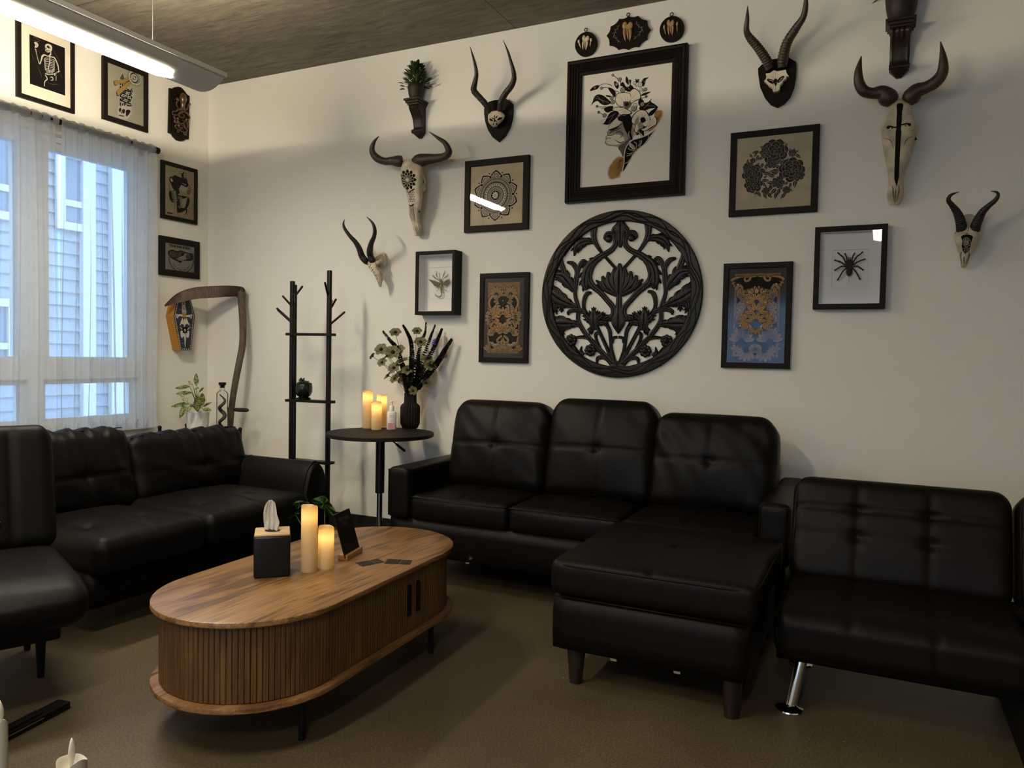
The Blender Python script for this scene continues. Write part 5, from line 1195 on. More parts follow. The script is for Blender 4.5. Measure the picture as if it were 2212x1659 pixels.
# ---- tooth plaques
Z = Zoom(1220, 10, 1500, 140, 2212)
M_PLQ = mat('black_lacquered_plaque', (.009, .006, .0045), .5, spec=.12); M_TOOTHA = mat('amber_tooth', (.42, .24, .12), .4, var=.35, vscale=120); M_TOOTH = mat('ivory_tooth', (.72, .62, .42), .4, var=.25, vscale=120)
def plaque(outline, ringc, label, teeth, m, branches=None):
    n0 = .014
    P = [WB(*Z(x, y), n0) for x, y in outline]; c = sum(P, Vector())/len(P)
    t = thing('tooth_plaque', label, 'wall plaque', Vector((c.x, 0, c.z)), 'tooth plaques in a row near the ceiling')
    b = bm_new(); prism(b, P, (0, n0-.001, 0)); fixn(b); link('board', b, M_PLQ, t)
    b = bm_new(); q = WB(*Z(*ringc), .008); r = .0085
    tube(b, [q+Vector((r*math.cos(a), 0, r*math.sin(a))) for a in [2*PI*k/20 for k in range(21)]], .0022, 8, cap=False); link('hanging_ring', b, M_METALB, t, smooth=True)
    s = pxm(c)*280/2212
    for (kind, x, y, w, h, tilt) in teeth:
        b = bm_new(); o = lambda dx, dy, dn=0.: WB(*Z(x+dx*w*math.cos(tilt)-dy*h*math.sin(tilt), y+dx*w*math.sin(tilt)+dy*h*math.cos(tilt)), n0+.004+dn)
        if kind == 'm':
            for (dx, dy, rx, rz) in ((-.27, -.32, .26, .20), (.27, -.32, .26, .20), (0, -.22, .42, .17)): ball(b, o(dx, dy), (rx*w*s, .007, rz*h*s), 14, 10)
            for sx in (-1, 1): tube(b, [o(sx*.25, -.15), o(sx*.30, .1), o(sx*.26, .35), o(sx*.20, .52)], [w*s*.19, w*s*.15, w*s*.09, w*s*.02], 10)
            tube(b, [o(.0, -.1), o(.02, .2), o(.08, .44)], [w*s*.15, w*s*.1, w*s*.02], 8)
        else:
            ball(b, o(0, -.28), (.42*w*s, .005, .22*h*s), 12, 8); tube(b, [o(0, -.12), o(.05, .2), o(.1, .52)], [w*s*.3, w*s*.22, w*s*.04], 8)
        link('tooth', b, m if kind == 'm' or m is M_TOOTH else M_TOOTHA, t, smooth=True)
    for br in branches or []:
        b = bm_new(); c_ = crom(br, 5); tube(b, [WB(*Z(*p), n0+.002) for p in c_], .0011, 6)
        for i in range(2, len(c_)-1, 2):
            x, y = c_[i]; sg = 1 if i % 4 else -1; dx, dy = c_[i+1][0]-c_[i-1][0], c_[i+1][1]-c_[i-1][1]; L_ = math.hypot(dx, dy)
            tube(b, [WB(*Z(x, y), n0+.002), WB(*Z(x+(-dy*sg+dx*.8)/L_*34, y+(dx*sg+dy*.8)/L_*34), n0+.004)], [.0014, .0006], 6)
        link('twig', b, mat('silver_brown_twig', (.36, .30, .24), .4, metal=.3), t, smooth=True)
ell = lambda cx, cy, rx, ry, n=48, sh=0: [(cx+rx*math.cos(2*PI*k/n), cy+ry*math.sin(2*PI*k/n)+sh*rx*math.cos(2*PI*k/n)) for k in range(n)]
plaque(ell(362, 672, 188, 208, sh=-.13), (360, 430), 'oval black plaque with three ivory teeth, left of the three plaques', [('m', 350, 650, 118, 240, .12), ('p', 250, 670, 50, 150, -.25), ('p', 440, 645, 50, 145, .22)], M_TOOTH)
plaque(ell(1826, 414, 208, 220, sh=-.13), (1825, 165), 'oval black plaque with amber teeth, right of the three plaques', [('m', 1808, 395, 125, 260, .0), ('p', 1705, 430, 45, 175, -.15), ('p', 1918, 380, 45, 180, .02)], M_TOOTHA)
sc_pts = []; V_ = [(1085, 195), (1255, 190), (1400, 268), (1462, 420), (1400, 585), (1260, 715), (1075, 762), (905, 762), (760, 690), (710, 530), (780, 375), (930, 240)]
for i in range(12):
    a_, c_ = V_[i], V_[(i+1) % 12]; mx, my = (a_[0]+c_[0])/2, (a_[1]+c_[1])/2; ox, oy = 1085-mx, 480-my; L_ = math.hypot(ox, oy)
    for t in (0, .25, .5, .75): e = math.sin(PI*t)*22; sc_pts.append((a_[0]+(c_[0]-a_[0])*t+ox/L_*e, a_[1]+(c_[1]-a_[1])*t+oy/L_*e))
plaque(sc_pts, (1083, 170), 'scalloped black plaque with a large amber molar between two twigs', [('m', 1072, 460, 178, 320, .0)], M_TOOTHA, [[(940, 345), (890, 410), (850, 480), (845, 550), (945, 640)], [(1220, 280), (1250, 360), (1320, 410), (1290, 480), (1185, 590)]])

# ---- carved round panel
Z = Zoom(1160, 445, 1530, 825, 1615)
pl = [WB(*p, .02) for p in ((1169.3, 640), (1518.3, 633), (1345, 454), (1343, 815))]
cR = Vector(((pl[0].x+pl[1].x)/2, 0, (pl[2].z+pl[3].z)/2)); RR = ((pl[1].x-pl[0].x)+(pl[2].z-pl[3].z))/4
rp = thing('carved_round_panel', 'large round black carved wooden panel of pierced leaves and flowers', 'wall carving', cR)
M_CARV = mat('black_carved_wood', (.009, .006, .0045), .36, bump=.35, bscale=80, spec=.25)
b = bm_new(); prof = [(RR-.0, .001), (RR, .018), (RR-.004, .022), (RR-.030, .024), (RR-.056, .022), (RR-.060, .018), (RR-.060, .001)]
N_ = 144; rows = []
for (r, n) in prof: rows.append([b.verts.new(cR+Vector(((r)*math.cos(2*PI*k/N_), -n, (r)*math.sin(2*PI*k/N_)))) for k in range(N_)])
for i in range(len(rows)): 
    j = (i+1) % len(rows)
    for k in range(N_): b.faces.new((rows[i][k], rows[i][(k+1) % N_], rows[j][(k+1) % N_], rows[j][k]))
fixn(b)
for (r0, am, ph, n) in ((RR-.020, .012, 0, 13), (RR-.042, .010, .6, 13), (RR-.030, .014, 1.3, 9)):
    tube(b, [cR+Vector(((r0+am*math.sin(n*a+ph))*math.cos(a), -.0225, (r0+am*math.sin(n*a+ph))*math.sin(a))) for a in [2*PI*k/220 for k in range(221)]], .0036, 6, cap=False)
link('rim', b, M_CARV, rp, smooth=.7)
def rib3(b, pts, ws, s, n0=.004, h=.016, sub=6):
    """domed tapering strip; pts crop px, ws widths crop px; s=-1 as traced, +1 mirrored"""
    P = crom([(x, y, w) for (x, y), w in zip(pts, ws)], sub); k = .000285
    Q_ = []
    for x, y, w in P:
        p = WB(*Z(x, y), .012); dx = p.x-cR.x
        Q_.append((Vector((cR.x+(dx if s < 0 else -dx), 0, p.z)), max(w, 3)*k))
    n = len(Q_); prev = None
    for i in range(n):
        t = (Q_[min(i+1, n-1)][0]-Q_[max(i-1, 0)][0]); t.normalize(); sd = Vector((-t.z, 0, t.x)); p, w = Q_[i]
        hh = min(h, .006+w*.32)
        row = [b.verts.new(p+sd*(w*a)+Vector((0, -(n0+d), 0))) for a, d in ((-1, 0), (-1, hh*.45), (-.55, hh*.85), (-.12, hh*.72), (0, hh), (.12, hh*.72), (.55, hh*.85), (1, hh*.45), (1, 0))]
        if prev:
            m = len(row)
            for q in range(m): b.faces.new((prev[q], prev[(q+1) % m], row[(q+1) % m], row[q]))
        else: b.faces.new(row)
        prev = row
    b.faces.new(prev[::-1])
def acanthus(b, pts, ws, s, lobes=5, side=0):
    rib3(b, pts, ws, s)
    P = crom([(x, y, w) for (x, y), w in zip(pts, ws)], 8); n = len(P)
    for j in range(1, lobes+1):
        i = int(n*j/(lobes+1)); x, y, w = P[i]; dx, dy = P[min(i+1, n-1)][0]-P[max(i-1, 0)][0], P[min(i+1, n-1)][1]-P[max(i-1, 0)][1]; L_ = math.hypot(dx, dy) or 1; dx, dy = dx/L_, dy/L_
        for sg in ((-1, 1) if not side else (side,)):
            nx, ny = -dy*sg, dx*sg
            rib3(b, [(x-dx*w*.2, y-dy*w*.2), (x+nx*w*.45+dx*w*.15, y+ny*w*.45+dy*w*.15), (x+nx*w*.62+dx*w*.55, y+ny*w*.62+dy*w*.55)], [w*.5, w*.40, w*.08], s, n0=.006, sub=3)
parts = [
 ('scroll', 0, [(672, 320), (640, 300), (660, 262), (705, 262), (735, 300), (735, 360), (700, 410), (640, 450), (585, 480), (530, 530), (500, 600), (490, 680), (520, 750), (590, 810), (660, 890), (715, 960), (715, 1030), (680, 1065), (635, 1045)], [40, 40, 44, 46, 46, 50, 52, 56, 64, 72, 62, 55, 62, 56, 52, 56, 60, 50, 25]),
 ('leaf', 5, [(600, 490), (520, 530), (470, 600), (450, 680), (450, 750), (470, 790)], [40, 75, 85, 80, 70, 30]),
 ('stem', 0, [(535, 195), (530, 280), (550, 350), (600, 430), (650, 490), (740, 590)], [70, 58, 46, 32, 30, 30]),
 ('leaf', 4, [(545, 345), (480, 330), (420, 345), (370, 385), (345, 470)], [30, 60, 85, 70, 8]),
 ('leaf', 0, [(420, 330), (350, 345), (300, 400), (255, 470)], [20, 20, 16, 10]),
 ('stem', 0, [(400, 1010), (375, 920), (355, 830), (365, 700), (370, 610), (335, 545), (280, 530)], [40, 42, 38, 50, 44, 48, 22]),
 ('stem', 0, [(372, 650), (395, 570), (435, 520), (480, 545)], [40, 44, 46, 14]),
 ('leaf', 3, [(345, 800), (290, 720), (235, 660), (150, 650)], [50, 100, 90, 40]),
 ('stem', 0, [(285, 700), (240, 590), (222, 500), (235, 450)], [40, 56, 40, 30]),
 ('leaf', 5, [(410, 980), (340, 940), (250, 900), (170, 850), (120, 800)], [30, 50, 110, 120, 60]),
 ('leaf', 2, [(260, 890), (230, 950), (225, 1005)], [60, 50, 8]),
 ('leaf', 2, [(190, 890), (165, 960), (185, 1020)], [60, 50, 10]),
 ('stem', 0, [(455, 1010), (400, 985), (340, 980), (295, 1000), (292, 1030)], [40, 48, 46, 40, 16]),
 ('leaf', 4, [(400, 1120), (330, 1110), (250, 1110), (170, 1110)], [40, 70, 120, 90]),
 ('leaf', 2, [(240, 1130), (215, 1190), (250, 1230)], [60, 60, 14]),
 ('stem', 0, [(385, 1000), (385, 1080), (430, 1170), (500, 1260), (590, 1360), (720, 1500)], [42, 44, 46, 46, 50, 60]),
 ('stem', 0, [(480, 1030), (440, 970), (440, 890), (465, 830), (510, 815)], [36, 36, 42, 44, 22]),
 ('leaf', 4, [(540, 1170), (530, 1080), (530, 1010), (530, 950)], [40, 90, 60, 10]),
 ('leaf', 3, [(530, 1100), (480, 1060), (435, 1010)], [50, 60, 20]), ('leaf', 3, [(535, 1100), (590, 1040), (640, 1010)], [50, 60, 12]),
 ('leaf', 3, [(540, 1120), (600, 1100), (655, 1110), (655, 1160)], [40, 50, 36, 8]), ('leaf', 2, [(520, 1130), (500, 1180), (515, 1210)], [44, 44, 8]),
 ('stem', 0, [(560, 1130), (610, 1240), (670, 1370), (725, 1500)], [34, 36, 38, 46]),
 ('stem', 0, [(590, 1340), (560, 1270), (550, 1210), (590, 1190), (600, 1215)], [28, 28, 34, 26, 8]),
 ('stem', 0, [(640, 1100), (680, 1170), (690, 1260), (700, 1360), (735, 1490)], [30, 40, 34, 34, 40]),
 ('stem', 0, [(360, 1240), (440, 1235), (520, 1270), (600, 1370)], [26, 34, 36, 30]),
 ('stem', 0, [(555, 1360), (610, 1390), (680, 1470)], [22, 32, 34]),
 ('stem', 0, [(560, 1480), (570, 1435), (615, 1425), (660, 1450), (710, 1505)], [20, 38, 40, 36, 44]),
 ('stem', 0, [(440, 1400), (410, 1370), (418, 1320)], [40, 36, 8]), ('leaf', 0, [(330, 1310), (360, 1350), (400, 1400)], [30, 36, 24]),
 ('stem', 0, [(755, 1235), (715, 1245), (705, 1290)], [26, 30, 30]),
 ('leaf', 3, [(700, 1040), (640, 1060), (600, 1050)], [50, 50, 10]),
 ('stem', 0, [(560, 740), (600, 790), (650, 800)], [30, 20, 10]),
]
for s in (-1, 1):
    for kind, lob, pts, ws in parts:
        b = bm_new()
        if kind == 'leaf' and lob: acanthus(b, pts, ws, s, lob)
        else: rib3(b, pts, ws, s)
        if kind == 'scroll':
            p = WB(*Z(676, 312), .012); dx = p.x-cR.x; ball(b, Vector((cR.x+(dx if s < 0 else -dx), -.014, p.z)), (.020, .010, .020), 16, 10)
        fixn(b); link('carved_leaf' if kind == 'leaf' else 'carved_scroll' if kind == 'scroll' else 'carved_stem', b, M_CARV, rp, smooth=.9)
    for (x, y) in ((322, 1265), (502, 1360)):
        b = bm_new(); p = WB(*Z(x, y), .012); dx = p.x-cR.x; c = Vector((cR.x+(dx if s < 0 else -dx), -.012, p.z))
        for k in range(8): a = 2*PI*k/8; ball(b, c+Vector((.022*math.cos(a), -.001, .022*math.sin(a))), (.013, .007, .013), 10, 8)
        ball(b, c+Vector((0, -.004, 0)), (.017, .009, .017), 12, 8); ball(b, c+Vector((0, -.012, 0)), (.007, .006, .007), 10, 8); link('carved_rosette', b, M_CARV, rp, smooth=True)
# middle pieces
cxz = (cR.x); b = bm_new()
def mid(pts, ws, lob=0, nm='carved_leaf'):
    b = bm_new(); sh = []
    for (y, w) in zip(pts, ws):
        # find the crop x that lies on the panel axis at this height
        lo_, hi_ = 700., 850.
        for _ in range(18):
            m_ = (lo_+hi_)/2
            if WB(*Z(m_, y), .012).x < cR.x: lo_ = m_
            else: hi_ = m_
        sh.append((lo_, y))
    (acanthus if lob else rib3)(b, sh, ws, -1, *((lob,) if lob else ())); fixn(b); link(nm, b, M_CARV, rp, smooth=.9)
mid([140, 200, 260, 330, 390], [60, 130, 90, 60, 24], 3)
mid([830, 880, 960], [50, 54, 60], 0, 'carved_stem')
mid([960, 1040, 1110, 1205], [60, 110, 130, 10], 0)
mid([1490, 1460], [40, 30], 0, 'carved_stem'); mid([1520, 1490], [200, 120], 0, 'carved_stem')
b = bm_new()      # lotus
for (pts, ws) in (([(770, 830), (770, 700), (772, 540)], [90, 120, 14]), ([(765, 830), (725, 720), (722, 590)], [60, 100, 20]), ([(760, 830), (690, 740), (668, 620)], [60, 100, 24]), ([(750, 830), (650, 760), (615, 660)], [60, 90, 24]), ([(740, 820), (640, 770), (555, 700)], [60, 70, 16])):
    for s in (-1, 1): rib3(b, pts, ws, s, n0=.006)
fixn(b); link('carved_lotus', b, M_CARV, rp, smooth=.9)

# ---- octopus plaque (left wall)
Z = Zoom(360, 180, 420, 310, 766); n0 = .016
oc = thing('octopus_plaque', 'tall black shaped plaque with a brown octopus relief, near the ceiling corner', 'wall plaque', WL(*Z(350, 850), 0))
P = [WL(*Z(x, y), n0) for x, y in [(92, 130), (165, 150), (230, 105), (320, 92), (400, 110), (470, 180), (530, 260), (575, 315), (635, 350), (612, 1540), (540, 1530), (480, 1575), (400, 1592), (300, 1570), (210, 1480), (150, 1390), (65, 1360)]]
b = bm_new(); prism(b, P, (-(n0-.001), 0, 0)); fixn(b); link('board', b, M_PLQ, oc)
M_OCT = mat('bronze_brown_resin', (.085, .040, .018), .32, var=.4, vscale=60, coat=.3)
O_ = lambda x, y, n=0.: WL(*Z(x, y), n0+.012+n); k_ = pxm(O_(400, 800))*60/766*1.25
b = bm_new(); tube(b, [O_(450, 275), O_(452, 330, .01), O_(450, 430, .014), O_(448, 520, .012), O_(445, 620, .006), O_(430, 740, .004)], [20*k_, 62*k_, 84*k_, 60*k_, 44*k_, 60*k_], 16)
for x in (415, 480): ball(b, O_(x, 440, .022), 12*k_, 10, 8)
link('body', b, M_OCT, oc, smooth=True)
for i, pts in enumerate(([(330, 450), (290, 410), (275, 450), (330, 470), (280, 520), (275, 600), (330, 690), (400, 680), (420, 620), (390, 570)], [(470, 740), (560, 700), (600, 600), (620, 560), (650, 560), (650, 590)], [(430, 720), (300, 730), (260, 780), (180, 770), (155, 820), (190, 870), (250, 850)],
                         [(440, 760), (340, 820), (320, 880), (240, 880), (200, 930), (250, 980), (300, 950), (320, 1000)], [(450, 770), (520, 800), (600, 870), (640, 950), (590, 1000), (520, 960)], [(440, 800), (340, 850), (360, 920), (450, 950), (480, 890), (430, 860)],
                         [(320, 960), (310, 1040), (380, 1110), (460, 1100), (480, 1040), (430, 1020)], [(240, 1000), (220, 1050), (260, 1090), (300, 1060), (320, 1140), (240, 1160), (250, 1230), (310, 1260), (290, 1340), (340, 1350), (340, 1290)],
                         [(340, 1150), (330, 1200), (400, 1230), (450, 1200), (400, 1150), (350, 1160)], [(480, 1120), (490, 1220), (560, 1280), (540, 1340), (440, 1340), (360, 1290), (380, 1260), (470, 1290)], [(470, 1340), (480, 1400), (530, 1430), (540, 1370), (500, 1350)], [(520, 1060), (530, 1010), (590, 1010), (590, 1090), (540, 1090)], [(560, 1120), (590, 1170), (570, 1220), (530, 1190)])):
    c = crom(pts, 5); n = len(c); b = bm_new(); tube(b, [O_(x, y, .004+.010*math.sin(i+5*j/n)) for j, (x, y) in enumerate(c)], [(19-13*j/n)*k_*1.1 for j in range(n)], 8); link('tentacle', b, M_OCT, oc, smooth=True)

# ---- coffin box
Z = Zoom(340, 560, 620, 1000, 1056)
cd = .075
co = thing('coffin_box', 'coffin-shaped box with navy dagger front and orange side on the left wall', 'wall decoration', WL(*Z(220, 550), 0))
OUTP = [(160, 325), (268, 318), (305, 462), (275, 742), (185, 742), (130, 462)]
P = [WL(*Z(x, y), cd) for x, y in OUTP]
b = bm_new(); prism(b, P, (-(cd-.001), 0, 0)); fixn(b); link('box_side', b, mat('orange_painted_wood', (.42, .17, .015), .5), co)
P0 = sum(P, Vector())/len(P)
A = Art(P0+Vector((.001, 0, 0)), Vector((0, 1, 0)), Vector((0, 0, 1)), Vector((1, 0, 0)), [M_NAVY, M_BONEINK, M_OCHRE, M_INK]); A.n = cd; A.W = WL; f = tracer(A, Z); kk = abs(f(100, 500)[0]-f(200, 510)[0])/100
A.poly(TP(f, OUTP), 0, 0)
ins = [(P_[0]+(217-P_[0])*.13, P_[1]+(530-P_[1])*.045) for P_ in OUTP]
for i in range(6):
    a_, c_ = ins[i], ins[(i+1) % 6]; n = int(math.hypot(a_[0]-c_[0], a_[1]-c_[1])/14)
    for j in range(n):
        t = j/n; q = f(a_[0]+(c_[0]-a_[0])*t, a_[1]+(c_[1]-a_[1])*t); A.disc(q[0]+.0008*math.sin(j*2.1), q[1]+.0008*math.cos(j*1.7), 6.0*kk, 1, 1, 7, ry=3.2*kk, a0=j*1.1)
def K(pts, w, mi=1, l=2, n=4): A.stroke(TP(f, pts), [x*kk for x in w] if hasattr(w, '__len__') else w*kk, mi, l, n)
def S(pts, mi=1, l=2): A.sm(TP(f, pts), mi, l, 4)
q = f(212, 360); A.disc(q[0], q[1], 15*kk, 1, 2); A.disc(q[0], q[1], 9*kk, 0, 3); A.disc(q[0], q[1], 5*kk, 2, 4)
S([(200, 375), (225, 378), (233, 425), (228, 445), (205, 445), (197, 420)], 1, 2)
for i in range(5): K([(199, 395+10*i), (232, 388+11*i)], 3, 0, 3, 1)
K([(160, 462), (185, 455), (215, 465), (245, 462), (272, 465)], [18, 12, 14, 12, 18]); q = f(217, 455); A.disc(q[0], q[1], 18*kk, 2, 3, 12)
for (x, y) in ((158, 455), (160, 472), (274, 457), (272, 474)): q = f(x, y); A.disc(q[0], q[1], 8*kk, 1, 2, 10)
for q in ([(200, 480), (208, 500), (216, 560), (198, 545), (185, 520), (178, 545)], [(236, 480), (228, 500), (224, 560), (240, 545), (256, 520), (262, 545)], [(212, 490), (226, 490), (224, 560), (215, 560)], [(180, 550), (205, 575), (185, 590), (195, 640), (218, 610)], [(266, 550), (240, 575), (258, 590), (250, 640), (228, 610)]): S(q, 1, 2)
for (x, y) in ((222, 578),):
    for k in range(8): a = 2*PI*k/8; A.leaf(*f(x, y), a, 30*kk, 16*kk, 3, 4)
    q = f(x, y); A.disc(q[0], q[1], 9*kk, 1, 6, 12); A.disc(q[0], q[1], 5*kk, 0, 7, 10)
S([(214, 600), (234, 600), (232, 650), (224, 720), (216, 650)], 1, 3); K([(224, 610), (224, 700)], 3, 3, 4, 1)
for (x, y) in ((182, 410), (270, 560), (205, 685), (255, 390), (200, 450)): q = f(x, y); A.disc(q[0], q[1], 3*kk, 1, 2, 6)
A.done('painted_front', co)
# ============================================================ horned skulls
def horn(parent, Zm, pts, ws, ns, m, rings=0, ringamp=.0, seg=14, flat=1.0, name='horn', sub=7, r0=0, r1=.7):
    """pts crop px centre line, ws crop px full widths, ns distance from the wall"""
    P = crom([(x, y, w, n) for (x, y), w, n in zip(pts, ws, ns)], sub); L = len(P); Q = []; R = []
    for i, (x, y, w, n) in enumerate(P):
        p = WB(*Zm(x, y), n); r = max(.0008, w*Zm.k*pxm(p)/2)
        Q.append(p); R.append(r)
    # resample along for the growth rings
    acc = [0.]
    for i in range(1, L): acc.append(acc[-1]+(Q[i]-Q[i-1]).length)
    T = acc[-1]; N_ = 110 if rings else 40; q2, r2 = [], []
    j = 0
    for i in range(N_+1):
        d = T*i/N_
        while j < L-2 and acc[j+1] < d: j += 1
        t = (d-acc[j])/max(1e-9, acc[j+1]-acc[j]); q2.append(Q[j].lerp(Q[j+1], min(1, t))); r = R[j]+(R[j+1]-R[j])*min(1, t); u = i/N_
        if rings and r0 <= u <= r1: r *= 1+ringamp*(abs(math.sin(PI*rings*(u-r0)/(r1-r0)))**.5-.6)*min(1, (r1-u)/.12)
        r2.append(r)
    b = bm_new(); tube(b, q2, r2, seg, flat=flat); fixn(b); return link(name, b, m, parent, smooth=True)
def skull_mesh(Zm, stations, seg=30, fn=None):
    """stations: (cx,cy,halfwidth px, depth front m, n centre, squareness) down the face"""
    b = bm_new(); P = crom([(x, y, w, d, n, q) for x, y, w, d, n, q in stations], 5); rows = []
    for i, (x, y, w, d, n, q) in enumerate(P):
        row = []
        for k in range(seg):
            a = 2*PI*k/seg; c, s_ = math.cos(a), math.sin(a); e = q
            px = math.copysign(abs(c)**e, c); pn = math.copysign(abs(s_)**e, s_)
            nn = n+d*pn if pn > 0 else n+d*.7*pn
            p = WB(*Zm(x, y), max(nn, .002)); p = p+Vector((px*w*Zm.k*pxm(p), 0, 0)); row.append(b.verts.new(p))
        rows.append(row)
    for i in range(len(rows)-1):
        for k in range(seg): b.faces.new((rows[i][k], rows[i][(k+1) % seg], rows[i+1][(k+1) % seg], rows[i+1][k]))
    b.faces.new(rows[0]); b.faces.new(rows[-1][::-1]); fixn(b); return b
def bump_ball(b, Zm, x, y, n, rx, ry, rn, seg=14):
    p = WB(*Zm(x, y), n); k = Zm.k*pxm(p); ball(b, p, (rx*k, rn, ry*k), seg, 10)
class Drape:
    """ink laid on a curved surface: prints in crop px, dropped on the mesh along the camera-side normal"""
    def __init__(s, bm, Zm, mats, lift=.0009): s.tree = BVHTree.FromBMesh(bm); s.Z = Zm; s.mats = mats; s.bm = bm_new(); s.lift = lift
    def P(s, x, y):
        q = s.Z(x, y); d = ray(*q).normalized(); h = s.tree.ray_cast(CAM, d)
        if h[0] is None: return None
        return h[0]-d*s.lift
    def poly(s, pts, mi=0, lift=0., lim=16.):
        c = (sum(p[0] for p in pts)/len(pts), sum(p[1] for p in pts)/len(pts)); Q_ = []
        for p in pts:                       # pull stray points back on to the surface
            p = (p[0], p[1])
            for _ in range(12):
                if s.P(*p) is not None: break
                p = (p[0]*.85+c[0]*.15, p[1]*.85+c[1]*.15)
            Q_.append(p)
        cache = {}
        def V(p):
            k = (round(p[0], 2), round(p[1], 2))
            if k not in cache:
                h = s.P(*p); cache[k] = None if h is None else s.bm.verts.new(h+(CAM-h).normalized()*lift)
            return cache[k]
        def tri(a, b_, c_, d):
            e = [math.dist(a, b_), math.dist(b_, c_), math.dist(c_, a)]; m_ = max(e)
            if m_ > lim and d < 9:
                if e[0] == m_: m = ((a[0]+b_[0])/2, (a[1]+b_[1])/2); tri(a, m, c_, d+1); tri(m, b_, c_, d+1)
                elif e[1] == m_: m = ((b_[0]+c_[0])/2, (b_[1]+c_[1])/2); tri(a, b_, m, d+1); tri(a, m, c_, d+1)
                else: m = ((a[0]+c_[0])/2, (a[1]+c_[1])/2); tri(a, b_, m, d+1); tri(m, b_, c_, d+1)
                return
            vs = [V(a), V(b_), V(c_)]
            if None in vs: return
            try: s.bm.faces.new(vs).material_index = mi
            except ValueError: pass
        flat = [Vector((p[0], p[1], 0)) for p in Q_]
        for t in tessellate_polygon([flat]): tri(Q_[t[0]], Q_[t[1]], Q_[t[2]], 0)
    def stroke(s, pts, w, mi=0, sub=4, lift=0.):
        c = crom([tuple(p) for p in pts], sub) if sub else pts; m = len(c); ws = w if hasattr(w, '__len__') else [w]*2
        for i in range(m-1):
            a, b_ = c[i], c[i+1]; dx, dy = b_[0]-a[0], b_[1]-a[1]; L_ = math.hypot(dx, dy) or 1
            t0, t1 = i/(m-1)*(len(ws)-1), (i+1)/(m-1)*(len(ws)-1)
            g = lambda t: ws[min(int(t), len(ws)-1)]+(ws[min(int(t)+1, len(ws)-1)]-ws[min(int(t), len(ws)-1)])*(t-int(t))
            w0, w1 = g(t0)/2, g(t1)/2; nx, ny = -dy/L_, dx/L_
            s.poly([(a[0]+nx*w0, a[1]+ny*w0), (a[0]-nx*w0, a[1]-ny*w0), (b_[0]-nx*w1, b_[1]-ny*w1), (b_[0]+nx*w1, b_[1]+ny*w1)], mi, lift)
    def done(s, name, parent):
        return link(name, s.bm, None, parent, ms=s.mats)

# ---- wildebeest skull with mandala (left)
Z = Zoom(785, 270, 985, 520, 1327)
w1 = thing('wildebeest_skull', 'horned skull with black mandala on its brow, left of the square mandala print', 'animal skull', WB(*Z(740, 900), 0), 'skulls mounted on the wall')
st = [(655, 488, 80, .02, .075, .9), (660, 530, 125, .045, .08, .8), (692, 620, 188, .065, .08, .8), (694, 740, 192, .075, .08, .75), (705, 840, 180, .075, .08, .75), (728, 940, 142, .07, .075, .8), (742, 1060, 126, .065, .072, .8), (742, 1180, 108, .06, .068, .85), (736, 1300, 86, .05, .060, .85), (755, 1400, 72, .038, .052, .9), (780, 1500, 72, .026, .044, .9), (787, 1560, 66, .02, .04, .9), (787, 1590, 48, .010, .036, .95)]
b = skull_mesh(Z, st)
bump_ball(b, Z, 842, 800, .085, 50, 95, .026); bump_ball(b, Z, 860, 900, .07, 30, 60, .02)
dr = Drape(b, Z, [M_INK, M_BONEW]); sk = link('skull', b, M_BONE, w1, smooth=True)
b = bm_new(); bump_ball(b, Z, 838, 812, .105, 30, 56, .012); link('eye_socket', b, M_SOCKET, w1, smooth=True)
b = bm_new()
for (x, y) in ((770, 850), (836, 670), (800, 1240)): bump_ball(b, Z, x, y, .105, 14, 18, .008)
link('bone_hollow', b, M_SOCKET, w1, smooth=True)
b = bm_new(); k = .002
for dx in (-16, 8, 28): tube(b, [WB(*Z(735+dx, 1400), .098), WB(*Z(760+dx, 1480), .078), WB(*Z(780+dx*.8, 1570), .062)], [.002, .0035, .002], 6)
link('nasal_bones', b, M_BONEW, w1, smooth=True)
horn(w1, Z, [(560, 520), (500, 520), (400, 515), (300, 520), (190, 470), (125, 370), (150, 250), (222, 160)], [150, 165, 120, 105, 110, 85, 52, 8], [.09, .10, .11, .12, .14, .16, .17, .18], M_HORNB)
horn(w1, Z, [(735, 520), (800, 510), (920, 490), (1050, 478), (1170, 450), (1225, 380), (1170, 260), (1060, 180), (945, 98)], [120, 185, 155, 125, 110, 100, 72, 45, 8], [.09, .10, .10, .11, .12, .14, .16, .17, .18], M_HORNB)
cx, cy, R = 630, 785, 135
for k in range(12):
    a = 2*PI*k/12; pt = lambda r, da: (cx+R*r*math.sin(a+da)*.98, cy-R*r*math.cos(a+da)*1.12)
    dr.poly([pt(.05, 0), pt(.60, -.275), pt(.84, -.20), pt(1.02, 0), pt(.84, .20), pt(.60, .275)], 0)
for k in range(12):
    a = 2*PI*k/12
    for sg in (-1, 1): dr.stroke([(cx+R*r*math.sin(a+sg*r*.95)*.98, cy-R*r*math.cos(a+sg*r*.95)*1.12) for r in (.08, .25, .42, .6, .76)], 3.2, 1, 3, lift=.0006)
for r in range(7):
    for c in range(5): dr.poly([(cx_+7*math.cos(t), cy_+9*math.sin(t)) for t in [2*PI*j/6 for j in range(6)] for cx_, cy_ in [(612+24*c+(12 if r % 2 else 0)+r*3, 950+24*r)]], 0)
dr.poly([(570, 920), (620, 958), (650, 968), (690, 930), (735, 905), (730, 930), (690, 945), (650, 985), (600, 960)], 0)
dr.poly([(632, 1130), (680, 1150), (722, 1125), (722, 1150), (680, 1170), (640, 1155)], 0)
for r in range(22):
    for c in range(5): x, y = 650+15*c+r*1.6, 1160+r*10; dr.poly([(x-5, y), (x, y-4), (x+5, y), (x, y+4)], 0)
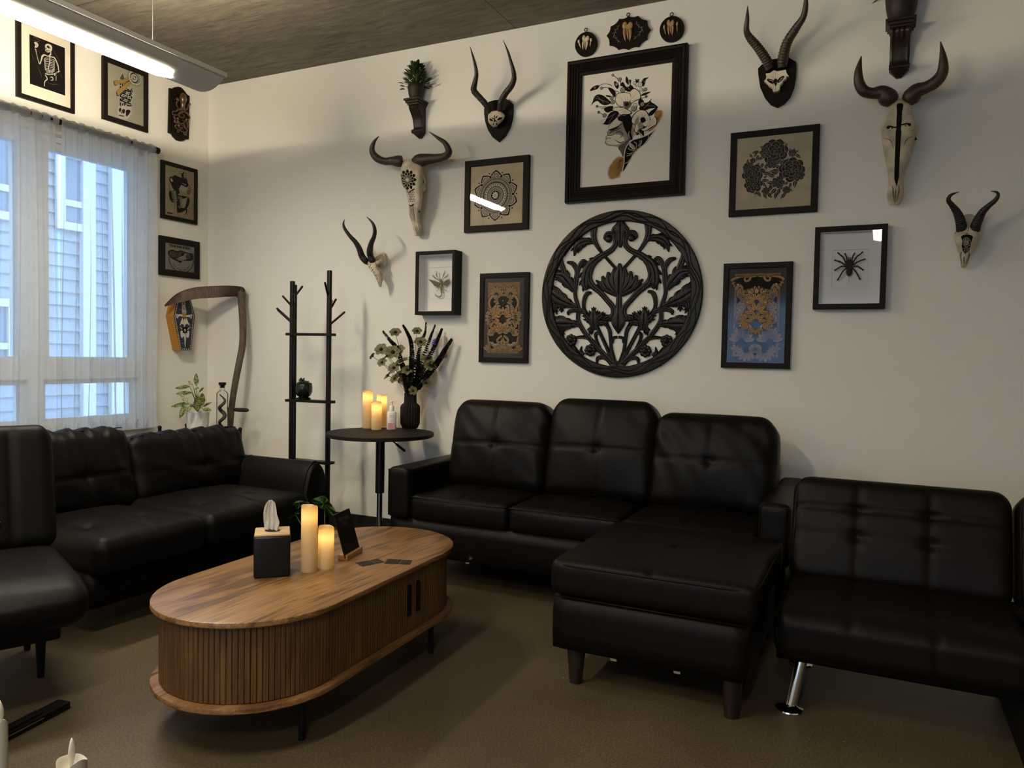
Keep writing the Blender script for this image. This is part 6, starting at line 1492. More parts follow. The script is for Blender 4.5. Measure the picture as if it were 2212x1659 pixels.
for sx in (0, 1): dr.stroke([(645+62*sx, 1150), (660+62*sx, 1260), (690+40*sx, 1390)], 5, 0, 3)
dr.done('painted_mandala', w1)

# ---- wildebeest skull with sword (right)
Z = Zoom(1830, 80, 2060, 450, 1031)
w2 = thing('wildebeest_skull', 'horned skull with a dark sword painted down its face, at upper right', 'animal skull', WB(*Z(500, 1000), 0), 'skulls mounted on the wall')
st = [(515, 595, 30, .02, .075, .9), (512, 640, 85, .045, .08, .8), (508, 700, 105, .06, .085, .8), (504, 800, 130, .07, .085, .75), (500, 870, 155, .075, .082, .7), (498, 950, 148, .072, .08, .75), (494, 1040, 135, .07, .078, .8), (486, 1160, 110, .066, .074, .8), (478, 1280, 82, .058, .07, .85), (472, 1390, 66, .045, .06, .85), (466, 1480, 72, .032, .05, .9), (463, 1560, 70, .022, .042, .9), (460, 1622, 40, .010, .036, .95)]
b = skull_mesh(Z, st)
for sx, x in ((-1, 365), (1, 640)): bump_ball(b, Z, x, 880, .07, 36, 60, .026)
dr = Drape(b, Z, [M_INK, M_SOCKET]); sk = link('skull', b, M_BONE, w2, smooth=True)
for x in (352, 652):
    b = bm_new(); bump_ball(b, Z, x, 925, .084, 15, 46, .016); link('eye_socket', b, M_SOCKET, w2, smooth=True)
horn(w2, Z, [(440, 630), (400, 590), (330, 540), (240, 545), (160, 520), (115, 440), (110, 320), (138, 185)], [130, 175, 140, 105, 105, 95, 68, 8], [.09, .10, .11, .12, .13, .14, .15, .155], M_HORNB)
horn(w2, Z, [(585, 620), (620, 580), (680, 520), (760, 490), (850, 440), (920, 350), (930, 220), (905, 42)], [130, 165, 145, 115, 115, 105, 75, 8], [.09, .10, .11, .12, .13, .14, .15, .155], M_HORNB)
dr.poly([(478, 660), (490, 642), (530, 640), (546, 655), (540, 690), (532, 720), (530, 800), (525, 845), (520, 900), (526, 912), (518, 1000), (510, 1150), (500, 1360), (478, 1450), (456, 1370), (460, 1200), (468, 1000), (470, 912), (476, 890), (478, 800), (482, 720)], 0)
for sg in (-1, 1):
    dr.stroke([(500, 866-sg*8), (500+sg*45, 860-sg*14), (500+sg*80, 852-sg*14), (500+sg*100, 858-sg*12)], [16, 14, 18, 26], 0, 4)
    dr.poly([(500+sg*104+16*math.cos(t), 862-sg*14+16*math.sin(t)) for t in [2*PI*j/10 for j in range(10)]], 0)
    dr.poly([(500+sg*66+7*math.cos(t), 872-sg*12+7*math.sin(t)) for t in [2*PI*j/8 for j in range(8)]], 0)
for p in ([(440, 1440), (445, 1500), (456, 1600)], [(500, 1440), (500, 1500), (475, 1600)], [(470, 1470), (462, 1620)]): dr.stroke(p, [6, 14, 4], 1)
for p in ([(360, 980), (420, 1000), (450, 1080)], [(640, 960), (580, 990), (545, 1060)]): dr.stroke(p, [4, 9, 3], 1)
dr.done('painted_sword', w2)
b = bm_new(); q = [WB(*Z(x, y), .05) for x, y in ((650, 940), (678, 990), (655, 1002), (640, 975))]; prism(b, q, (0, .004, 0)); link('hanging_tag', b, M_BLACK, w2)

# ---- springbok skulls
Z = Zoom(720, 450, 880, 640, 1397)
s1 = thing('springbok_skull', 'small skull with ridged black horns seen side-on above the coat stand', 'animal skull', WB(*Z(900, 1000), 0), 'skulls mounted on the wall')
def sideskull():
    # side-on: loft from the wall outwards and down along the face
    b = bm_new(); c = [((900, 900), .030, 92, 100), ((830, 900), .065, 100, 95), ((735, 980), .10, 105, 88), ((745, 1110), .12, 92, 70), ((820, 1220), .115, 82, 62), ((860, 1320), .10, 66, 50), ((880, 1410), .09, 48, 34), ((885, 1485), .085, 22, 16)]
    P = crom([(p[0], p[1], n, w, h) for p, n, w, h in c], 5); rows = []
    for i, (x, y, n, w, h) in enumerate(P):
        p = WB(*Z(x, y), n); k = Z.k*pxm(p); row = []
        for j in range(22):
            a = 2*PI*j/22; row.append(b.verts.new(p+Vector((math.cos(a)*w*k*.95, math.sin(a)*h*k*.7, math.sin(a)*h*k*(.75 if i < 10 else .3)))))
        rows.append(row)
    for i in range(len(rows)-1):
        for j in range(22): b.faces.new((rows[i][j], rows[i][(j+1) % 22], rows[i+1][(j+1) % 22], rows[i+1][j]))
    b.faces.new(rows[0]); b.faces.new(rows[-1][::-1])
    bump_ball(b, Z, 905, 1000, .05, 90, 150, .035); bump_ball(b, Z, 850, 1040, .09, 50, 60, .02); bump_ball(b, Z, 900, 1290, .07, 42, 110, .02); fixn(b); return b
b = sideskull(); dr = Drape(b, Z, [M_BONEW, M_INK]); link('skull', b, M_BONE, s1, smooth=True)
b = bm_new(); bump_ball(b, Z, 855, 1075, .108, 34, 34, .010); link('eye_socket', b, M_SOCKET, s1, smooth=True)
for k in range(46):
    t = k/45; x = 680+140*t+28*math.sin(k*2.4); y = 1060+300*t+18*math.cos(k*1.7); dr.poly([(x+7*math.cos(q), y+9*math.sin(q)) for q in [2*PI*j/7 for j in range(7)]], 1 if k % 3 else 0)
    dr.poly([(x+16+6*math.cos(q), y+8+7*math.sin(q)) for q in [2*PI*j/7 for j in range(7)]], 0)
dr.done('painted_dots', s1)
horn(s1, Z, [(665, 1030), (605, 985), (540, 900), (490, 760), (420, 640), (320, 530), (225, 400), (190, 300), (212, 210)], [90, 122, 120, 105, 88, 72, 60, 42, 8], [.10, .12, .135, .16, .185, .21, .23, .24, .235], M_HORN, 22, .22, r1=.66)
horn(s1, Z, [(765, 1035), (735, 980), (695, 880), (690, 780), (720, 650), (770, 530), (782, 400), (735, 270), (625, 158)], [95, 125, 115, 112, 92, 78, 70, 48, 8], [.10, .115, .13, .155, .18, .205, .225, .235, .23], M_HORN, 22, .22, r1=.66)

Z = Zoom(2020, 400, 2180, 590, 1397)
s2 = thing('springbok_skull', 'small skull with ridged black horns and lacy dot painting at far right', 'animal skull', WB(*Z(600, 1000), 0), 'skulls mounted on the wall')
st = [(630, 548, 50, .01, .045, .9), (640, 600, 105, .03, .05, .85), (630, 720, 110, .045, .055, .85), (620, 850, 170, .055, .06, .8), (610, 930, 225, .065, .065, .75), (600, 1020, 200, .07, .068, .75), (590, 1130, 165, .068, .066, .8), (575, 1230, 125, .06, .062, .85), (565, 1330, 90, .045, .056, .9), (555, 1430, 72, .032, .05, .9), (540, 1520, 48, .018, .044, .9), (535, 1558, 30, .008, .04, .95)]
b = skull_mesh(Z, st); bump_ball(b, Z, 400, 930, .06, 36, 70, .02); bump_ball(b, Z, 810, 930, .06, 34, 65, .02)
dr = Drape(b, Z, [M_INK, M_BONEW, M_SOCKET]); link('skull', b, M_BONE, s2, smooth=True)
for x in (385, 822):
    b = bm_new(); bump_ball(b, Z, x, 930, .078, 16, 45, .012); link('eye_socket', b, M_SOCKET, s2, smooth=True)
dr.poly([(480, 960), (600, 900), (720, 960), (690, 1040), (665, 1150), (650, 1230), (570, 1300), (510, 1230), (500, 1150), (510, 1040)], 0)
for rr, n in ((28, 7), (62, 12), (98, 17)):
    for k in range(n):
        a = 2*PI*k/n; x, y = 592+rr*math.cos(a)*.72, 1075+rr*math.sin(a)*.85; dr.poly([(x+7*math.cos(q), y+9*math.sin(q)) for q in [2*PI*j/6 for j in range(6)]], 1, lift=.0006)
for k in range(34):
    x, y = 520+28*(k % 6)+8*math.sin(k), 1185+24*(k//6); dr.poly([(x+5*math.cos(q), y+8*math.sin(q)) for q in [2*PI*j/6 for j in range(6)]], 1, lift=.0006)
for k in range(18): a = PI+PI*k/17; x, y = 600+125*math.cos(a), 985+60*math.sin(a); dr.poly([(x+9*math.cos(q), y+9*math.sin(q)) for q in [2*PI*j/6 for j in range(6)]], 1, lift=.0006)
for p in ([(500, 1260), (480, 1340), (510, 1500)], [(640, 1260), (640, 1340), (575, 1500)], [(545, 1350), (542, 1500)]): dr.stroke(p, [22, 26, 6], 2)
dr.stroke([(630, 720), (620, 880)], [8, 12], 2)
dr.done('painted_lace', s2)
horn(s2, Z, [(500, 850), (495, 760), (460, 620), (400, 490), (310, 370), (250, 280), (300, 185), (455, 128)], [175, 172, 158, 130, 100, 80, 55, 8], [.09, .11, .13, .15, .17, .185, .19, .18], M_HORN, 16, .22, r1=.62)
horn(s2, Z, [(745, 850), (770, 750), (830, 620), (900, 500), (1010, 390), (1130, 290), (1190, 190), (1150, 130), (1045, 112)], [178, 172, 155, 128, 102, 85, 62, 42, 8], [.09, .11, .13, .15, .17, .185, .19, .185, .175], M_HORN, 16, .22, r1=.60)

# ---- impala skull caps on shields
def shield(Zm, out, n0, t):
    P = [WB(*Zm(x, y), n0) for x, y in crom(out, 1, True)]
    b = bm_new(); prism(b, P, (0, n0-.001, 0)); fixn(b); o = link('shield', b, M_PLQ, t)
    c = sum(P, Vector())/len(P); b = bm_new(); q = [c+(p-c)*.93+Vector((0, -.002, 0)) for p in P]; prism(b, q, (0, .002, 0)); fixn(b); link('bevelled_face', b, M_PLQ, o)
Z = Zoom(1000, 80, 1130, 310, 938)
i1 = thing('impala_trophy', 'small horned skull cap on a black shield, left of the large portrait', 'horn trophy', WB(*Z(550, 1300), 0), 'horn trophies on black shields')
shield(Z, [(400, 1010), (480, 985), (570, 975), (665, 962), (715, 985), (768, 1040), (768, 1130), (760, 1260), (720, 1400), (650, 1530), (548, 1628), (460, 1560), (390, 1450), (345, 1320), (330, 1200), (330, 1110)], .022, i1)
st = [(505, 1150, 75, .02, .045, .85), (505, 1190, 122, .03, .05, .85), (520, 1240, 148, .034, .052, .8), (515, 1300, 134, .034, .052, .8), (505, 1345, 98, .03, .05, .8), (500, 1385, 52, .02, .046, .85), (500, 1405, 30, .01, .042, .9)]
b = skull_mesh(Z, st); dr = Drape(b, Z, [M_INK, M_SOCKET]); link('skull_cap', b, M_BONE, i1, smooth=True)
dr.poly([(405, 1278), (440, 1270), (470, 1300), (455, 1315), (420, 1300)], 0); dr.poly([(530, 1290), (560, 1255), (612, 1248), (600, 1280), (550, 1300)], 0)
for p in ([(495, 1250), (492, 1290), (500, 1330)], [(470, 1330), (500, 1300), (540, 1325)], [(450, 1260), (485, 1275)], [(540, 1225), (510, 1270)], [(490, 1215), (495, 1260)], [(480, 1340), (470, 1370)], [(520, 1335), (535, 1370)]): dr.stroke(p, [5, 20, 6], 0)
dr.done('painted_eyes', i1)
horn(i1, Z, [(425, 1190), (395, 1110), (330, 1020), (240, 920), (170, 830), (185, 720), (210, 580), (190, 430), (150, 280), (110, 145)], [70, 85, 92, 92, 95, 80, 62, 48, 30, 5], [.05, .07, .09, .11, .13, .15, .17, .185, .195, .20], M_HORN, 22, .24, r0=.12, r1=.66)
horn(i1, Z, [(575, 1180), (585, 1080), (610, 980), (670, 870), (750, 770), (795, 660), (790, 540), (750, 390), (695, 210), (625, 45)], [80, 95, 98, 92, 90, 80, 66, 50, 32, 5], [.05, .07, .09, .11, .13, .15, .17, .185, .195, .20], M_HORN, 22, .24, r0=.12, r1=.66)
Z = Zoom(1560, 0, 2212, 600, 1803); ZS = Zoom(1620, 100, 1740, 240, 1422)
i2 = thing('impala_trophy', 'pale skull cap with a moth drawing on a black shield, below tall ringed horns', 'horn trophy', WB(*ZS(700, 900), 0), 'horn trophies on black shields')
shield(ZS, [(300, 470), (500, 345), (730, 310), (975, 265), (1060, 330), (1175, 390), (1185, 500), (1165, 800), (1120, 1050), (1020, 1290), (880, 1450), (690, 1555), (520, 1480), (370, 1300), (260, 1050), (215, 750), (205, 570)], .022, i2)
P_ = [WB(*ZS(x, y), .052) for x, y in [(400, 700), (500, 690), (620, 610), (700, 640), (800, 620), (920, 600), (935, 680), (1000, 775), (940, 765), (920, 830), (850, 870), (820, 950), (770, 990), (755, 1110), (700, 1150), (595, 1165), (560, 1050), (470, 1000), (440, 950), (390, 910), (360, 885), (405, 840), (420, 770)]]
b = bm_new(); prism(b, P_, (0, .028, 0)); bmesh.ops.bevel(b, geom=[e for e in b.edges if len(e.link_faces) == 2 and e.calc_face_angle(0) > 1.0], offset=.004, segments=2, affect='EDGES'); fixn(b)
dr = Drape(b, ZS, [M_INK, M_SOCKET, M_BONEW]); link('skull_cap', b, M_BONEW, i2)
dr.poly([(430, 850), (460, 828), (530, 835), (620, 870), (640, 920), (600, 960), (540, 955), (490, 920), (450, 890)], 0); dr.poly([(690, 880), (760, 800), (840, 755), (885, 765), (860, 820), (800, 890), (740, 935), (700, 930)], 0)
dr.poly([(620, 840), (660, 825), (695, 840), (690, 940), (675, 1000), (655, 1020), (635, 990), (620, 920)], 0)
for p in ([(480, 860), (540, 870), (600, 900)], [(780, 850), (840, 800)], [(740, 900), (790, 860)]): dr.stroke(p, 12, 2, 3, lift=.0006)
for p in ([(650, 620), (655, 820)], [(655, 1020), (655, 1140)], [(630, 840), (600, 790), (575, 775)], [(680, 835), (710, 790), (715, 760)], [(610, 950), (590, 1000)], [(700, 950), (720, 980)]): dr.stroke(p, 6, 1)
dr.done('moth_drawing', i2)
horn(i2, Z, [(285, 410), (265, 360), (215, 285), (165, 225), (145, 180), (150, 110), (152, 35)], [50, 55, 52, 45, 34, 24, 4], [.05, .07, .10, .13, .155, .175, .185], M_HORNB, 15, .22, r0=.05, r1=.62)
horn(i2, Z, [(360, 400), (365, 340), (390, 250), (440, 170), (485, 100), (500, 20), (497, -50)], [56, 60, 55, 48, 38, 28, 8], [.05, .07, .10, .13, .155, .175, .185], M_HORNB, 15, .22, r0=.05, r1=.62)

# ============================================================ wall corbels with plants
M_CORB = mat('dark_carved_corbel', (.020, .011, .008), .4, bump=.3, bscale=60, spec=.3); M_PLANT = mat('dark_planter', (.022, .015, .012), .5, spec=.25)
def corbel(topc, w, dep, hgt, label):
    """topc: centre of the shelf top at the wall (y=0)"""
    t = thing('wall_corbel', label, 'wall shelf', (topc.x, 0, topc.z), 'carved corbels with plants')
    b = bm_new(); x, z = topc.x, topc.z
    box(b, (x, -dep/2, z-.006), (w, dep, .012), bev=.002); box(b, (x, -dep*.46, z-.018), (w*.88, dep*.9, .014), bev=.003); box(b, (x, -dep*.42, z-.03), (w*.74, dep*.82, .012), bev=.003)
    link('shelf', b, M_CORB, t)
    b = bm_new(); prof = crom([(.78, -.03), (.82, -.10), (.70, -.20), (.46, -.36), (.34, -.55), (.30, -.68), (.40, -.76), (.42, -.84), (.26, -.90), (.14, -.97), (.03, -1.0)], 4)
    rows = []
    for d, v in prof:
        hw_ = w*(.33 if v > -.85 else .33*(1-(abs(v)-.85)/.15*.75)); y = -dep*d
        rows.append([b.verts.new((x+a*hw_, y*c_, z-.03+v*(hgt-.03)+.03*0)) for a, c_ in ((-1, .02), (-1, .86), (-.78, 1), (-.5, .93), (-.22, 1), (0, .95), (.22, 1), (.5, .93), (.78, 1), (1, .86), (1, .02))])
    for i in range(len(rows)-1):
        for k in range(len(rows[0])-1): b.faces.new((rows[i][k], rows[i][k+1], rows[i+1][k+1], rows[i+1][k]))
        b.faces.new((rows[i][-1], rows[i][0], rows[i+1][0], rows[i+1][-1]))
    b.faces.new(rows[0]); b.faces.new(rows[-1][::-1])
    tube(b, [(x-w*.34, -dep*.36, z-.03-.80*(hgt-.03)), (x+w*.34, -dep*.36, z-.03-.80*(hgt-.03))], dep*.10, 14)
    fixn(b); link('scroll_bracket', b, M_CORB, t, smooth=.6); return t
def pot_plant(c, r, h, label, seed, leaves=150, spread=.075, tall=.11, L=(.022, .034), name='potted_plant', sheet=M_DLEAF, m2=M_LEAF):
    t = thing(name, label, 'potted plant', c); rn = random.Random(seed)
    b = bm_new(); lathe(b, [(r*.62, 0), (r*.72, .006), (r*.90, h*.35), (r*1.0, h*.75), (r*.98, h*.97), (r*.93, h), (r*.88, h*.93), (r*.86, h*.85)], c, 30); link('pot', b, M_PLANT, t, smooth=.7)
    b = bm_new(); b2 = bm_new(); top = Vector(c)+Vector((0, 0, h*.9)); bs = bm_new()
    for k in range(leaves):
        u = rn.random(); a = rn.uniform(0, 2*PI); rr = spread*(1-u**2.4)*(.40+.65*rn.random())+.006; z = tall*u; p = top+Vector((rr*math.cos(a)*.8, max(-.9*abs(top.y)+0, rr*math.sin(a)*.8), z-.012*(rr/spread)))
        d = Vector((math.cos(a), math.sin(a), .5+1.2*u+rn.uniform(-.5, .4)))
        leaf(b if k % 3 else b2, p, d, Vector((rn.uniform(-.4, .4), rn.uniform(-.4, .4), 1)), rn.uniform(*L), rn.uniform(.016, .026), .3, 4)
        if k % 4 == 0: tube(bs, [top-Vector((0, 0, .01)), top.lerp(p, .6)+Vector((0, 0, .004)), p], .0012, 4)
    link('foliage', b, sheet, t, smooth=True); link('young_leaves', b2, m2, t, smooth=True); link('stems', bs, sheet, t); return t
tc_ = WB(891, 213, 0); p_ = WB(884, 214, .065); cw = (WB(921, 220, 0).x-WB(893, 212, .13).x)
p0 = WB(880, 213, .06); topz = WB(900, 213, .13).z
cx_ = 1.995
ql = WB(874, 212, .125); qr = WB(922, 221, .0)      # front left and rear right corners of the shelf top
wd_, hh_ = .105, WB(906, 290, .03); cx_ = (ql.x+wd_/2+qr.x-wd_/2)/2; zt_ = (ql.z+qr.z)/2
corbel(Vector((cx_, 0, zt_)), wd_, .120, zt_-hh_.z+.02, 'dark carved corbel shelf below the ceiling, above the mandala skull')
pot_plant((cx_, -.062, zt_), .050, .094, 'small leafy green plant in a dark pot on the left corbel', 3, spread=.088, tall=.125, L=(.028, .042), leaves=230)
tr = WB(1946, 46, .07); wr = .125; bz = WB(1941, 153, .05).z
corbel(Vector((tr.x, 0, tr.z)), wr, .125, tr.z-bz+.02, 'dark carved corbel shelf at the top right edge, above the sword skull')
pot_plant((tr.x, -.066, tr.z), .070, .165, 'spiky green plant in a tall dark pot at the top right edge', 9, spread=.10, tall=.12, L=(.04, .07), leaves=120)

# ============================================================ wall outlet plate behind the flowers
op = thing('air_freshener', 'small white wall-mounted box behind the flower vase', 'wall box', WB(953, 745, 0))
b = bm_new(); c = WB(953, 748, .02); box(b, (c.x, -.018, c.z), (.055, .034, .125), bev=.008); link('case', b, mat('ivory_plastic', (.70, .66, .58), .5), op, smooth=.6)
b = bm_new(); box(b, (c.x, -.0355, c.z+.02), (.03, .002, .05), bev=.0008); link('grille', b, mat('beige_plastic', (.55, .50, .42), .5), op)

# ============================================================ candles
def candle(c, r, h, label, group, glow=.9, name='pillar_candle', tilt=.0, seed=0, power=.9, wm='ivory_wax'):
    t = thing(name, label, 'candle', c, group); rn = random.Random(seed); ph = rn.uniform(0, 6.28)
    b = bm_new(); seg = 40; rows = []; c = Vector(c)
    wav = lambda a: .0045*math.sin(2*a+ph)+.0025*math.sin(3*a+1.3*ph)
    for (rr, z, wv) in ((r*.96, 0, 0), (r, .003, 0), (r, h*.5, 0), (r, h*.93, .3), (r*.985, h, 1.), (r*.90, h-.001, 1.), (r*.80, h-.008, .8), (r*.45, h-.014, .2), (r*.05, h-.015, 0)):
        rows.append([b.verts.new(c+Vector((rr*math.cos(2*PI*k/seg), rr*math.sin(2*PI*k/seg), z+wv*wav(2*PI*k/seg)))) for k in range(seg)])
    for i in range(len(rows)-1):
        for k in range(seg): b.faces.new((rows[i][k], rows[i][(k+1) % seg], rows[i+1][(k+1) % seg], rows[i+1][k]))
    b.faces.new(rows[0][::-1]); b.faces.new(rows[-1])
    link('wax', b, MATS[wm], t, smooth=.9)
    if glow:
        ld = bpy.data.lights.new('candle_bulb', 'POINT'); ld.energy = power*glow*.12; ld.color = (1, .70, .36); ld.shadow_soft_size = .006
        lo = bpy.data.objects.new('candle_bulb', ld); COL.objects.link(lo); lo.parent = t; lo.location = (0, 0, h-.035)
    return t
TZ = .3965; GC = 'ivory candles on the coffee table'; GP = 'ivory candles on the round bar table'
def on_table(px, py, z): p = FLR(px, py, z); return (p.x, p.y, z)
def ontop_r(pxl, pxr, pyb, z):
    p = FLR((pxl+pxr)/2, pyb, z); d = Vector((p.x-CAM.x, p.y-CAM.y, 0)).normalized(); r = (pxr-pxl)/2*pxm(Vector((p.x, p.y, z)))
    return (p.x+d.x*r, p.y+d.y*r, z), r
def top_h(c, r, pyt, px): # height so that the rim appears at pyt
    d = ray(px, pyt); t = math.hypot(c[0]-CAM.x, c[1]-CAM.y)/math.hypot(d.x, d.y); return CAM.z+d.z*t-c[2]
for (l, r_, yb, yt, z, lab, g, pw) in ((650, 685, 1238, 1093, TZ, 'tall ivory pillar candle glowing on the coffee table', GC, .25), (687, 721, 1231, 1138, TZ, 'short ivory pillar candle glowing on the coffee table', GC, .35),
        (784, 806, 926, 845, PZ, 'tallest ivory pillar candle on the round bar table', GP, .5), (812, 834, 924, 852, PZ, 'middle-height ivory candle at the back on the round bar table', GP, .6), (802, 824, 929, 868, PZ, 'shortest ivory candle in front on the round bar table', GP, .5)):
    c, r = ontop_r(l, r_, yb, z)
    if 'at the back' in lab:
        d = Vector((c[0]-CAM.x, c[1]-CAM.y, 0)).normalized(); c = (c[0]+d.x*.055+.004, c[1]+d.y*.055, c[2]); r *= 1.0
    if 'tallest' in lab: c = (c[0]-.004, c[1], c[2])
    candle(c, r, top_h(c, r, yt, (l+r_)/2), lab, g, 1., seed=l, power=pw)

# ============================================================ lotion pump bottle
c, r = ontop_r(834, 857, 929, PZ)
lo = thing('lotion_bottle', 'white pump bottle with pink label on the round bar table', 'bottle', c); M_PLW = mat('white_bottle_plastic', (.78, .76, .72), .35)
s = pxm(Vector(c))
b = bm_new(); lathe(b, [(r*.92, 0), (r, .003), (r, 36*s), (r*.93, 38.5*s), (r*.45, 40*s), (r*.42, 41*s)], c, 28, sy=.7); link('bottle', b, M_PLW, lo, smooth=.7)
b = bm_new(); lathe(b, [(r*.44, 40*s), (r*.44, 50*s), (r*.30, 52*s), (r*.16, 52.5*s), (r*.16, 60*s)], c, 20); link('collar', b, M_PLW, lo, smooth=.7)
b = bm_new(); v = Vector(c); lathe(b, [(r*.2, 59*s), (r*.34, 60*s), (r*.30, 62*s)], c, 16); tube(b, [v+Vector((0, 0, 61*s)), v+Vector((.008, -.008, 62*s)), v+Vector((.022, -.006, 60*s))], [.0035, .003, .002], 8); link('pump_head', b, M_PLW, lo, smooth=.7)
vd = Vector((CAM.x-c[0], CAM.y-c[1], 0)).normalized(); ud = Vector((-vd.y, vd.x, 0)); 
A = Art(Vector(c)+vd*(r*.985), ud, Vector((0, 0, 1)), vd, [mat('pink_label', (.62, .30, .32), .6), mat('grey_lettering', (.22, .16, .16), .6), M_PLW], lift=.0004)
A.poly([(-r*.62, .006), (r*.62, .006), (r*.62, 15*s), (-r*.62, 15*s)], 0, 1)
A.text('BODY', 0, 30.5*s, .0085, 1, 2, bold=.0002); A.text('LOTION', 0, 26.5*s, .0070, 1, 2)
for i, w in enumerate((.8, .6, .9, .7)): A.stroke([(-r*w*.5, (17.5+1.7*i)*s), (r*w*.5, (17.5+1.7*i)*s)], .0009, 1, 2)
for i, w in enumerate((.5, .8, .4)): A.stroke([(-r*w*.5, (5.5+2.5*i)*s), (r*w*.5, (5.5+2.5*i)*s)], .0010, 1, 2)
A.stroke([(-r*.5, 34.5*s), (r*.5, 34.5*s)], .0008, 1, 2)
A.done('label', lo)

# ============================================================ flower vase
c, r = ontop_r(866, 905, 927, PZ); c = Vector(c); s = pxm(c)
vs_ = thing('flower_vase', 'ribbed matt black vase on the round bar table holding tall dry flowers', 'vase', c); M_VASE = mat('matt_black_ceramic', (.007, .005, .005), .6, spec=.2)
b = bm_new(); R_ = 20.5*s; lathe(b, [(R_*.72, 0), (R_*.78, .004), (R_*.98, 10*s), (R_, 14*s), (R_, 46*s), (R_*.94, 50*s), (R_*.66, 55*s), (R_*.63, 58*s), (R_*.62, 76*s), (R_*.52, 76*s), (R_*.5, 60*s)], c, 96, rib=24, ramp=.035); link('vase', b, M_VASE, vs_, smooth=.6)
mouth = c+Vector((0, 0, 76*s)); M_PETAL = mat('olive_dried_petal', (.15, .13, .055), .6, var=.35, vscale=90); M_FCEN = mat('dark_seed_head', (.014, .006, .004), .8, bump=.8, bscale=400); M_EUC = mat('black_eucalyptus', (.008, .009, .009), .55, spec=.2); M_VIO = mat('violet_blossom', (.10, .03, .42), .5)
ZF = Zoom(770, 670, 1020, 950, 1481)
def FP(x, y, dn=0.):      # point of the bouquet in the plane of the vase facing the viewer, moved toward the viewer by dn
    q = ZF(x, y); d = ray(*q); t = ((c-CAM).dot(_f))/d.dot(_f); p = CAM+d*t; return p-d.normalized()*dn
GF = 'olive anemone-like dry flowers in the black vase'; rn = random.Random(12)
fl = [(498, 288, 70, 0), (775, 270, 58, .0), (318, 505, 78, .0), (205, 590, 45, -.03), (820, 410, 75, .02), (465, 540, 85, .03), (550, 510, 70, .0), (580, 660, 85, .04), (330, 670, 60, .0), (900, 630, 70, .02), (938, 705, 75, .04), (405, 840, 60, .0), (490, 880, 60, .03), (480, 740, 70, .05), (590, 900, 55, .03), (650, 770, 70, .06), (885, 930, 62, .05), (722, 1030, 52, .06), (740, 680, 60, -.03), (400, 590, 60, -.04), (820, 760, 55, -.02), (560, 820, 50, -.03)]
lab_f = ['olive dry flower standing highest at the left in the black vase', 'olive dry flower highest at the middle of the bouquet', 'olive dry flower facing forward at upper left of the bouquet', 'small side-facing dry flower furthest left in the bouquet', 'large olive dry flower right of the bouquet middle, below the highest middle bloom', None]
def flower(x, y, r, dn, i):
    p = FP(x, y, dn); R = r*ZF.k*s*1.15
    away = (p-(mouth+Vector((0, 0, -.02)))).normalized(); face = ((CAM-p).normalized()*(1.0 if i % 4 != 3 else .35)+away*.75+Vector((rn.uniform(-.3, .3), rn.uniform(-.3, .3), rn.uniform(-.1, .3)))).normalized()
    if i == 3: face = (away+Vector((-.4, 0, 0))).normalized()
    t = thing('dried_flower', lab_f[i] if i < 5 else 'olive dry flower with dark centre among the stems in the black vase', 'flower', p, GF)
    a_, b_ = frame_of(face); bm_ = bm_new(); npet = 6
    for k in range(npet):
        an = 2*PI*k/npet+i; d = a_*math.cos(an)+b_*math.sin(an); sd = face.cross(d); prev = None
        for j in range(6):
            u = j/5; w = R*.44*math.sin(PI*(.12+.80*u))**.7; q = p+d*(R*(.12+.88*u))+face*(R*(.30*u-.22*u*u)*1.2)
            row = [bm_.verts.new(q+sd*w+face*w*.25), bm_.verts.new(q+sd*w*.45), bm_.verts.new(q-sd*w*.45), bm_.verts.new(q-sd*w+face*w*.25)]
            if prev:
                for m_ in range(3): bm_.faces.new((prev[m_], prev[m_+1], row[m_+1], row[m_]))
            prev = row
    link('petals', bm_, M_PETAL, t, smooth=True)
    b = bm_new(); ball(b, p+face*R*.10, R*.27, 12, 8); link('seed_head', b, M_FCEN, t, smooth=True)
    b = bm_new(); base = mouth+Vector((rn.uniform(-.012, .012), rn.uniform(-.012, .012), -.03)); mid = base.lerp(p, .55)+Vector((0, 0, .03)); cv = crom([tuple(base), tuple(mid), tuple(p-face*.004)], 5); tube(b, cv, .0014, 5); link('stem', b, M_EUC, t)
for i, (x, y, r, dn) in enumerate(fl): flower(x, y, r, dn, i)
GE = 'dark eucalyptus sprigs in the black vase'
sp_ = [([(690, 1100), (620, 800), (520, 500), (440, 400), (335, 265)], 0, 34, 'dark eucalyptus sprig leaning left in the black vase'), ([(700, 1100), (710, 700), (700, 430), (650, 290), (595, 190)], .01, 32, 'dark eucalyptus sprig upright in the bouquet middle'), ([(710, 1100), (760, 700), (830, 420), (880, 280), (890, 155)], -.02, 24, 'thin dark sprig at the top of the bouquet'),
        ([(715, 1100), (800, 760), (920, 420), (970, 290), (1010, 185)], .0, 24, 'thin dark sprig right of the topmost one'), ([(720, 1100), (830, 800), (980, 500), (1060, 330), (1095, 235)], .02, 32, 'dark sprig behind the violet blossom'), ([(730, 1100), (860, 880), (1040, 660), (1140, 500), (1220, 370)], .03, 44, 'long dark eucalyptus sprig leaning furthest right'),
        ([(710, 1100), (690, 900), (700, 740), (690, 600)], .06, 40, 'short dark eucalyptus sprig low in the middle of the bouquet'), ([(720, 1100), (800, 940), (900, 830), (990, 700)], .05, 36, 'short dark eucalyptus sprig low at the right'), ([(690, 1100), (640, 980), (600, 830), (560, 650)], .05, 34, 'short dark eucalyptus sprig low at the left'), ([(715, 1100), (770, 900), (790, 700), (800, 560)], .0, 34, 'dark eucalyptus sprig in the centre behind the blooms')]
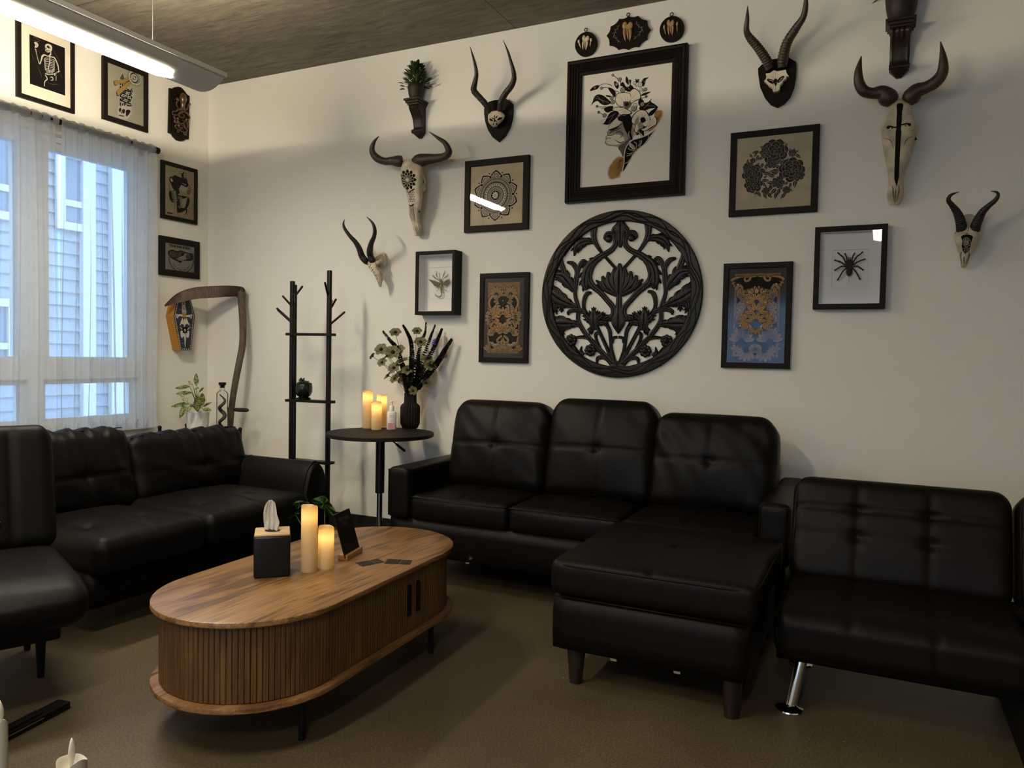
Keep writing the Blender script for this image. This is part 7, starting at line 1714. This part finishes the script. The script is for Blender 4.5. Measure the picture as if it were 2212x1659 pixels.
for i, (pts, dn, lw, lab) in enumerate(sp_):
    P = [tuple(FP(x, y, dn)) for x, y in pts]; P[0] = tuple(mouth+Vector((rn.uniform(-.01, .01), rn.uniform(-.01, .01), -.03)))
    t = thing('eucalyptus_sprig', lab, 'foliage sprig', P[0], GE); cv = crom(P, 12); b = bm_new(); tube(b, cv, [.0016*(1-.6*k/len(cv)) for k in range(len(cv))], 5); link('stem', b, M_EUC, t)
    b = bm_new(); n = len(cv)
    for k in range(7, n-1):
        tg = (Vector(cv[k+1])-Vector(cv[k-1])).normalized()
        for m_ in range(5):
            a = k*1.3+m_*PI*.4; a_, b_ = frame_of(tg); d = (a_*math.cos(a)+b_*math.sin(a)+tg*.35).normalized(); Lf = lw*ZF.k*s*(1.30-.85*(k/n)**1.6)
            leaf(b, Vector(cv[k]), d, (CAM-Vector(cv[k])).normalized()*.8+tg*.5+Vector((rn.uniform(-.5, .5), rn.uniform(-.5, .5), rn.uniform(-.5, .5))), Lf, Lf*1.05, .1, 4, fold=.05)
    link('leaves', b, M_EUC, t, smooth=True)
vb = thing('violet_blossom', 'small bright violet blossom spike among the dark sprigs', 'flower', FP(1000, 420, .03)); b = bm_new()
for k in range(34): t = rn.random(); ball(b, FP(1010-30*t+rn.uniform(-22, 22), 365+90*t, .03+rn.uniform(0, .01)), rn.uniform(.0018, .0035), 6, 4)
link('florets', b, M_VIO, vb, smooth=True)
b = bm_new(); tube(b, [mouth, FP(880, 700, .01), FP(1000, 450, .03)], .0012, 5); link('stem', b, M_EUC, vb)

# ============================================================ tissue box
bf = Vector(FLR(547, 1251, TZ)); br_ = Vector(FLR(627, 1246, TZ)); ud = (br_-bf).normalized(); wv = (br_-bf).length; vd = Vector((-ud.y, ud.x, 0)); hb = top_h(tuple(bf), 0, 1157, 545)
cb = bf+ud*(wv/2)+vd*(wv/2); ang_ = math.atan2(ud.y, ud.x); R_ = Matrix.Rotation(ang_, 3, 'Z')
tb = thing('tissue_box', 'square black tissue box with pale bamboo lid on the coffee table', 'tissue box', cb)
b = bm_new(); box(b, cb+Vector((0, 0, (hb-.006)/2)), (wv, wv, hb-.006), rot=R_, bev=.008, seg=3); link('case', b, mat('black_box_lacquer', (.006, .005, .005), .35, spec=.3), tb, smooth=.6)
b = bm_new(); box(b, cb+Vector((0, 0, hb-.003)), (wv*.97, wv*.97, .008), rot=R_, bev=.0035, seg=2); link('lid', b, wood('bamboo', (.42, .28, .14), (.58, .42, .24), (.70, .54, .34), axis=0, scale=2.5, knots=False), tb, smooth=.6)
b = bm_new(); tc = cb+Vector((0, 0, hb+.0015)); lathe(b, [(.024, -.0004), (.024, .0003)], tc, 28, sx=1.1); link('slot', b, M_BLACK, tb)
ts = thing('tissue', 'white tissue pulled up out of the black box', 'tissue', tc); b = bm_new(); ZT = Zoom(440, 940, 740, 1200, 1914)
rows = []; L_ = [(870, 985, 925), (835, 1000, 995), (822, 1010, 1080), (826, 1045, 1190), (830, 1040, 1230), (838, 1030, 1290), (850, 1015, 1345)]
for (xl, xr, y) in L_:
    row = []
    for k in range(25):
        u = k/24; q = ZT(xl+(xr-xl)*u, y-(28*math.sin(PI*u) if y < 1000 else 0)); d = ray(*q); t = (tc-CAM).dot(_f)/d.dot(_f); p = CAM+d*t
        row.append(b.verts.new(p+vd*(.006*math.sin(u*19+y*.01)+.010*math.sin(PI*u*1.3))))
    rows.append(row)
for i in range(len(rows)-1):
    for k in range(24): b.faces.new((rows[i][k], rows[i][k+1], rows[i+1][k+1], rows[i+1][k]))
bmesh.ops.solidify(b, geom=b.faces[:], thickness=.0012); link('sheet', b, mat('soft_tissue_paper', (.82, .80, .76), .9), ts, smooth=.8)

# ============================================================ sign holder and cards
ZG = Zoom(720, 1090, 900, 1240, 1991)
b0 = FLR(*ZG(340, 1345), TZ); b1 = FLR(*ZG(700, 1130), TZ); ud = (b1-b0).normalized(); vd = Vector((-ud.y, ud.x, 0))
if vd.dot(CAM-b0) > 0: vd = -vd          # vd points away from the viewer
bl = FLR(*ZG(100, 1330), TZ); dep = max(.035, (bl-b0).dot(vd)); Ls = (b1-b0).length
sg = thing('sign_stand', 'black notice card standing in a slotted wooden block on the coffee table', 'table sign', (b0+b1)/2)
M_OAK = wood('beech_block', (.30, .15, .06), (.42, .23, .10), (.52, .31, .15), axis=1, scale=2, knots=False)
b = bm_new(); mid = (b0+b1)/2+vd*(dep/2); an = math.atan2(ud.y, ud.x); RG = Matrix.Rotation(an, 3, 'Z')
hblk = .020
for (o0, o1, hh) in ((0, dep*.22, hblk), (dep*.30, dep, hblk), (dep*.2, dep*.32, .006)):
    box(b, (b0+b1)/2+vd*((o0+o1)/2)+Vector((0, 0, hh/2)), (Ls, o1-o0, hh), rot=RG, bev=.001, seg=1)
link('block', b, M_OAK, sg)
p0 = b0+vd*(dep*.22)+Vector((0, 0, .008)); p1 = p0+ud*Ls*.98
hc = top_h(tuple((p1+vd*.03)), 0, ZG(490, 95)[1], ZG(490, 95)[0]); 
up = (vd*.30+Vector((0, 0, 1))).normalized(); CH = (hc-.0)/up.z; 
b = bm_new(); prism(b, [p0, p1, p1+up*CH, p0+up*CH], vd*.004); fixn(b); cd_ = link('card', b, mat('black_acrylic_card', (.010, .0075, .006), .4, spec=.2), sg)
nrm = ud.cross(up).normalized()
if nrm.dot(CAM-p0) < 0: nrm = -nrm
uu = up.cross(nrm).normalized()
A = Art((p0+p1)/2+up*(CH/2), uu, up, nrm, [mat('dim_bronze_ink', (.075, .055, .035), .5)], lift=.0005)
A.text('TIP YOUR', 0, CH*.33, .021, 0, 1, bold=.0004, sx=.92); A.text('ARTIST', 0, CH*.235, .012, 0, 1)
A.stroke([(-.022, CH*.19), (.022, CH*.19)], .0008, 0, 1)
link_a = A.done('lettering', sg)
GCd = 'black business cards lying on the coffee table'
for cor, lab in (([(525, 1390), (1070, 1290), (1235, 1370), (690, 1480)], 'black business card lying left, nearer the wooden sign block'), ([(1290, 1295), (1890, 1325), (1830, 1432), (1215, 1410)], 'black business card lying right, nearer the table edge')):
    P = [FLR(*ZG(x, y), TZ+.0008) for x, y in cor]; cc = sum(P, Vector())/4
    t = thing('business_card', lab, 'card', Vector((cc.x, cc.y, TZ+.0003)), GCd); b = bm_new(); prism(b, P, (0, 0, -.0006)); fixn(b); link('card', b, mat('black_card_stock', (.012, .010, .009), .55, spec=.2), t)
    U_ = (P[1]-P[0]).normalized(); V_ = Vector((0, 0, 1)).cross(U_); A = Art(cc, U_, V_, Vector((0, 0, 1)), [mat('silver_card_ink', (.30, .28, .25), .4), M_GREY2], lift=.0004)
    w_, h_ = (P[1]-P[0]).length/2, abs((P[3]-P[0]).dot(V_))/2
    for (sx) in (-1, 1): A.stroke([(sx*w_*.92, -h_*.8), (sx*w_*.92, h_*.8)], .0007, 0, 1)
    A.stroke([(w_*.2, -h_*.8), (w_*.2, h_*.8)], .0012, 0, 1)
    for k in range(6): A.stroke([(w_*.35, h_*(.6-.22*k)), (w_*(.75-.05*(k % 3)), h_*(.6-.22*k))], .0005, 0, 1)
    for k in range(5): A.stroke([(-w_*.8, h_*(.6-.28*k)), (w_*.05, h_*(.6-.28*k))], .0004, 1, 1)
    A.done('printing', t)

# ============================================================ scythe in the corner
ZS = Zoom(340, 560, 620, 1000, 1056)
sy = thing('scythe', 'old wooden scythe with rusty blade leaning in the corner', 'scythe', WB(500, 925, .12)); M_SN = mat('weathered_snath_wood', (.085, .055, .036), .7, bump=.6, bscale=40, var=.5, vscale=22, stretch=(3, 3, .6)); M_RUST = mat('rusty_blade_steel', (.055, .032, .022), .5, metal=.4, bump=.5, bscale=40, var=.5, vscale=18)
def SP(x, y, n): return WB(*ZS(x, y), n)
sn = [(688, 262, .07), (686, 340, .07), (692, 440, .09), (697, 560, .10), (693, 700, .12), (665, 850, .15), (636, 1000, .17), (612, 1150, .18), (598, 1300, .185), (590, 1420, .19), (575, 1600, .20), (560, 1820, .20)]
b = bm_new(); cv = crom(sn, 4); pts = [SP(*p) for p in cv]; kk_ = pxm(pts[0])*ZS.k
low = pts[-1]; pts.append(Vector((low.x-.03, low.y-.03, .012)))
tube(b, pts, [(31-10*min(1, i/len(cv)))*kk_ for i in range(len(pts))], 12); link('snath', b, M_SN, sy, smooth=True)
# blade: curved, thick-backed
top_e = crom([(715, 262, .06), (690, 232, .07), (600, 222, .11), (480, 224, .16), (340, 232, .24), (230, 255, .31), (140, 300, .37), (60, 380, .43)], 6)
bot_e = crom([(650, 318, .07), (640, 305, .075), (570, 306, .115), (480, 312, .165), (350, 320, .245), (240, 338, .315), (150, 362, .37), (62, 386, .43)], 6)
b = bm_new(); rows = []
for a_, c_ in zip(top_e, bot_e):
    A1, B1 = SP(*a_), SP(*c_); d = Vector((-.0022, .0022, 0)); rows.append([b.verts.new(A1+d*1.5), b.verts.new(B1+d*.4), b.verts.new(B1-d*.4), b.verts.new(A1-d*1.5)])
for i in range(len(rows)-1):
    for k in range(4): b.faces.new((rows[i][k], rows[i][(k+1) % 4], rows[i+1][(k+1) % 4], rows[i+1][k]))
b.faces.new(rows[0]); b.faces.new(rows[-1][::-1]); fixn(b); bl_ = link('blade', b, M_RUST, sy)
b = bm_new(); tube(b, [SP(x, y-3, n-.004) for x, y, n in top_e], .0035, 6); link('blade_spine', b, M_RUST, bl_, smooth=True)
b = bm_new(); tube(b, [SP(687, 250, .07), SP(687, 330, .07)], .017, 14); ball(b, SP(683, 378, .052), .0075, 10, 8); link('ferrule', b, M_RUST, sy, smooth=.7)
for (x0, x1, y, n0, n1) in ((585, 740, 1230, .18, .19),):
    b = bm_new(); q0, q1 = SP(x0+20, y-5, n0), SP(x1, y, n1); tube(b, [q0, q0.lerp(q1, .2), q0.lerp(q1, .25), q0.lerp(q1, .6), q0.lerp(q1, .93), q1], [.006, .006, .013, .0145, .013, .007], 14); link('grip', b, mat('black_grip_wood', (.014, .010, .008), .45), sy, smooth=.8)
    b = bm_new(); tube(b, [SP(588, 1205, .18), SP(594, 1255, .18)], .017, 14); link('grip_band', b, M_RUST, sy, smooth=.7)

# ============================================================ corner plant, bottle
KZ = .60
pc_ = WB(427, 905, .36); pc_ = Vector((pc_.x, -.36, KZ)); rr = 24.5*pxm(pc_)
cp = thing('potted_dieffenbachia', 'variegated leafy plant in a white faceted pot in the corner by the window', 'potted plant', pc_)
hp = top_h(tuple(pc_), 0, 889, 427); b = bm_new(); n = 10; rows = []
for i in range(3):
    z = hp*i/2; rows.append([b.verts.new(pc_+Vector((rr*(.86+.14*i/2)*math.cos(2*PI*(k+(.5 if i == 1 else 0))/n), rr*(.86+.14*i/2)*math.sin(2*PI*(k+(.5 if i == 1 else 0))/n), z))) for k in range(n)])
for k in range(n):
    k1 = (k+1) % n; a0, a1 = rows[0], rows[1]; b.faces.new((a0[k], a0[k1], a1[k])); b.faces.new((a1[k], a0[k1], a1[k1])); a0, a1 = rows[1], rows[2]; b.faces.new((a0[k], a0[k1], a1[k1])); b.faces.new((a0[k], a1[k1], a1[k]))
b.faces.new(rows[0][::-1]); inner = [b.verts.new(pc_+(v.co-pc_)*1.0*1+Vector(((pc_.x-v.co.x)*.1, (pc_.y-v.co.y)*.1, -.012))) for v in rows[2]]
for k in range(n): b.faces.new((rows[2][k], rows[2][(k+1) % n], inner[(k+1) % n], inner[k]))
b.faces.new(inner); fixn(b); link('faceted_pot', b, mat('white_glazed_ceramic', (.74, .72, .68), .35), cp)
def varleaf():
    m, N, L, bs = nmat('variegated_leaf'); bs.inputs['Roughness'].default_value = .4
    tc = N.new('ShaderNodeTexCoord'); n1 = N.new('ShaderNodeTexNoise'); n1.inputs['Scale'].default_value = 70; n1.inputs['Detail'].default_value = 4; L.new(tc.outputs['Object'], n1.inputs[0])
    r = N.new('ShaderNodeValToRGB'); e = r.color_ramp.elements; e[0].position = .42; e[0].color = (.030, .055, .012, 1); e[1].position = .60; e[1].color = (.30, .32, .10, 1); L.new(n1.outputs[0], r.inputs[0]); L.new(r.outputs[0], bs.inputs['Base Color']); return m
M_VAR = varleaf(); ZP = Zoom(340, 560, 620, 1000, 1056)
def PP(x, y, n=.36): return WB(*ZP(x, y), n)
for (bx, by, tx, ty, W_, dn) in ((318, 1030, 315, 930, 46, 0), (290, 1035, 250, 990, 30, .02), (265, 1040, 140, 1045, 52, .03), (280, 1090, 145, 1090, 54, .05), (270, 1180, 190, 1100, 60, .06), (250, 1180, 105, 1195, 58, .05), (235, 1180, 180, 1295, 60, .09), (285, 1180, 235, 1250, 40, .1), (325, 1230, 320, 1110, 62, .08), (365, 1190, 365, 1090, 62, .04), (370, 1200, 440, 1165, 34, .0), (370, 1220, 435, 1230, 52, .06), (340, 1080, 378, 1045, 34, -.02), (300, 1060, 335, 1050, 44, .05)):
    p, q = PP(bx, by, .36+dn), PP(tx, ty, .36+dn*1.4); d = q-p
    b = bm_new(); leaf(b, p, d, Vector((.35, -.6, .6)), d.length, W_*ZP.k*pxm(p)*1.0, .05, 8, fold=.12); lf = link('leaf', b, M_VAR, cp, smooth=True)
    b = bm_new(); o = pc_+Vector((0, 0, hp)); tube(b, [o, o.lerp(p, .6)+Vector((0, 0, .02)), p], [.0035, .0025, .0015], 6); link('leaf_stalk', b, M_LEAF, lf, smooth=True)
bc = WB(480, 900, .33); bc = Vector((bc.x, -.33, KZ)); s = pxm(bc); rb = 11.8*s
bt = thing('glass_bottle', 'clear glass bottle with black cork and dark curled object inside, in the corner', 'bottle', bc); hb_ = top_h(tuple(bc), 0, 845, 480)
b = bm_new(); lathe(b, [(rb*.95, 0), (rb, .004), (rb, hb_-.016), (rb*.8, hb_-.004), (rb*.42, hb_+.004), (rb*.40, hb_+.030), (rb*.52, hb_+.032), (rb*.52, hb_+.040)], bc, 28, capt=False); link('bottle', b, glass_mat('bottle_glass', (.93, .95, .94), 1.12), bt, smooth=.8)
b = bm_new(); lathe(b, [(rb*.38, hb_+.022), (rb*.40, hb_+.040), (rb*.66, hb_+.041), (rb*.66, hb_+.058)], bc, 20); link('stopper', b, M_BLACK, bt, smooth=.6)
sn_ = thing('preserved_snake', 'dark coiled specimen inside the clear glass bottle', 'specimen', bc+Vector((0, 0, .006))); b = bm_new(); tube(b, [bc+Vector((rb*.45*math.cos(a*.95), rb*.45*math.sin(a*.95), .014+(hb_-.035)*a/17)) for a in [17*k/120 for k in range(121)]], [.003+.010*math.sin(PI*k/120) for k in range(121)], 8); link('body', b, mat('dark_scaly_skin', (.05, .032, .022), .4, bump=.8, bscale=350, var=.6, vscale=120), sn_, smooth=True)

# ============================================================ succulent on the coat stand shelf, monstera at its foot
sc0 = Vector((WB(656, 865, .33).x, -.33, .860)); s = pxm(sc0); r = 18*s
su = thing('potted_succulent', 'dark succulent in a round glossy black pot on the coat stand shelf', 'potted plant', sc0)
b = bm_new(); lathe(b, [(r*.82, 0), (r*.86, 3*s), (r*.55, 5*s), (r*.80, 8*s), (r*1.0, 16*s), (r*1.02, 26*s), (r*.94, 33*s), (r*.86, 33*s), (r*.84, 28*s)], sc0, 36); link('pot', b, mat('gloss_black_glaze', (.008, .007, .007), .22, spec=.5), su, smooth=.8)
b = bm_new(); rn = random.Random(5)
for k in range(60):
    u = k/60; a = k*2.4; d = Vector((math.cos(a)*(1-u*.6), math.sin(a)*(1-u*.6), .35+u*1.6)); p = sc0+Vector((r*.5*(1-u)*math.cos(a), r*.5*(1-u)*math.sin(a), 30*s+u*.012)); 
    if k % 9 == 0: p = p+Vector((-.012, 0, .018))
    a_, b_ = frame_of(d); d.normalize(); L_ = .030*(1-.35*u); tube(b, [p, p+d*L_*.4, p+d*L_*.8, p+d*L_], [.003, .0075, .006, .0008], 6, flat=.5)
link('leaves', b, M_DLEAF, su, smooth=True)
ms = Vector((1.93, -1.02, .0)); mt = thing('potted_monstera', 'monstera plant with split green leaves behind the coffee table', 'potted plant', ms)
b = bm_new(); lathe(b, [(.04, 0), (.05, .01), (.055, .08), (.05, .085), (.047, .075)], ms, 28); link('pot', b, M_PLANT, mt, smooth=.7)
ZM = Zoom(440, 940, 740, 1200, 1914)
M_MON = mat('glossy_monstera_leaf', (.075, .16, .035), .3, var=.4, vscale=40, spec=.6)
for li, (outl, holes, n) in enumerate(((([(1470, 905), (1530, 870), (1600, 845), (1660, 835), (1700, 870), (1730, 920), (1790, 990), (1840, 1090), (1845, 1120), (1780, 1115), (1700, 1080), (1640, 1020), (1560, 980), (1530, 940)]), ((1625, 862), (1640, 1000), (1755, 1025), (1700, 960), (1600, 920)), 1.0), ([(1225, 965), (1260, 920), (1330, 900), (1400, 915), (1440, 920), (1470, 950), (1450, 985), (1400, 960), (1350, 975), (1300, 1010), (1260, 1000), (1275, 980), (1240, 975)], ((1330, 925),), 1.02), ([(1155, 1165), (1200, 1110), (1270, 1060), (1350, 1025), (1345, 1065), (1290, 1100), (1230, 1130)], (), 1.04))):
    P = [WB(*ZM(x, y), n+.03*math.sin(i)) for i, (x, y) in enumerate(crom(outl, 3, True))]
    b = bm_new(); c0 = sum(P, Vector())/len(P); pl_ = [b.verts.new(p) for p in P]; vc = b.verts.new(c0+Vector((0, -.01, .012)))
    for i in range(len(pl_)): b.faces.new((pl_[i], pl_[(i+1) % len(pl_)], vc))
    bmesh.ops.solidify(b, geom=b.faces[:], thickness=.0008); fixn(b); lf = link('leaf', b, M_MON, mt, smooth=1.2)
    for (x, y) in holes:
        b = bm_new(); q = WB(*ZM(x, y), n+.045); ball(b, q, (.006, .001, .003), 10, 6); link('leaf_hole', b, M_BLACK, lf)
    b = bm_new(); tube(b, [ms+Vector((0, 0, .08)), ms.lerp(c0, .5)+Vector((0, 0, .05)), c0], .0025, 6); link('leaf_stalk', b, M_LEAF, lf, smooth=True)

# ============================================================ flame-tip candles in the near foreground
mat('white_wax', (.50, .46, .38), .55, bump=.2)
NF = 'white flame-tip candles in the lower left foreground'
Ft = at(155, 1643, 1, -3.15)
def near_candle(p, r, h, lab):
    t = candle((p.x, p.y, p.z-h), r, h, lab, NF, 0, name='flame_tip_candle', seed=3, wm='white_wax')
    b = bm_new(); tube(b, [p+Vector((0, 0, -.012)), p+Vector((0, 0, .003)), p+Vector((0, 0, .012)), p+Vector((.001, 0, .024)), p+Vector((.0, 0, .034)), p+Vector((0, 0, .041))], [.003, .0045, .0068, .006, .0035, .0006], 12, flat=.7); link('flame_tip', b, mat('frosted_white_plastic', (.70, .64, .52), .5), t, smooth=True); return t
stool_c = Vector((Ft.x-.02, Ft.y-.04, .0))
near_candle(Vector((Ft.x, Ft.y, Ft.z)), .0245, .16, 'white flame-tip candle cut by the bottom edge of the picture')
P2 = at(0, 1560, 1, Ft.y-.02)
near_candle(P2, .0125, P2.z-(Ft.z-.16), 'tall white flame-tip candle cut by the left edge of the picture')
st_ = thing('low_black_stool', 'low black stool under the flame-tip candles, just outside the picture', 'stool', (Ft.x-.05, Ft.y-.02, 0)); zz = Ft.z-.16
b = bm_new(); cc = (Ft.x+P2.x)/2; box(b, (cc, Ft.y-.015, zz-.01), (abs(P2.x-Ft.x)+.10, .11, .02), bev=.004); link('seat', b, M_METALB, st_)
for sx in (-1, 1):
    for sy_ in (-1, 1): b = bm_new(); x_ = cc+sx*(abs(P2.x-Ft.x)/2+.03); tube(b, [(x_, Ft.y-.015+sy_*.04, 0), (x_, Ft.y-.015+sy_*.04, zz-.02)], .008, 10); link('leg', b, M_METALB, st_)
